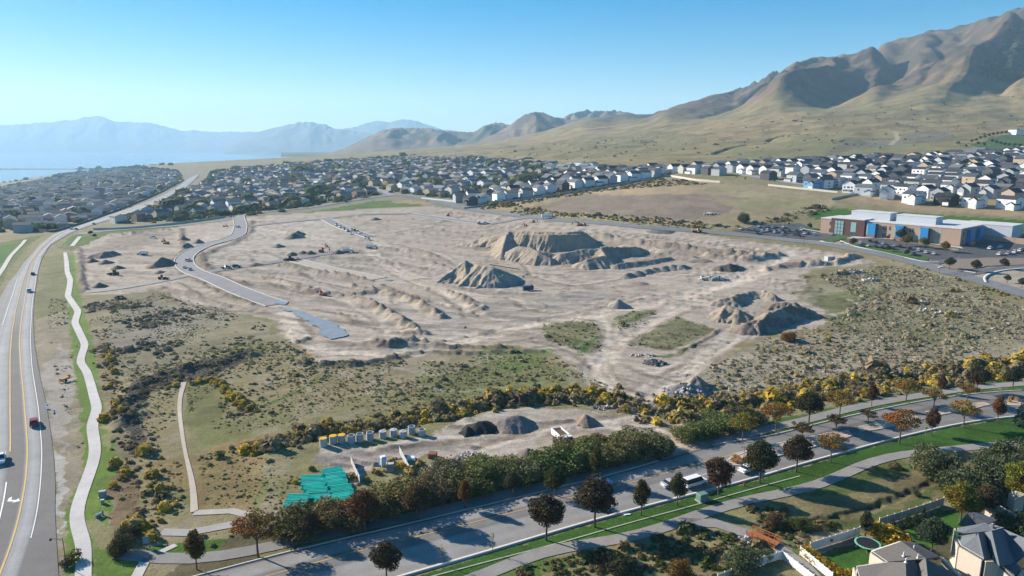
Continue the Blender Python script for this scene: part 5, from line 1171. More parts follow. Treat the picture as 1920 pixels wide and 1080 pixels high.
WHT = (.75, .76, .78); SIL = (.38, .4, .43); BLK = (.02, .02, .025); BLU = (.05, .09, .2); RED = (.25, .02, .02); GRY = (.14, .145, .155); LBL = (.45, .55, .68)
car('suv', 64, 797, HWA(797), RED, 'dark red car driving up the right lane of the highway', name='car')
car('pickup', 2, 866, HWA(866, 'LY') + math.pi, WHT, 'white pickup at the left edge of the highway', name='car')
car('sedan', 62, 516, HWA(516), BLK, 'black car alone on the highway before the junction', name='car')
car('suv', 55, 548, HWA(548), LBL, 'pale blue car on the highway near the turning lane', name='car')
for a in [('suv', 134, 431, WHT, 'white car first of a pair on the highway bend'), ('sedan', 143, 431, BLK, 'black car behind the white one on the highway bend'), ('sedan', 176, 421, GRY, 'dark grey car on the distant highway')]: car(a[0], a[1], a[2], HWA(430), a[3], a[4], name='car', full=False)
bang = ang((1100, 905), (1200, 880))
car('suv', 1127, 912, bang, (.2, .36, .55), 'light blue car parked along the north kerb, behind the tallest tree')
car('van', 1303, 911, bang + .04, WHT, 'long white van on the boulevard partly hidden by a slim green tree', name='van')
car('sedan', 1258, 912, bang, SIL, 'silver car ahead of the white van, mostly hidden')
car('sedan', 1402, 884, bang + .1, WHT, 'white car behind the dark tree beside the median nose')
for a in [('suv', 353, 490, 1.6, WHT, 'white car alone on the curving site street'), ('sedan', 346, 503, 2.0, WHT, 'white car, left of the pair before the site crossing'), ('sedan', 356, 507, 2.2, SIL, 'silver car, right of the pair before the site crossing'),
 ('pickup', 424, 504, ang((380, 510), (440, 502)), BLK, 'black pickup on the paved cross street'), ('suv', 444, 502, 0.1, BLK, 'dark car just ahead of the black pickup'), ('suv', 446, 427, 1.5, WHT, 'white car at the top of the curving site street'),
 ('pickup', 288, 447, .3, WHT, 'white pickup beside the excavator'), ('suv', 911, 420, .1, WHT, 'white car at the end of the upper paved street'), ('sedan', 978, 404, .05, WHT, 'white car on the road left of the tank trailer'), ('suv', 650, 380, .2, BLK, 'black car on the street behind the park strip')]:
    car(*a, full=False)
sa = ang((620, 416), (660, 436))
for i, (a, b, k, c, l) in enumerate([(630,423,'pickup',WHT,'white pickup, furthest of the cars parked along the short street'),(638,427,'suv',WHT,'white car, second from the far end of the short street'),(645,431,'pickup',SIL,'silver pickup in the middle of the short street'),(651,434,'suv',WHT,'white car just below the silver pickup'),(659,432,'suv',WHT,'white car at the right kerb of the short street'),(665,434,'pickup',BLK,'black pickup at the right kerb of the short street'),(670,436,'suv',GRY,'grey car behind the black pickup'),(674,438,'sedan',WHT,'white car, last at the right kerb of the short street'),(657,439,'sedan',WHT,'white car, nearest at the left kerb of the short street'),(653,436,'sedan',BLK,'black car squeezed between white ones on the short street'),(684,447,'pickup',WHT,'white pickup where the short street ends'),(691,450,'suv',SIL,'silver car beside the pickup at the street end')]):
    car(k, a, b, sa + (math.pi if i % 3 == 0 else 0), c, l, 'cars parked on the short site street', full=False)
LC = [((1440+x/4, 380+y/4)) for x, y in [(5,188),(30,192),(55,188),(110,192),(45,212),(110,214),(105,246),(45,230),(15,222),(160,222),(200,232),(250,212),(190,246),(235,256),(270,240),(305,240),(345,246),(475,246),(215,222),(130,232),(80,228)]] + [(1388,431),(1400,432),(1422,427),(1432,430),(1428,436),(1438,434),(1415,434),(1420,439)]
rr = random.Random(9); cn = {WHT: 'white', SIL: 'silver', BLK: 'black', BLU: 'dark blue', GRY: 'grey', RED: 'red', LBL: 'pale blue'}
va = math.atan2(.62, .78)
for i, (a, b) in enumerate(LC):
    c = rr.choice([WHT, WHT, SIL, BLK, BLK, BLU, GRY, GRY]); k = rr.choice(['sedan', 'suv', 'suv', 'pickup'])
    car(k, a, b, va + .5 + (math.pi if rr.random() < .5 else 0), c, '%s %s, %s counted across the crowded car park left of the school' % (cn[c], 'pickup' if k == 'pickup' else 'car', ORD[i]), 'cars left of the school entrance', up=.1, full=False)
for i, ((x, y), c, k) in enumerate(zip([(690,312),(765,298),(810,308),(860,316),(700,330),(745,332),(805,338),(945,332),(990,338),(860,348),(935,352),(1065,354),(1125,366),(1095,395),(1180,382),(1240,392)], [WHT,BLK,BLK,LBL,GRY,WHT,BLU,SIL,BLK,BLK,BLK,BLK,WHT,BLU,WHT,WHT], ['suv','suv','suv','sedan','sedan','sedan','suv','sedan','suv','suv','sedan','suv','suv','pickup','sedan','sedan'])):
    car(k, 1440 + x / 4, 380 + y / 4, va + .3, c, '%s car, %s from the left in the front car park of the school' % (cn[c], ORD[i]), 'cars in the front car park', up=.1, full=False)
for i, ((x, y), c) in enumerate(zip([(1665,352),(1740,342),(1735,396),(1800,390),(1850,380),(1890,368),(1912,362)], [WHT,LBL,WHT,SIL,WHT,WHT,GRY])):
    car('suv', 1440 + x / 4, 380 + y / 4, va, c, '%s car, %s from the left in the side car park' % (cn[c], ORD[i]), 'cars right of the school', up=.1, full=False)
# --- machines
M_YELM = mat('machine_yellow', (.55, .27, .03), .5, spec=.4); M_REDM = mat('machine_orange', (.5, .11, .04), .5); M_BLUEM = mat('machine_blue', (.03, .06, .16), .5); M_WHM = mat('machine_white', (.72, .73, .75), .4)
bw = MB().cyl((0, -.3, 0), (0, .3, 0), .8, .8, 12).data('wheel', M_TYRE)
def machine(kind, px, py, a, body, label, cat, name, s=1.0):
    x, y = P(px, py); t = empty(name, (x, y, GZ1(x, y) + .05), a, label, cat); t.scale = (s, s, s)
    W_ = lambda pts_, z=.8, sc=1: [setattr(add('wheel', bw, t), 'location', (px_, py_, z * sc)) or None for px_, py_ in pts_]
    if kind == 'loader':
        MB().box(-1.4, 0, .9, 2.6, 1.5, 1.1).box(.6, 0, .8, 1.6, 1.0, .7).build('chassis', body, t); MB().box(-.4, 0, 1.9, 1.3, 1.3, 1.4, 0, (.9, .9)).build('cab', M_GLASS, t)
        MB().box(3.0, 0, .3, .9, 2.6, .9, 0, (1.5, 1)).build('bucket', M_DARK, t); MB().box(1.9, .5, 1.0, 2.0, .25, .3).box(1.9, -.5, 1.0, 2.0, .25, .3).build('arm', body, t); W_([(1.3, 1), (1.3, -1), (-1.6, 1), (-1.6, -1)])
    elif kind == 'excavator':
        for s_ in (-1, 1): MB().box(0, s_ * 1.1, 0, 3.6, .6, .8).build('track', M_DARK, t)
        MB().box(-.3, 0, .85, 3.2, 2.5, 1.1).build('house', body, t); MB().box(.7, .75, 1.95, 1.3, .9, 1.2, 0, (.9, .9)).build('cab', M_GLASS, t)
        MB().cyl((1, -.3, 1.7), (3.4, -.3, 4.2), .3, .25, 6).build('boom', body, t); MB().cyl((3.4, -.3, 4.2), (5.2, -.3, 2.0), .22, .18, 6).build('stick', body, t); MB().box(5.2, -.3, 1.0, .9, .9, 1.0, 0, (.7, 1)).build('bucket', M_DARK, t)
    elif kind == 'dumper':
        MB().box(2.6, 0, 1.0, 2.0, 2.2, 1.0).build('hood', body, t); MB().box(1.5, 0, 1.6, 1.2, 1.8, 1.4, 0, (.9, .9)).build('cab', M_GLASS, t)
        prism([(-3.6, 2.6), (-3.2, 1.3), (.6, 1.2), (.9, 2.7), (.6, 2.75), (.3, 1.7), (-2.9, 1.75)], 2.7).build('dump_body', body, t); W_([(2.6, 1.1), (2.6, -1.1), (-.6, 1.1), (-.6, -1.1), (-2.3, 1.1), (-2.3, -1.1)])
    elif kind == 'truck':
        MB().box(3.4, 0, .9, 1.9, 2.2, .9).box(2.2, 0, .9, .9, 2.3, 1.9).build('cab', M_WHM, t); MB().box(2.3, 0, 1.9, .95, 2.1, .6).build('cab_window', M_GLASS, t); MB().box(-1, 0, .7, 6.6, .9, .35).build('chassis', M_DARK, t)
        m = MB(); m.box(-1.4, 1.2, 1.1, 5.4, .12, 1.5).box(-1.4, -1.2, 1.1, 5.4, .12, 1.5).box(-4.06, 0, 1.1, .12, 2.3, 1.4).box(1.3, 0, 1.1, .12, 2.3, 1.7).box(-1.4, 0, 1.1, 5.3, 2.28, .15); m.build('dump_body', body, t)
        MB().box(-1.4, 0, 1.26, 5.1, 2.2, .95).build('load', bpy.data.materials.get('brown_load') or mat('brown_load', (.10, .06, .04), .95), t)
        for xx in (3.4, -.2, -1.5, -2.8):
            for yy in (-1, 1):
                w = add('wheel', bw, t); w.location = (xx, yy, .5); w.scale = (.62, .7, .62)
    elif kind == 'boxy':
        MB().box(0, 0, .7, 5, 2.3, 1.5, 0, (1.1, 1.05)).box(2.0, .7, 2.2, .8, .6, .5).build('bin', body, t); MB().box(0, 0, .15, 5.2, 1.2, .5).build('skid', M_DARK, t); MB().box(0, 0, 2.21, 4.6, 2.0, .1).build('load', M_DARK, t)
    return t
machine('loader', 214, 516, 2.9, mat('machine_olive', (.13, .11, .04), .6), 'dark olive wheel loader on the left part of the site', 'wheel loader', 'wheel_loader')
machine('loader', 543, 489, 2.9, mat('machine_dark', (.07, .06, .03), .6), 'dark wheel loader on the paved cross street', 'wheel loader', 'wheel_loader')
machine('dumper', 556, 488, .1, M_YELM, 'yellow brown roller parked behind the dark loader', 'site machine', 'site_machine', .55)
machine('loader', 305, 524, .2, M_REDM, 'orange backhoe at the dirt lane', 'backhoe', 'backhoe', .8)
machine('excavator', 312, 458, 2.6, M_YELM, 'yellow excavator near the three gravel cones', 'excavator', 'excavator')
machine('excavator', 603, 473, .3, M_REDM, 'orange excavator among the dark soil heaps', 'excavator', 'excavator')
machine('excavator', 612, 464, 2.0, M_REDM, 'second orange excavator behind the first one', 'excavator', 'excavator', .7)
machine('truck', 653, 473, .25, M_WHM, 'white flat truck at the end of the cross street', 'truck', 'truck', .9)
machine('truck', 697, 466, .1, M_WHM, 'white dump truck beside the dirt crossing', 'dump truck', 'dump_truck', 1.0)
machine('truck', 268, 478, 2.9, M_WHM, 'white service truck above the tall gravel pile', 'truck', 'truck', .9)
machine('excavator', 606, 556, 2.6, M_REDM, 'small red excavator alone between the graded lots', 'excavator', 'excavator', .75)
machine('boxy', 990, 545, .25, M_BLUEM, 'dark blue screening hopper standing alone in the dirt', 'hopper', 'hopper')
machine('excavator', 1086, 423, 3.0, M_YELM, 'yellow excavator near the far road', 'excavator', 'excavator')
machine('dumper', 1093, 423, .2, M_REDM, 'orange machine beside the far yellow excavator', 'dumper', 'dumper', .7)
machine('dumper', 1306, 436, -.1, M_YELM, 'bright yellow articulated dumper beside the far road', 'dumper', 'dumper', 1.0)
machine('excavator', 1000, 417, .4, M_REDM, 'red excavator below the tank trailer', 'excavator', 'excavator', .7)
machine('excavator', 985, 424, 2.4, M_REDM, 'dark red excavator left of the tank trailer', 'excavator', 'excavator', .7)
machine('excavator', 840, 405, .4, M_REDM, 'faded red excavator at the upper edge of the site', 'excavator', 'excavator', .8)
machine('loader', 900, 421, .1, mat('machine_black', (.03, .03, .03), .6), 'black machine at the end of the upper street', 'site machine', 'site_machine', .8)
machine('dumper', 422, 425, .5, M_YELM, 'small yellow machine near the top of the curving street', 'site machine', 'site_machine', .6)
machine('truck', 1056, 832, ang((1045, 818), (1068, 838)), M_WHM, 'white dump truck with open brown bed parked in the yard', 'dump truck', 'dump_truck', 1.0)
# tank trailer, conveyor, cart
x, y = P(1025, 410); t = empty('tank_trailer', (x, y, GZ1(x, y)), .05, 'white tank trailer standing by the far road', 'tank trailer')
MB().cyl((-4.5, 0, 2.6), (4.5, 0, 2.6), 1.5, 1.5, 14).build('tank', M_WHM, t); MB().box(-3, 0, 0, .4, 1.6, 1.2).box(3, 0, 0, .4, 1.6, 1.2).build('stand', M_DARK, t)
x, y = P(972, 530); t = empty('conveyor', (x, y, GZ1(x, y)), 0, 'dark screening conveyor rising beside the gravel stockpile', 'conveyor')
a = Vector((0, 0, 0)); q1 = PZ(975, 505, gz(x, y) + 2) - Vector(t.location); q0 = PZ(918, 496, gz(x, y) + 8) - Vector(t.location)
MB().cyl(q0, q1, .3, .3, 4).build('belt', M_DARK, t)
for k in (.15, .5, .85):
    p = q0.lerp(q1, k); MB().cyl((p.x, p.y, p.z), (p.x + 1, p.y - 1, 0), .07, .07, 4).build('support_leg', M_DARK, t)
x, y = P(122, 715); t = empty('utility_trailer', (x, y, gz(x, y)), ang((108, 718), (135, 708)), 'orange brown utility trailer parked in the verge between highway and path', 'trailer')
MB().box(0, 0, .6, 2.6, 1.3, .55).build('body', mat('rusty_orange', (.42, .19, .06), .8, [(3, .3)]), t); MB().box(1.6, 0, .9, .5, .7, .8).build('winch', M_YELM, t); MB().box(2.2, 0, .5, 1.0, .12, .12).build('drawbar', M_DARK, t)
for yy in (-.7, .7): w = add('wheel', wheel_me, t); w.location = (-.2, yy, .34)
# ---------------------------------------------------------------- yard: manhole rings, pipes, fences
M_RING = mat('precast_concrete', (.40, .42, .44), .85, [(2, .12)]); M_CAP = mat('orange_yellow_cover', (.62, .36, .03), .7); M_HOLE = mat('shaft_inside', (.12, .12, .12), .9); M_TEAL = mat('turquoise_pipe', (.03, .56, .42), .4, [(.8, .15)], spec=.4); M_TEALD = mat('pipe_inside', (.01, .12, .1), .8)
def ringmesh(ro, ri, h, n=20):
    m = MB(); 
    for r_, z in ((ro, 0), (ro, h), (ri, h), (ri, .3)):
        for k in range(n): a = 2 * math.pi * k / n; m.v.append((r_ * math.cos(a), r_ * math.sin(a), z))
    for j in range(3):
        for k in range(n): m.f.append((j * n + k, j * n + (k + 1) % n, (j + 1) * n + (k + 1) % n, (j + 1) * n + k))
    m.f.append(tuple(3 * n + k for k in range(n))); return m
RB = ringmesh(.93, .77, 2.0).data('ring_wall', M_RING, False)
RINGS = [(607,840,'cap','first from the left with a yellow cover'),(625,835,'cap','second with a yellow cover'),(641,833,'cap','third with a yellow cover, next to an open one'),(659,833,'open','first open one, beside the last yellow cover'),(675,830,'open','middle of three open ones'),(694,827,'open','last of three open ones before the gap'),(718,823,'slot','with a slotted lid after the gap'),(738,820,'lid','with a round hatch in its lid'),(756,823,'slot','darker and lower with a slotted lid'),(772,816,'open','open one near the right end'),(791,819,'half','last on the right with an orange inner rim')]
for a, b, k, l in RINGS:
    x, y = P(a, b - 3); h = 1.0 if k in ('cap', 'open') else .86; t = empty('manhole_riser', (x, y, GZ1(x, y) - .05), 0, 'concrete manhole riser, ' + l, 'manhole riser', 'manhole risers in a row')
    w = add('ring_wall', RB, t); w.scale = (.98, .98, h)
    if k == 'cap': MB().cyl((0, 0, 1.95), (0, 0, 2.06), .9, .9, 20).build('cover', M_CAP, t)
    if k in ('slot', 'lid'):
        MB().cyl((0, 0, 1.6), (0, 0, 1.78), .9, .9, 20).build('lid', M_RING, t); (MB().box(.1, 0, 1.78, 1.0, .42, .02, .6) if k == 'slot' else MB().cyl((.3, .2, 1.77), (.3, .2, 1.80), .3, .3, 10)).build('opening', M_HOLE, t)
    if k == 'half': MB().cyl((0, 0, 1.25), (0, 0, 1.6), .76, .84, 18, False).build('cover', M_CAP, t)
PM = ringmesh(.215, .18, 4.2, 10); PM.v = [(z - 2.1, a, b) for a, b, z in PM.v]; PMD = PM.data('pipe', M_TEAL); PMD2 = PM.data('pipe', mat('shade_turquoise_pipe', (.06, .42, .34), .6, [(1.5, .2)]))  # darker pipe copy: shading lines of the bundle put into the colour
BUN = [(575,312,0),(600,352,1),(572,378,0),(612,405,1),(640,445,0),(655,482,1),(628,512,0),(418,368,1),(425,398,0),(440,430,1),(458,462,0),(478,492,1),(525,520,0),(315,515,1),(300,552,0)]
for i, (a, b, k) in enumerate(BUN):
    x, y = P(480 + a / 4, 810 + b / 4 + 3); an = .10 + .22 * (i < 7) + random.Random(i).uniform(-.05, .05)
    t = empty('pipe_bundle', (x, y, GZ1(x, y)), an, 'bundle of turquoise plastic pipes, %s in the %s' % (['topmost', 'second', 'third', 'fourth', 'fifth', 'sixth', 'lowest', 'topmost', 'second', 'third', 'fourth', 'fifth', 'lowest', 'upper', 'lower'][i], 'right column of the stack' if i < 7 else 'left column of the stack' if i < 13 else 'small stack beside the grass'), 'pipe bundle', 'turquoise pipe bundles')
    for r_ in range(3):
        for c in range(5 - r_ % 2):
            p = add('pipe', PMD if (c + r_ + i) % 3 else PMD2, t); p.location = (random.Random(i * 50 + r_ * 9 + c).uniform(-.12, .12), (c - 2 + .5 * (r_ % 2)) * .60, .22 + r_ * .38)
    for s_ in (-1.3, 1.3): MB().box(s_, 0, .0, .09, 2.75, .95).build('timber_frame', mat('timber', (.12, .09, .06), .9) if i == 0 and s_ < 0 else bpy.data.materials['timber'], t)
M_LINK = mat('fence_mesh', (.42, .43, .44), .7); M_POST = mat('galvanised_post', (.5, .5, .5), .5, metal=.3)
def panel_fence(p0, p1, h, label, name, n, mp, mpost, th=.06, cat='fence', group=None, post=.12, gap=0):
    a = Vector((*P(*p0), 0)); b = Vector((*P(*p1), 0)); d = b - a; L = d.length; an = math.atan2(d.y, d.x)
    t = empty(name, (a.x, a.y, gz(a.x, a.y)), an, label, cat, group); w = L / n
    pm_ = MB().box(0, 0, .08, w - post, th, h - .12).data('panel', mp); po = MB().box(0, 0, -.2, post, post, h + .28).box(0, 0, h + .08, post * 1.3, post * 1.3, .05).data('post', mpost)
    for i in range(n + 1):
        zz = GZ1(a.x + d.x * i / n, a.y + d.y * i / n) - gz(a.x, a.y)
        o = add('post', po, t); o.location = (w * i, 0, zz)
        if i < n: o = add('panel', pm_, t); o.location = (w * (i + .5), 0, zz)
    return t
panel_fence((658,868), (675,908), 1.7, 'leaning pale mesh fence panel next to the turquoise pipes', 'mesh_fence', 4, M_LINK, M_POST, .03)
panel_fence((749,850), (768,888), 1.8, 'pale mesh fence run between the toilet and the boards', 'mesh_fence', 4, M_LINK, M_POST, .03)
x, y = P(719, 873); t = empty('portable_toilet', (x, y, gz(x, y)), .5, 'pale blue portable toilet in the weedy enclosure', 'portable toilet')
MB().box(0, 0, 0, 1.15, 1.15, 2.1).build('cabin', mat('toilet_blue', (.30, .48, .55), .5), t); MB().box(0, 0, 2.1, 1.2, 1.2, .2, 0, (.8, .8)).build('roof', M_WHM, t); MB().box(0, -.585, .1, .8, .03, 1.8).build('door', mat('toilet_door', (.4, .55, .6), .5), t)
x, y = P(732, 882); t = empty('concrete_box', (x, y, gz(x, y)), .2, 'broken concrete vault standing right of the portable toilet', 'concrete vault')
MB().box(0, .5, 0, 1.7, .2, 1.5).box(-.75, 0, 0, .2, 1.2, 1.8).box(0, -.6, 0, 1.7, .2, .5).build('wall', M_RING, t); MB().box(.1, 0, 1.5, 1.3, 1.0, .2).build('slab', M_RING, t)
x, y = P(769, 862); t = empty('board_stack', (x, y, gz(x, y)), .2, 'pale boards lying beside the mesh fence', 'board stack')
for k in range(3): MB().box(.1 * k, .3 * k - .3, .15 + .12 * k, 2.2 - .3 * k, 1.4, .08, .1 * k).build('board', M_WHM if k else mat('plywood', (.45, .38, .28), .8), t)
x, y = P(811, 858); t = empty('pallet_stack', (x, y, gz(x, y)), -.1, 'rust brown stacked pallets with a dark side', 'pallet stack')
for k in range(4): MB().box(0, 0, .05 + k * .3, 1.9, 1.8, .2).build('pallet', mat('rusty_brown', (.30, .15, .08), .8, [(4, .3)]) if k == 0 else bpy.data.materials['rusty_brown'], t)
for k in range(6): MB().box(-.8 + .32 * k, 0, 1.16, .2, 1.8, .05).build('slat', bpy.data.materials['rusty_brown'], t)
x, y = P(786, 865); tag(mesh_obj('barrel', *(lambda m: (m.v, m.f))(MB().cyl((x, y, gz(x, y)), (x, y, gz(x, y) + .75), .3, .3, 10)), mat('barrel_blue', (.05, .15, .35), .5)), 'small blue barrel among the yellow weeds', 'barrel')
x, y = P(806, 880); t = empty('concrete_pipes', (x, y, gz(x, y)), 1.2, 'two pinkish white pipe lengths lying in weeds', 'pipe pair')
for k in (-.3, .3): MB().cyl((-1.1, k, .3), (1.1, k, .3), .24, .24, 10).build('pipe', mat('pinkish_pipe', (.5, .45, .43), .7) if k < 0 else bpy.data.materials['pinkish_pipe'], t)
x, y = P(820, 880); tag(mesh_obj('concrete_tank', *(lambda m: (m.v, m.f))(MB().cyl((x, y, gz(x, y) - .1), (x, y, gz(x, y) + .75), .62, .6, 14).cyl((x, y, gz(x, y) + .75), (x, y, gz(x, y) + 1.05), .45, .3, 14)), M_RING), 'low round concrete cone right of the pipe pair', 'concrete cone')
x, y = P(1555, 489); t = empty('concrete_blocks', (x, y, gz(x, y)), .3, 'pale square concrete block at the head of the rubble row', 'concrete block')
MB().box(0, 0, -.3, 5, 3, 3).build('block', M_RING, t)
# ---------------------------------------------------------------- path furniture
M_GREENB = mat('cabinet_green', (.12, .22, .17), .6); M_STEEL = mat('grey_steel', (.25, .25, .26), .5)
def cabinet(px, py, sx, sy, h, label, name, cat, m, rz=.3):
    x, y = P(px, py); t = empty(name, (x, y, gz(x, y)), rz, label, cat); MB().box(0, 0, -.1, sx * 1.2, sy * 1.3, .18).build('plinth', M_CONC, t)
    MB().box(0, 0, .08, sx, sy, h).build('housing', m, t); MB().box(0, 0, h + .08, sx * 1.08, sy * 1.08, .1, 0, (.9, .9)).build('lid', m, t); MB().box(0, -sy / 2 - .015, .2, sx * .8, .03, h * .7).build('door', M_STEEL, t); return t
cabinet(193, 931, 1.3, .9, 1.1, 'grey green utility cabinet on the lawn beside the winding path', 'utility_cabinet', 'utility cabinet', mat('cabinet_grey', (.25, .30, .29), .6))
cabinet(193, 945, .6, .5, .8, 'small beige pedestal box just below the utility cabinet', 'pedestal_box', 'utility box', mat('box_beige', (.5, .47, .4), .6))
cabinet(1316, 938, 2.0, 1.4, 1.4, 'green transformer cabinet on the lawn behind the white van', 'transformer_cabinet', 'utility cabinet', M_GREENB, .45)
x, y = P(185, 970); t = empty('pump_assembly', (x, y, gz(x, y)), 1.2, 'grey valve and pump assembly on the lawn beside the winding path', 'pump')
MB().box(0, 0, 0, 1.0, .4, .5).build('base', M_STEEL, t); MB().cyl((-.6, 0, .7), (.7, 0, .6), .2, .2, 10).build('pipe', M_WHM, t); MB().cyl((.9, 0, 0), (.9, 0, 1.1), .16, .16, 8).build('valve', M_STEEL, t)
x, y = P(275, 1027); t = empty('information_board', (x, y, gz(x, y)), .25, 'blue and green information board on two posts at the trail corner', 'information board')
MB().box(0, 0, .8, 1.1, .08, 1.3).build('panel', mat('board_blue', (.16, .26, .36), .4), t); MB().box(0, -.05, 1.95, 1.0, .02, .12).build('header', M_GREENB, t)
for k in range(3): MB().box(0, -.045, 1.0 + k * .27, .8, .01, .14).build('print_panel', mat('print_grey', (.35, .42, .45), .5) if k == 0 else bpy.data.materials['print_grey'], t)
for s_ in (-.52, .52): MB().box(s_, 0, -.1, .09, .09, 2.2).build('post', M_GREENB, t)
def lamp(px, py, hpx, label, arm=1, az=math.pi, name='street_lamp'):
    x, y = P(px, py); s = hpx * y / F / 7.0; t = empty(name, (x, y, gz(x, y)), az, label, 'street lamp'); t.scale = (s, s, s)
    MB().cyl((0, 0, 0), (0, 0, .8), .2, .14, 8).build('base', M_DARK, t); MB().cyl((0, 0, .8), (0, 0, 7), .09, .06, 8).build('pole', M_DARK, t)
    for sg in ((1,) if arm == 1 else (1, -1)):
        L_ = 2.6 if arm == 1 else 1.0
        MB().cyl((0, 0, 6.7), (sg * L_, 0, 6.9), .06, .05, 6).cyl((0, 0, 6.2), (sg * L_ * .5, 0, 6.8), .03, .03, 5).build('arm', M_DARK, t); MB().cyl((sg * L_, 0, 6.9), (sg * L_, 0, 6.45), .08, .32, 10).build('lantern', M_DARK, t)
lamp(125, 1064, 68, 'tall black street lamp with one curved arm by the highway corner'); lamp(1394, 868, 36, 'thin black street lamp on the median nose with ornamental grasses', 2)
lamp(1878, 748, 24, 'black two armed street lamp near the right end of the median', 2, .8); lamp(1507, 462, 20, 'dark lamp post on the verge left of the school', 2); lamp(1761, 514, 22, 'dark lamp post beside the school road bend', 2); lamp(1688, 452, 26, 'grey lamp post in front of the school', 2); lamp(1792, 482, 18, 'thin lamp post in the right car park', 2)
lamp(1901, 462, 14, 'grey lamp post by the side car park', 2)
x, y = P(1735, 817); t = empty('road_sign', (x, y, gz(x, y)), 0, 'fluorescent yellow warning sign on a thin post at the south kerb', 'road sign')
MB().cyl((0, 0, -.1), (0, 0, 2.2), .04, .04, 6).build('post', M_STEEL, t); MB().cyl((0, -.04, 2.0), (0, .0, 2.0), .48, .48, 4).build('sign_face', mat('fluorescent_yellow', (.72, .72, .02), .5), t)
x, y = P(1393, 893); 
for i, (a, b) in enumerate([(1374,867),(1380,870),(1386,866),(1392,869),(1398,866),(1383,863),(1377,861),(1894,750),(1904,752),(1908,754),(1892,755)]):
    x, y = P(a, b); t = empty('ornamental_grass', (x, y, gz(x, y) + .2), i, 'straw coloured grass clump, %s on the %s' % (ORD[i if i < 7 else i - 7], 'median nose' if i < 7 else 'far median end'), 'ornamental grass', 'ornamental grasses'); t.scale = (.62, .62, 1.0)
    add('foliage', TM['bush'][i % 3][0], t, (.42, .27, .12))
for i, (a, b) in enumerate([(1172,966),(1176,965.5),(1180,965)]):
    x, y = P(a, b); tag(mesh_obj('valve_box', *(lambda m: (m.v, m.f))(MB().box(x, y, gz(x, y), .4, .4, .16)), M_WHM), '%s of three little white valve covers in the lawn' % ['left', 'middle', 'right'][i], 'valve cover')
x, y = P(1395, 911); t = empty('fire_hydrant', (x, y, gz(x, y)), 0, 'small orange hydrant in the lawn near the kerb', 'fire hydrant'); MB().cyl((0, 0, 0), (0, 0, .7), .14, .12, 8).build('body', M_REDM, t); MB().cyl((-.25, 0, .45), (.25, 0, .45), .07, .07, 6).build('nozzle', M_REDM, t); MB().blob((0, 0, .7), (.13, .13, .1)).build('cap', M_REDM, t)
# footbridge
a = Vector((*P(1404, 1003), 0)); b = Vector((*P(1458, 1026), 0)); d = b - a; L = d.length; zz = max(gz(a.x, a.y), gz(b.x, b.y)) + .25
M_WOOD = mat('red_brown_wood', (.36, .12, .045), .7, [(2, .15)])
t = empty('footbridge', (a.x, a.y, zz), math.atan2(d.y, d.x), 'red brown wooden footbridge with railings over the ditch', 'footbridge')
pk = MB().box(0, 0, 0, .19, 2.3, .06).data('plank', M_WOOD)
for k in range(int(L / .21)): o = add('plank', pk, t); o.location = (.1 + k * .21, 0, .2)
for s_ in (-1, 1):
    MB().box(L / 2, s_ * 1.0, -.1, L, .15, .28).build('beam', M_WOOD, t)
    rl = MB().box(L / 2, s_ * 1.15, 1.2, L, .16, .08).build('handrail', M_WOOD, t); MB().box(L / 2, s_ * 1.15, .75, L, .05, .12).build('rail', M_WOOD, t)
    for k in range(6): MB().box(.1 + k * (L - .2) / 5, s_ * 1.15, .1, .12, .12, 1.1).build('post', M_WOOD, t)
# garden fences
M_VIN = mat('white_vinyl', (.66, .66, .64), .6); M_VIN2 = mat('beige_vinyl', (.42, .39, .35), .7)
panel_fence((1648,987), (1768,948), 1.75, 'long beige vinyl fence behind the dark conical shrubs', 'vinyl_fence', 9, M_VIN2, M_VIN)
panel_fence((1518,1034), (1611,1003), 1.75, 'white vinyl fence run with a small orange notice', 'vinyl_fence', 8, M_VIN, M_VIN)
panel_fence((1500,1040), (1560,1090), 1.6, 'white vinyl fence lined with yellow shrubs', 'vinyl_fence', 7, M_VIN, M_VIN)
panel_fence((1432,1058), (1466,1048), 1.6, 'short white vinyl fence run left of the lower path', 'vinyl_fence', 3, M_VIN, M_VIN)
panel_fence((1466,1048), (1525,1094), 1.6, 'white vinyl fence running down along the lower path', 'vinyl_fence', 6, M_VIN, M_VIN)
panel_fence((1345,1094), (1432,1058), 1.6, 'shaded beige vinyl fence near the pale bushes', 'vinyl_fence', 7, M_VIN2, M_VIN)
x, y = P(1558, 1022); tag(mesh_obj('notice', *(lambda m: (m.v, m.f))(MB().box(x, y - .12, gz(x, y) + .7, .5, .03, .6)), M_REDM), 'small orange notice fixed on the white vinyl fence', 'notice')
x, y = P(1626, 1027); t = empty('trampoline', (x, y, gz(x, y)), 0, 'round trampoline with a green rim in the garden', 'trampoline')
m = MB(); n = 28
for r_, z in ((2.15, .85), (2.15, .95), (1.85, .97), (1.85, .87)):
    for k in range(n): q = 2 * math.pi * k / n; m.v.append((r_ * math.cos(q), r_ * math.sin(q), z))
for j in range(4):
    for k in range(n): m.f.append((j * n + k, j * n + (k + 1) % n, ((j + 1) % 4) * n + (k + 1) % n, ((j + 1) % 4) * n + k))
m.build('rim', mat('trampoline_green', (.16, .42, .3), .6), t); MB().cyl((0, 0, .88), (0, 0, .91), 1.84, 1.84, n).build('jumping_mat', mat('mat_black', (.015, .015, .018), .7), t)
for k in range(6): q = k * math.pi / 3; MB().cyl((2.0 * math.cos(q), 2.0 * math.sin(q), 0), (2.0 * math.cos(q), 2.0 * math.sin(q), .9), .04, .04, 6).build('leg', M_STEEL, t)
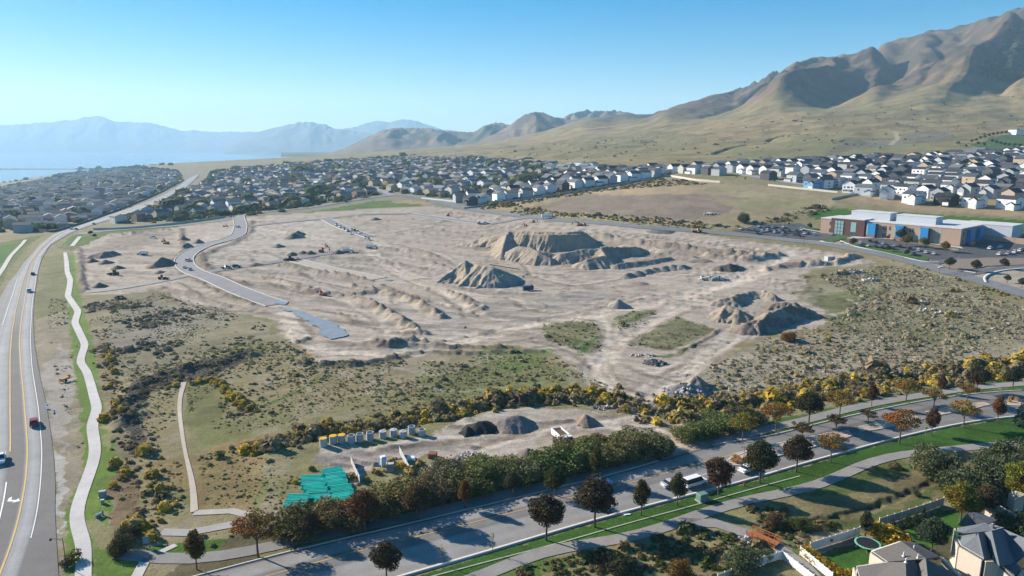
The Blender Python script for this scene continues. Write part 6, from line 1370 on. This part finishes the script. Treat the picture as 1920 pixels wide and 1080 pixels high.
for k in range(6): q = k * math.pi / 3 + .3; MB().cyl((2.2 * math.cos(q), 2.2 * math.sin(q), .8), (2.2 * math.cos(q), 2.2 * math.sin(q), 2.6), .025, .025, 5).build('net_post', M_DARK, t)
# ---------------------------------------------------------------- two near houses cut by the frame
M_SHA = mat('brown_grey_shingles', (.11, .103, .10), .95, [(3, .18), (9, .22)], bump=(6, .5, .05)); M_SHB = mat('blue_grey_shingles', (.11, .122, .14), .95, [(3, .2), (9, .28)], bump=(6, .5, .05))
M_STUC = mat('beige_stucco', (.52, .45, .38), .9, [(2, .06)]); M_TRIM = mat('white_trim', (.7, .7, .68), .6)
def big_house(label, zf, planes, walls, mroof, extras):
    """planes: lists of (zoom x, zoom y, height) seen in the photograph; zf maps them"""
    q = lambda p: PZ(*zf(p[0], p[1]), p[2]); c = q(planes[0][0]); c = Vector((c.x, c.y, 0))
    t = empty('detached_house', c, 0, label, 'house')
    rf = MB()
    for pl in planes: rf.slab([q(p) - c for p in pl], .22)
    rf.build('roof', mroof, t)
    for w in walls:
        a, b = q(w[0]) - c, q(w[1]) - c; z0 = w[2] if len(w) > 2 else -.3
        d = (b - a).normalized(); n = Vector((d.y, -d.x, 0)) * .25
        m = MB(); pp = [a + n, b + n]; m.slab([a + n + Vector((0, 0, -.2)), b + n + Vector((0, 0, -.2)), b - n * 0 + n * 2 + Vector((0, 0, -.2)), a + n * 2 + Vector((0, 0, -.2))], max(a.z, b.z) + .3); m.build('wall', M_STUC, t)
        g = MB(); g.slab([a - n * .4 + Vector((0, 0, .02)), b - n * .4 + Vector((0, 0, .02)), b + Vector((0, 0, .02)), a + Vector((0, 0, .02))], .2); g.build('gutter', M_TRIM, t)
    for p in extras:
        v = q(p) - c; o = MB().cyl(v - Vector((0, 0, .3)), v + Vector((0, 0, .65)), .09, .09, 8).build('roof_vent', M_TRIM if len(p) < 4 else M_DARK, t); MB().cyl(v - Vector((0, 0, .1)), v + Vector((0, 0, .1)), .28, .12, 8).build('flashing', M_TRIM if len(p) < 4 else M_DARK, o)
    return t
z6 = lambda X_, Y_: (1600 + X_ / 6, 920 + Y_ / 6)
big_house('single storey house with brown grey shingle roof beside the trampoline lawn', z6, [
 [(215,680,3.2),(385,800,3.2),(820,765,5.4),(540,570,5.4)],
 [(35,855,3.0),(120,1150,3.0),(600,1180,5.6),(590,800,5.6),(385,805,4.4)],
 [(590,800,5.6),(600,1180,5.6),(745,1160,4.1),(725,785,4.1)],
 [(725,785,4.1),(745,1160,4.1),(860,1180,5.7),(815,765,5.7)],
 [(815,765,5.7),(860,1180,5.7),(1330,1160,2.6),(1210,965,2.6)],
 [(540,570,5.4),(820,765,5.4),(980,740,3.2),(700,590,3.2)]],
 [((215,680,3.2),(385,800,3.2)),((35,855,3.0),(120,1150,3.0)),((1210,965,2.6),(980,740,2.8)),((540,570,5.2),(215,680,3.2)),((385,805,3.4),(60,853,3.0)),((700,590,3.2),(540,570,5.2))], M_SHA, [(565,730,4.6),(725,755,5.0),(590,803,5.6),(680,655,5.0)])
big_house('two storey house with blue grey many gabled shingle roof and beige walls at the corner', z6, [
 [(1180,378,4.6),(1285,250,6.6),(1520,365,6.6),(1400,385,4.9)],
 [(1285,250,6.6),(1520,365,6.6),(1620,330,4.2),(1400,240,4.2)],
 [(1172,418,4.6),(1500,360,6.4),(1695,415,7.0),(1560,450,6.0),(1180,490,4.6)],
 [(1160,520,4.6),(1215,618,4.6),(1470,765,4.6),(1405,475,7.2)],
 [(1405,475,7.2),(1470,765,6.4),(1560,760,4.7),(1475,470,5.6)],
 [(1475,470,5.6),(1560,760,4.7),(1645,835,6.2),(1555,448,7.4)],
 [(1555,448,7.4),(1645,835,6.2),(1830,812,3.8),(1690,430,5.2)],
 [(1690,430,5.2),(1830,812,3.8),(1960,700,5.4),(1960,545,6.8)],
 [(1650,835,3.8),(1800,970,3.2),(1885,862,4.6),(1830,812,4.4)],
 [(1960,545,6.8),(1960,700,5.4),(2150,760,3.6),(2150,600,4.0)]],
 [((1160,520,4.6),(1215,618,4.6)),((1215,618,4.6),(1470,765,4.6)),((1470,765,4.6),(1560,765,4.6)),((1172,418,4.6),(1180,490,4.6)),((1560,765,4.6),(1650,835,3.8)),((1650,835,3.8),(1800,970,3.2)),((1800,970,3.2),(1885,862,3.2))], M_SHB, [(1350,300,6.2,1),(1430,335,5.8,1),(1380,520,6.4,1),(1575,405,6.6,1),(1590,740,5.4)])
# small roofs among the trees at the right edge
for zz_, lab in (([(1500,195,3),(1660,170,4.6),(1850,275,4.6),(1690,290,3)], 'tan hip roof half hidden behind the yellow green tree'), ([(1760,20,3),(1830,0,4.2),(1950,40,4.2),(1830,90,3)], 'pale roof and wall glimpsed between trees at the right edge')):
    q = [PZ(*z6(a, b), h) for a, b, h in zz_]; c = Vector((q[0].x, q[0].y, 0)); t = empty('garden_house', c, 0, lab, 'house'); MB().slab([p - c for p in q], .2).build('roof', mat('tan_shingles', (.27, .25, .19), .95, [(4, .2)]) if 'tan_shingles' not in bpy.data.materials else bpy.data.materials['tan_shingles'], t)
    MB().slab([p - c + Vector((0, .3, -.25)) for p in q], 3.4).build('wall', M_STUC, t)
# ---------------------------------------------------------------- school
M_BRK = mat('tan_brick', (.36, .26, .20), .9, [(1.2, .1)]); M_BRD = mat('dark_brown_brick_and_shade', (.10, .05, .045), .9); M_BRR = mat('red_brick', (.25, .13, .10), .9); M_BLP = mat('blue_panel', (.02, .21, .50), .5); M_WROOF = mat('white_membrane_roof', (.52, .52, .52), .8, [(.2, .06)])
M_GMET = mat('grey_blue_metal', (.42, .46, .52), .6); M_WIN = mat('window_glass', (.05, .08, .11), .1, spec=.6); M_TGL = mat('pale_green_glass', (.22, .38, .40), .15, spec=.6)
A0 = P(1539, 437); E = P(1799, 463); sang = math.atan2(E[1] - A0[1], E[0] - A0[0]); SL = math.hypot(E[0] - A0[0], E[1] - A0[1])
sch = empty('school', (A0[0], A0[1], 8.6), sang, 'two storey tan brick school with bright blue panels and white flat roofs', 'school'); sch.scale = (1, 1, 1.3)
def sb(name, s0, s1, d0, d1, z0, z1, m, par=None):
    return MB().box((s0 + s1) / 2, (d0 + d1) / 2, z0, s1 - s0, d1 - d0, z1 - z0).build(name, m, par or sch)
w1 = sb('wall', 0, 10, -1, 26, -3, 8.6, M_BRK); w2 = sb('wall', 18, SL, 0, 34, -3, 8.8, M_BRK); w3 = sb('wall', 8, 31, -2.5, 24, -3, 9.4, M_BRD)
sb('wall', 62, SL - .3, 33.5, 46, -3, 8.4, M_BRK)
for s0, s1, d0, d1, z in ((-.3, 10, -1.3, 26, 8.6), (18, SL + .3, -.3, 34.3, 8.8), (8.4, 31, -2.8, 24, 9.4), (62, SL, 34.4, 46, 8.4)): sb('roof', s0, s1, d0, d1, z, z + .45, M_WROOF)
for s0, s1, d0, d1, z1 in ((16, 42, 9, 20, 13.0), (46, 70, 9, 20, 12.6)):
    b = sb('penthouse', s0, s1, d0, d1, 8.9, z1, M_GMET); sb('penthouse_roof', s0 - .2, s1 + .2, d0 - .2, d1 + .2, z1, z1 + .3, M_WROOF, b)
for s0, s1, d0, d1, z1 in ((60, 74, 46, 58, 8.5), (74, 88, 44, 60, 8.8), (86, 104, 36, 56, 9.2), (4, 20, 20, 34, 8.8)):
    b = sb('rear_wing', s0, s1, d0, d1, -3, z1, M_GMET); sb('wing_roof', s0 - .2, s1 + .2, d0 - .2, d1 + .2, z1, z1 + .4, M_WROOF, b)
sb('wall', SL, SL + 26, 30, 30.5, -3, 4.5, M_BRK)
for sc_, wd in ((35.5, 5.6), (53.0, 5.2), (68.0, 5.2)):
    b = sb('blue_bay', sc_ - wd / 2, sc_ + wd / 2, -2.6, 0, 2.2, 8.2, M_BLP); sb('bay_base', sc_ - wd / 2 + .1, sc_ + wd / 2 - .1, -2.5, 0, -3, 2.2, M_BRR, b); sb('bay_painted_shade', sc_ + wd / 2, sc_ + wd / 2 + .25, -2.3, 0, -3, 8.0, M_BRD, b)  # dark slab right of each bay: shade of that side put into colour
    sb('window', sc_ - wd / 2 - .05, sc_ - wd / 2 + .9, -2.66, -.5, 2.4, 7.4, M_TGL, b)
for d0, d1 in ((9, 15), (25, 32)):
    b = sb('blue_bay', SL, SL + 2.2, d0, d1, 2, 8.2, M_BLP); sb('bay_base', SL, SL + 2.1, d0 + .1, d1 - .1, -3, 2, M_BRR, b)
sb('base_course', 18.1, SL + .08, -.12, 0, -3, 1.2, M_BRR); sb('base_course', SL, SL + .1, 0, 34, -3, 1.2, M_BRR)
sb('entrance_glass', 10.5, 17, -2.62, -2.4, 1, 8.2, M_TGL); sb('entrance_window', 22, 25.5, -2.62, -2.4, 3, 8, M_TGL); sb('entrance_door', 21.5, 26.5, -2.64, -2.4, -.5, 2.2, M_WIN)
for k in range(4): sb('mullion', 10.5 + k * 2.1, 10.7 + k * 2.1, -2.72, -2.62, 1, 8.2, M_BRD)
for k in range(3): sb('mullion', 10.5, 17, -2.71, -2.62, 2.6 + k * 1.9, 2.8 + k * 1.9, M_BRD)
for s_ in (6.8, 42.5, 43.8, 46.5, 59, 60.5, 74.5, 76.5): 
    for z in (1.6, 5.4): sb('window', s_ - .55, s_ + .55, -.06 if s_ > 10 else -1.06, .02 if s_ > 10 else -.9, z, z + 1.9, M_WIN if s_ < 70 else M_TGL)
for d_ in (4, 19, 21): 
    for z in (1.6, 5.4): sb('window', SL - .02, SL + .06, d_ - .6, d_ + .6, z, z + 1.9, M_WIN)
x, y = P(1613, 444); t = empty('flagpole', (x, y, gz(x, y)), 0, 'white flagpole with a hanging flag before the school entrance', 'flagpole'); MB().cyl((0, 0, 0), (0, 0, 9), .09, .06, 6).build('pole', M_WHM, t)
MB().box(.5, 0, 5.2, 1.0, .08, 2.4, 0, (.6, 1)).build('flag', mat('flag_cloth', (.35, .25, .3), .8), t)
# ---------------------------------------------------------------- houses of the estates
M_WALLP = mat('house_wall', (1, 1, 1), .8, objcol=True); M_ROOFP = mat('house_roof', (1, 1, 1), .9, [(2, .15)], objcol=True); M_GAR = mat('garage_white', (.62, .62, .62), .6)
def gable(m, x0, x1, y0, y1, z0, zr, ax='x', ov=.4, th=.18):
    """roof slabs over a box; ax: ridge direction"""
    if ax == 'x':
        c = (y0 + y1) / 2
        for s_, e in ((-1, y0), (1, y1)):
            P_ = [(x0 - ov, e + s_ * ov, z0 - .15), (x1 + ov, e + s_ * ov, z0 - .15), (x1 + ov, c, zr), (x0 - ov, c, zr)]; m.slab(P_ if s_ < 0 else P_[::-1], th)
    else:
        c = (x0 + x1) / 2
        for s_, e in ((-1, x0), (1, x1)):
            P_ = [(e + s_ * ov, y0 - ov, z0 - .15), (e + s_ * ov, y1 + ov, z0 - .15), (c, y1 + ov, zr), (c, y0 - ov, zr)]; m.slab(P_[::-1] if s_ < 0 else P_, th)
def gwall(m, x0, x1, y0, y1, z0, z1, zr, ax='x'):
    b = len(m.v); m.v += [(x0, y0, z0), (x1, y0, z0), (x1, y1, z0), (x0, y1, z0), (x0, y0, z1), (x1, y0, z1), (x1, y1, z1), (x0, y1, z1)]
    f = lambda *q: m.f.append(tuple(b + i for i in q))
    if ax == 'x':
        m.v += [(x0, (y0 + y1) / 2, zr), (x1, (y0 + y1) / 2, zr)]; f(0, 1, 5, 4); f(2, 3, 7, 6); f(1, 2, 6, 9, 5); f(3, 0, 4, 8, 7)
    else:
        m.v += [((x0 + x1) / 2, y0, zr), ((x0 + x1) / 2, y1, zr)]; f(0, 1, 5, 8, 4); f(2, 3, 7, 9, 6); f(1, 2, 6, 5); f(3, 0, 4, 7)
HTYPE = []
winm = MB().box(0, 0, 0, 1.3, .1, 1.4).data('window', M_WIN); win2 = MB().box(0, 0, 0, 2.0, .1, 1.5).data('window', M_WIN)
for k in range(5):
    wl, rf = MB(), MB(); W2, D2 = [(6, 6), (5, 6), (6.5, 5.5), (5, 6.5), (7.5, 6)][k]; h1 = [7.2, 7.4, 7.0, 7.2, 3.6][k]; rr_ = [2.3, 2.8, 2.0, 3.0, 2.4][k]; ax = 'x' if k in (0, 2, 4) else 'y'
    gwall(wl, -W2, W2, -D2, D2, -3, h1, h1 + rr_, ax); gable(rf, -W2, W2, -D2, D2, h1, h1 + rr_, ax)
    gx0 = [.5, -W2 + .3, 1.5, .3, .8][k]; gwall(wl, gx0, gx0 + 5.6, -D2 - 2.6, 0, -3, [5.4, 5.2, 3.0, 3.0, 3.0][k], [7.4, 7.6, 4.8, 4.8, 4.8][k], 'y'); gable(rf, gx0, gx0 + 5.6, -D2 - 2.6, 0, [5.4, 5.2, 3.0, 3.0, 3.0][k], [7.4, 7.6, 4.8, 4.8, 4.8][k], 'y')
    HTYPE.append((wl.data('wall', M_WALLP), rf.data('roof', M_ROOFP), W2, D2, h1, gx0, rr_))
gar = MB().box(0, 0, 0, 4.4, .1, 2.3).data('garage_door', M_GAR); deck = MB().box(0, 0, 2.6, 4.5, 3, .18).box(-2, 1.3, -1, .2, .2, 3.6).box(2, 1.3, -1, .2, .2, 3.6).box(0, 1.4, 3.5, 4.5, .08, .08).data('deck', M_GAR)
def house(x, y, rz, k, wc, rc, label, group=None, full=True, s=1.0, z=None):
    wm, rm, W2, D2, h1, gx0, rr_ = HTYPE[k]; t = empty('house', (x, y, (GZ1(x, y) if z is None else z)), rz, label, 'house', group); t.scale = (s, s, s)
    add('wall', wm, t, wc); add('roof', rm, t, rc)
    if full:
        g = add('garage_door', gar, t); g.location = (gx0 + 2.8, -D2 - 2.66, .1)
        for (a, b, c, me) in [(-W2 * .55, D2 + .03, .8, win2), (W2 * .3, D2 + .03, .8, winm), (W2 * .7, D2 + .03, .8, winm)] + ([(-W2 * .55, D2 + .03, 3.6, winm), (0, D2 + .03, 3.6, win2), (W2 * .6, D2 + .03, 3.6, winm), (-W2 * .6, -D2 - .03, 3.6, winm)] if h1 > 5 else []):
            w = add('window', me, t); w.location = (a, b, c)
        for sx in (-1, 1):
            for zz in ((.9, 3.6) if h1 > 5 else (.9,)): w = add('window', winm, t); w.location = (sx * (W2 + .03), 1.5, zz); w.rotation_euler = (0, 0, math.pi / 2)
    return t
HW_, HG, HD, HTN, HBL, HBK = (.70, .71, .73), (.36, .38, .40), (.07, .075, .085), (.42, .34, .26), (.16, .30, .50), (.02, .02, .022)
RD, RG, RB_, RBR = (.035, .037, .045), (.12, .125, .135), (.06, .065, .08), (.19, .165, .145)
da = ang((1450, 338), (1860, 388))
FRONT = [(1525,354,0,HBL,RB_,'bright blue three storey house at the left end of the front row',da+math.pi),(1663,371,1,HW_,RD,'tall white house with steep dark gables in the front row above the school field',da+math.pi+.5),(1713,380,0,HW_,RB_,'white house with balcony posts above the school field',da+math.pi),
 (1773,384,2,HBK,(.02,.02,.022),'black house with black roof in the front row',da+math.pi),(1826,387,0,(.6,.62,.62),RD,'grey white house with a covered deck beside the black house',da+math.pi),(1892,390,2,HW_,RD,'wide white house at the right end of the front row',da+math.pi),
 (1622,365,2,(.5,.53,.58),RG,'pale grey house with blue grey roof left of the tall white house',da+math.pi+.3),(1595,360,3,HW_,RB_,'white gable fronted house behind the vinyl wall end',da+.3),(1545,352,1,HW_,RD,'white house right behind the bright blue one',da+2.8)]
placed = []
for a, b, k, wc, rc, l, rz in FRONT:
    x, y = P(a, b); house(x, y, rz + math.pi, k, wc, rc, l, full=True, s=1.05); placed.append((x, y))
    dk = add('deck', deck, list(COL.objects)[-1] if False else bpy.data.objects[COL.objects[-1].parent.name]); dk.location = (1.5, HTYPE[k][3] + 1.6, 0)
roadL = [L for L, w in PAVED if len(L) > 3]
def blocked(x, y):
    for L, w in PAVED:
        if dist_line(np.array([x]), np.array([y]), L[::max(1, len(L) // 40)])[0] < w + 8: return True
    return False
def fill(poly, ang_, pitch, rowgap, seed, drop=.1, mind=15):
    q = pts(poly); r = random.Random(seed); c, s_ = math.cos(ang_), math.sin(ang_); U = q @ np.array([[c, -s_], [s_, c]]); (u0, v0), (u1, v1) = U.min(0), U.max(0); out = []; v = v0; j = 0
    while v < v1:
        for half in (0, 1):
            vv = v + half * rowgap * .42; u = u0 + r.random() * pitch
            while u < u1:
                uu = u + r.uniform(-1.5, 1.5); v2 = vv + r.uniform(-2, 2) + 8 * math.sin(uu / 90.); x = uu * c - v2 * s_; y = uu * s_ + v2 * c
                if in_poly(np.array([x]), np.array([y]), q)[0] and r.random() > drop: out.append((x, y, ang_ + (math.pi if half else 0) + r.uniform(-.12, .12) + (0 if r.random() > .25 else math.pi / 2), j * 2 + half))
                u += pitch
        v += rowgap; j += 1
    return out
R1 = fill([(1258,326),(1330,330),(1400,330),(1450,340),(1530,348),(1610,358),(1680,368),(1760,376),(1860,380),(1990,386),(2060,388),(2060,280),(1990,284),(1870,286),(1760,293),(1600,300),(1500,306),(1400,311),(1258,318)], da, 16.5, 56, 5, .08)
R2 = fill([(1240,326),(1225,333),(1100,353),(1000,370),(880,388),(850,378),(1000,350),(1100,326),(1150,319),(1240,318)], ang((880, 386), (1225, 332)), 15, 46, 6, .05)
R3 = fill([(480,400),(600,386),(645,376),(740,360),(850,372),(880,362),(1000,346),(1100,322),(1140,316),(1040,308),(960,304),(880,298),(780,298),(640,303),(520,312),(420,322),(385,345),(330,372),(235,408),(205,424),(290,418),(440,398)], ang((480, 396), (740, 360)), 19, 60, 7, .12)
R4 = fill([(-140,440),(0,436),(95,436),(190,404),(285,368),(340,337),(330,322),(200,318),(150,325),(100,335),(50,345),(0,356),(-140,372)], .5, 19, 62, 8, .12)
rr = random.Random(3); ALL = []
for reg, lst in (('right', R1), ('mid', R2), ('town', R3), ('left', R4)):
    for x, y, a, j in lst:
        if any((x - p) ** 2 + (y - q) ** 2 < 15 ** 2 for p, q in placed): continue
        if reg in ('town', 'left') and blocked(x, y): continue
        ALL.append((reg, x, y, a, j))
ALL.sort(key=lambda h: h[2] * (1.0 if h[0] in ('right', 'mid') else 1.25))
def pick(reg):
    if reg in ('right', 'mid'): return rr.choice([(HW_, 'white')] * 6 + [(HG, 'light grey')] * 3 + [(HD, 'charcoal'), (HD, 'charcoal'), (HTN, 'tan'), ((.5, .5, .48), 'pale grey')]), rr.choice([(RD, 'black'), (RD, 'black'), (RG, 'grey'), (RB_, 'slate blue')])
    return rr.choice([(HTN, 'tan'), (HTN, 'tan'), (HG, 'grey'), ((.25, .17, .13), 'brown'), ((.62, .58, .52), 'cream'), (HW_, 'white')]), rr.choice([(RBR, 'brown'), (RBR, 'brown'), ((.2, .21, .22), 'grey'), (RG, 'dark grey')])
where = {'right': ['near the front of the hillside estate', 'in the middle rows of the hillside estate', 'in the back rows of the hillside estate'], 'mid': ['in the front row beyond the brown field', 'in the row behind the brown field front row', 'at the back of the estate beyond the brown field'],
 'town': ['facing the park strip behind the site', 'in the tree filled neighbourhood beyond the site', 'deep in the tree filled neighbourhood'], 'left': ['beside the highway bend on the lake side', 'in the lake side neighbourhood', 'deep in the lake side neighbourhood']}
NIND = 290
cnt_ = {}; IND = sorted(ALL[:NIND], key=lambda h: h[1] / h[2]); EST = {'right': 'hillside estate', 'mid': 'estate beyond the brown field', 'town': 'old neighbourhood', 'left': 'lake side neighbourhood'}
jmin = {r_: min([h[4] for h in IND if h[0] == r_] or [0]) for r_ in EST}
for i, (reg, x, y, a, j) in enumerate(IND):
    (wc, wn), (rc, rn) = pick(reg); k = rr.randrange(5) if reg in ('town', 'left') else rr.choice([0, 1, 1, 2, 3, 3]); b = {'right': (640, 760), 'mid': (800, 860), 'town': (820, 950), 'left': (700, 800)}[reg]; w_ = where[reg][0 if y < b[0] else 1 if y < b[1] else 2]; cnt_[(reg, j)] = cnt_.get((reg, j), 0) + 1
    k1 = rr.uniform(.85, 1.1); wc = tuple(v * k1 for v in wc)
    g_ = '%s %s houses %s' % (wn, rn, w_)
    house(x, y, a, k, wc, rc, '%s house, %s roof, %s from left, %s row, %s' % (wn, rn, ORD[min(29, cnt_[(reg, j)] - 1)], ORD[min(29, j - jmin[reg])], EST[reg]), g_, full=(y < 720 and reg == 'right'))
# the rest of the town, too far to tell one house from the next
V_, F4, C_ = [], [], []
for reg, x, y, a, j in ALL[NIND:]:
    (wc, _), (rc, _) = pick(reg); z = float(hbase(x, y)); W2, D2, h, rg = rr.uniform(5.5, 8), rr.uniform(5, 6.5), rr.choice([3.2, 5.6, 5.6]), rr.uniform(1.8, 2.8); c, s_ = math.cos(a), math.sin(a)
    T_ = lambda u, v, w: (x + u * c - v * s_, y + u * s_ + v * c, z + w); b = len(V_)
    V_ += [T_(-W2, -D2, -3), T_(W2, -D2, -3), T_(W2, D2, -3), T_(-W2, D2, -3), T_(-W2, -D2, h), T_(W2, -D2, h), T_(W2, D2, h), T_(-W2, D2, h), T_(-W2, 0, h + rg), T_(W2, 0, h + rg)]; C_ += [wc] * 10
    V_ += [T_(-W2 - .4, -D2 - .4, h - .1), T_(W2 + .4, -D2 - .4, h - .1), T_(W2 + .4, 0, h + rg + .12), T_(-W2 - .4, 0, h + rg + .12), T_(-W2 - .4, D2 + .4, h - .1), T_(W2 + .4, D2 + .4, h - .1), T_(W2 + .4, 0, h + rg + .11), T_(-W2 - .4, 0, h + rg + .11)]; C_ += [rc] * 8
    F4 += [(b, b + 1, b + 5, b + 4), (b + 2, b + 3, b + 7, b + 6), (b + 1, b + 2, b + 6, b + 9, b + 5), (b + 3, b, b + 4, b + 8, b + 7), (b + 10, b + 11, b + 12, b + 13), (b + 15, b + 14, b + 17, b + 16)]
o = mesh_obj('distant_houses', V_, F4, mat('far_house', (1, 1, 1), .85, attr='col'), colors=np.array(C_)); tag(o, 'mass of far houses spreading to the lake shore', 'houses', kind='stuff')
print('houses', len(ALL), [len(q) for q in (R1, R2, R3, R4)])
TT = [(.09, .125, .05), (.11, .14, .06), (.13, .14, .06), (.25, .19, .06), (.08, .1, .05), (.07, .1, .05)]
scatter('town_trees', 'garden and street trees filling the old neighbourhoods', 'trees', [[(470,404),(600,388),(645,378),(740,362),(850,374),(1000,348),(1060,330),(1000,304),(880,298),(780,298),(640,303),(520,310),(400,320),(380,345),(320,375),(205,420),(290,418)]], .0105, 6.2, BR, TT, seed=31)
scatter('town_trees', 'trees among the lake side houses', 'trees', [[(-140,440),(0,436),(90,434),(190,404),(285,368),(340,337),(330,321),(200,316),(150,323),(100,333),(50,343),(0,352),(-140,368)]], .007, 5.6, BR, TT, seed=32)
scatter('town_trees', 'tree belt at the far edge of the town', 'trees', [], 0, 8, BR, TT, seed=33, line_=[([(540,312),(640,303),(700,298),(770,292)], 30, 130), ([(0,343),(100,330),(180,317),(340,310)], 40, 140), ([(600,378),(480,395),(330,415)], 8, 30), ([(850,376),(950,352),(1060,330)], 10, 60)])
scatter('town_trees', 'small garden trees between the hillside houses', 'trees', [[(1258,330),(1450,342),(1680,370),(1860,385),(2060,388),(2060,284),(1870,286),(1600,300),(1258,318)]], .0016, 3, BR, TT, seed=34)
# estate walls and fences
M_LONGW = mat('pale_wall', (.5, .47, .42), .85)
def longwall(px_, h, label, name, m):
    L = resample(pts(px_), 8); z = ground_z(L[:, 0], L[:, 1]); n = len(L); d = np.gradient(L, axis=0); d /= np.hypot(d[:, 0], d[:, 1])[:, None]; nn = np.stack([-d[:, 1], d[:, 0]], 1) * .12
    V = np.vstack([np.column_stack([L - nn, z - .5]), np.column_stack([L - nn, z + h]), np.column_stack([L + nn, z + h]), np.column_stack([L + nn, z - .5])]); f = [(j * n + i, j * n + i + 1, (j + 1) * n + i + 1, (j + 1) * n + i) for j in range(3) for i in range(n - 1)]
    tag(mesh_obj(name, V, f, m), label, 'wall')
longwall([(1236,329),(1260,332),(1300,339),(1350,343)], 2.2, 'long pale retaining wall at the top edge of the brown field', 'retaining_wall', M_LONGW)
longwall([(1440,348),(1500,355),(1570,362)], 1.8, 'low pale wall in front of the bright blue house', 'retaining_wall', M_LONGW)
longwall([(870,392),(960,378),(1060,364),(1150,350),(1232,333)], 1.8, 'long grey fence behind the row beyond the brown field', 'boundary_fence', mat('grey_fence', (.32, .33, .34), .8))
longwall([(1560,375),(1600,366),(1650,362),(1700,369)], 1.8, 'dark grey fence stepping up to the tall white house', 'boundary_fence', bpy.data.materials['grey_fence'])
longwall([(60,432),(100,437),(160,418),(240,388),(300,362),(345,338)], 2.0, 'continuous dark fence along the highway bend on the town side', 'boundary_fence', mat('dark_fence', (.09, .085, .085), .8))
longwall([(175,432),(240,430),(330,421),(420,408)], 1.8, 'pale fence in front of the houses facing the site', 'boundary_fence', bpy.data.materials['pale_wall'])
longwall([(790,373),(860,380)], 1.8, 'white fence by the street corner behind the park strip', 'boundary_fence', M_VIN)
x, y = P(1905, 252); t = empty('church_building', (x, y, GZ1(x, y)), .3, 'pale building with white low wall on the slope at the upper right edge', 'building'); MB().box(4, 0, -2, 26, 14, 9).build('wall', M_WHM, t); MB().box(4, 0, 7, 27, 15, .6).build('roof', M_GMET, t)
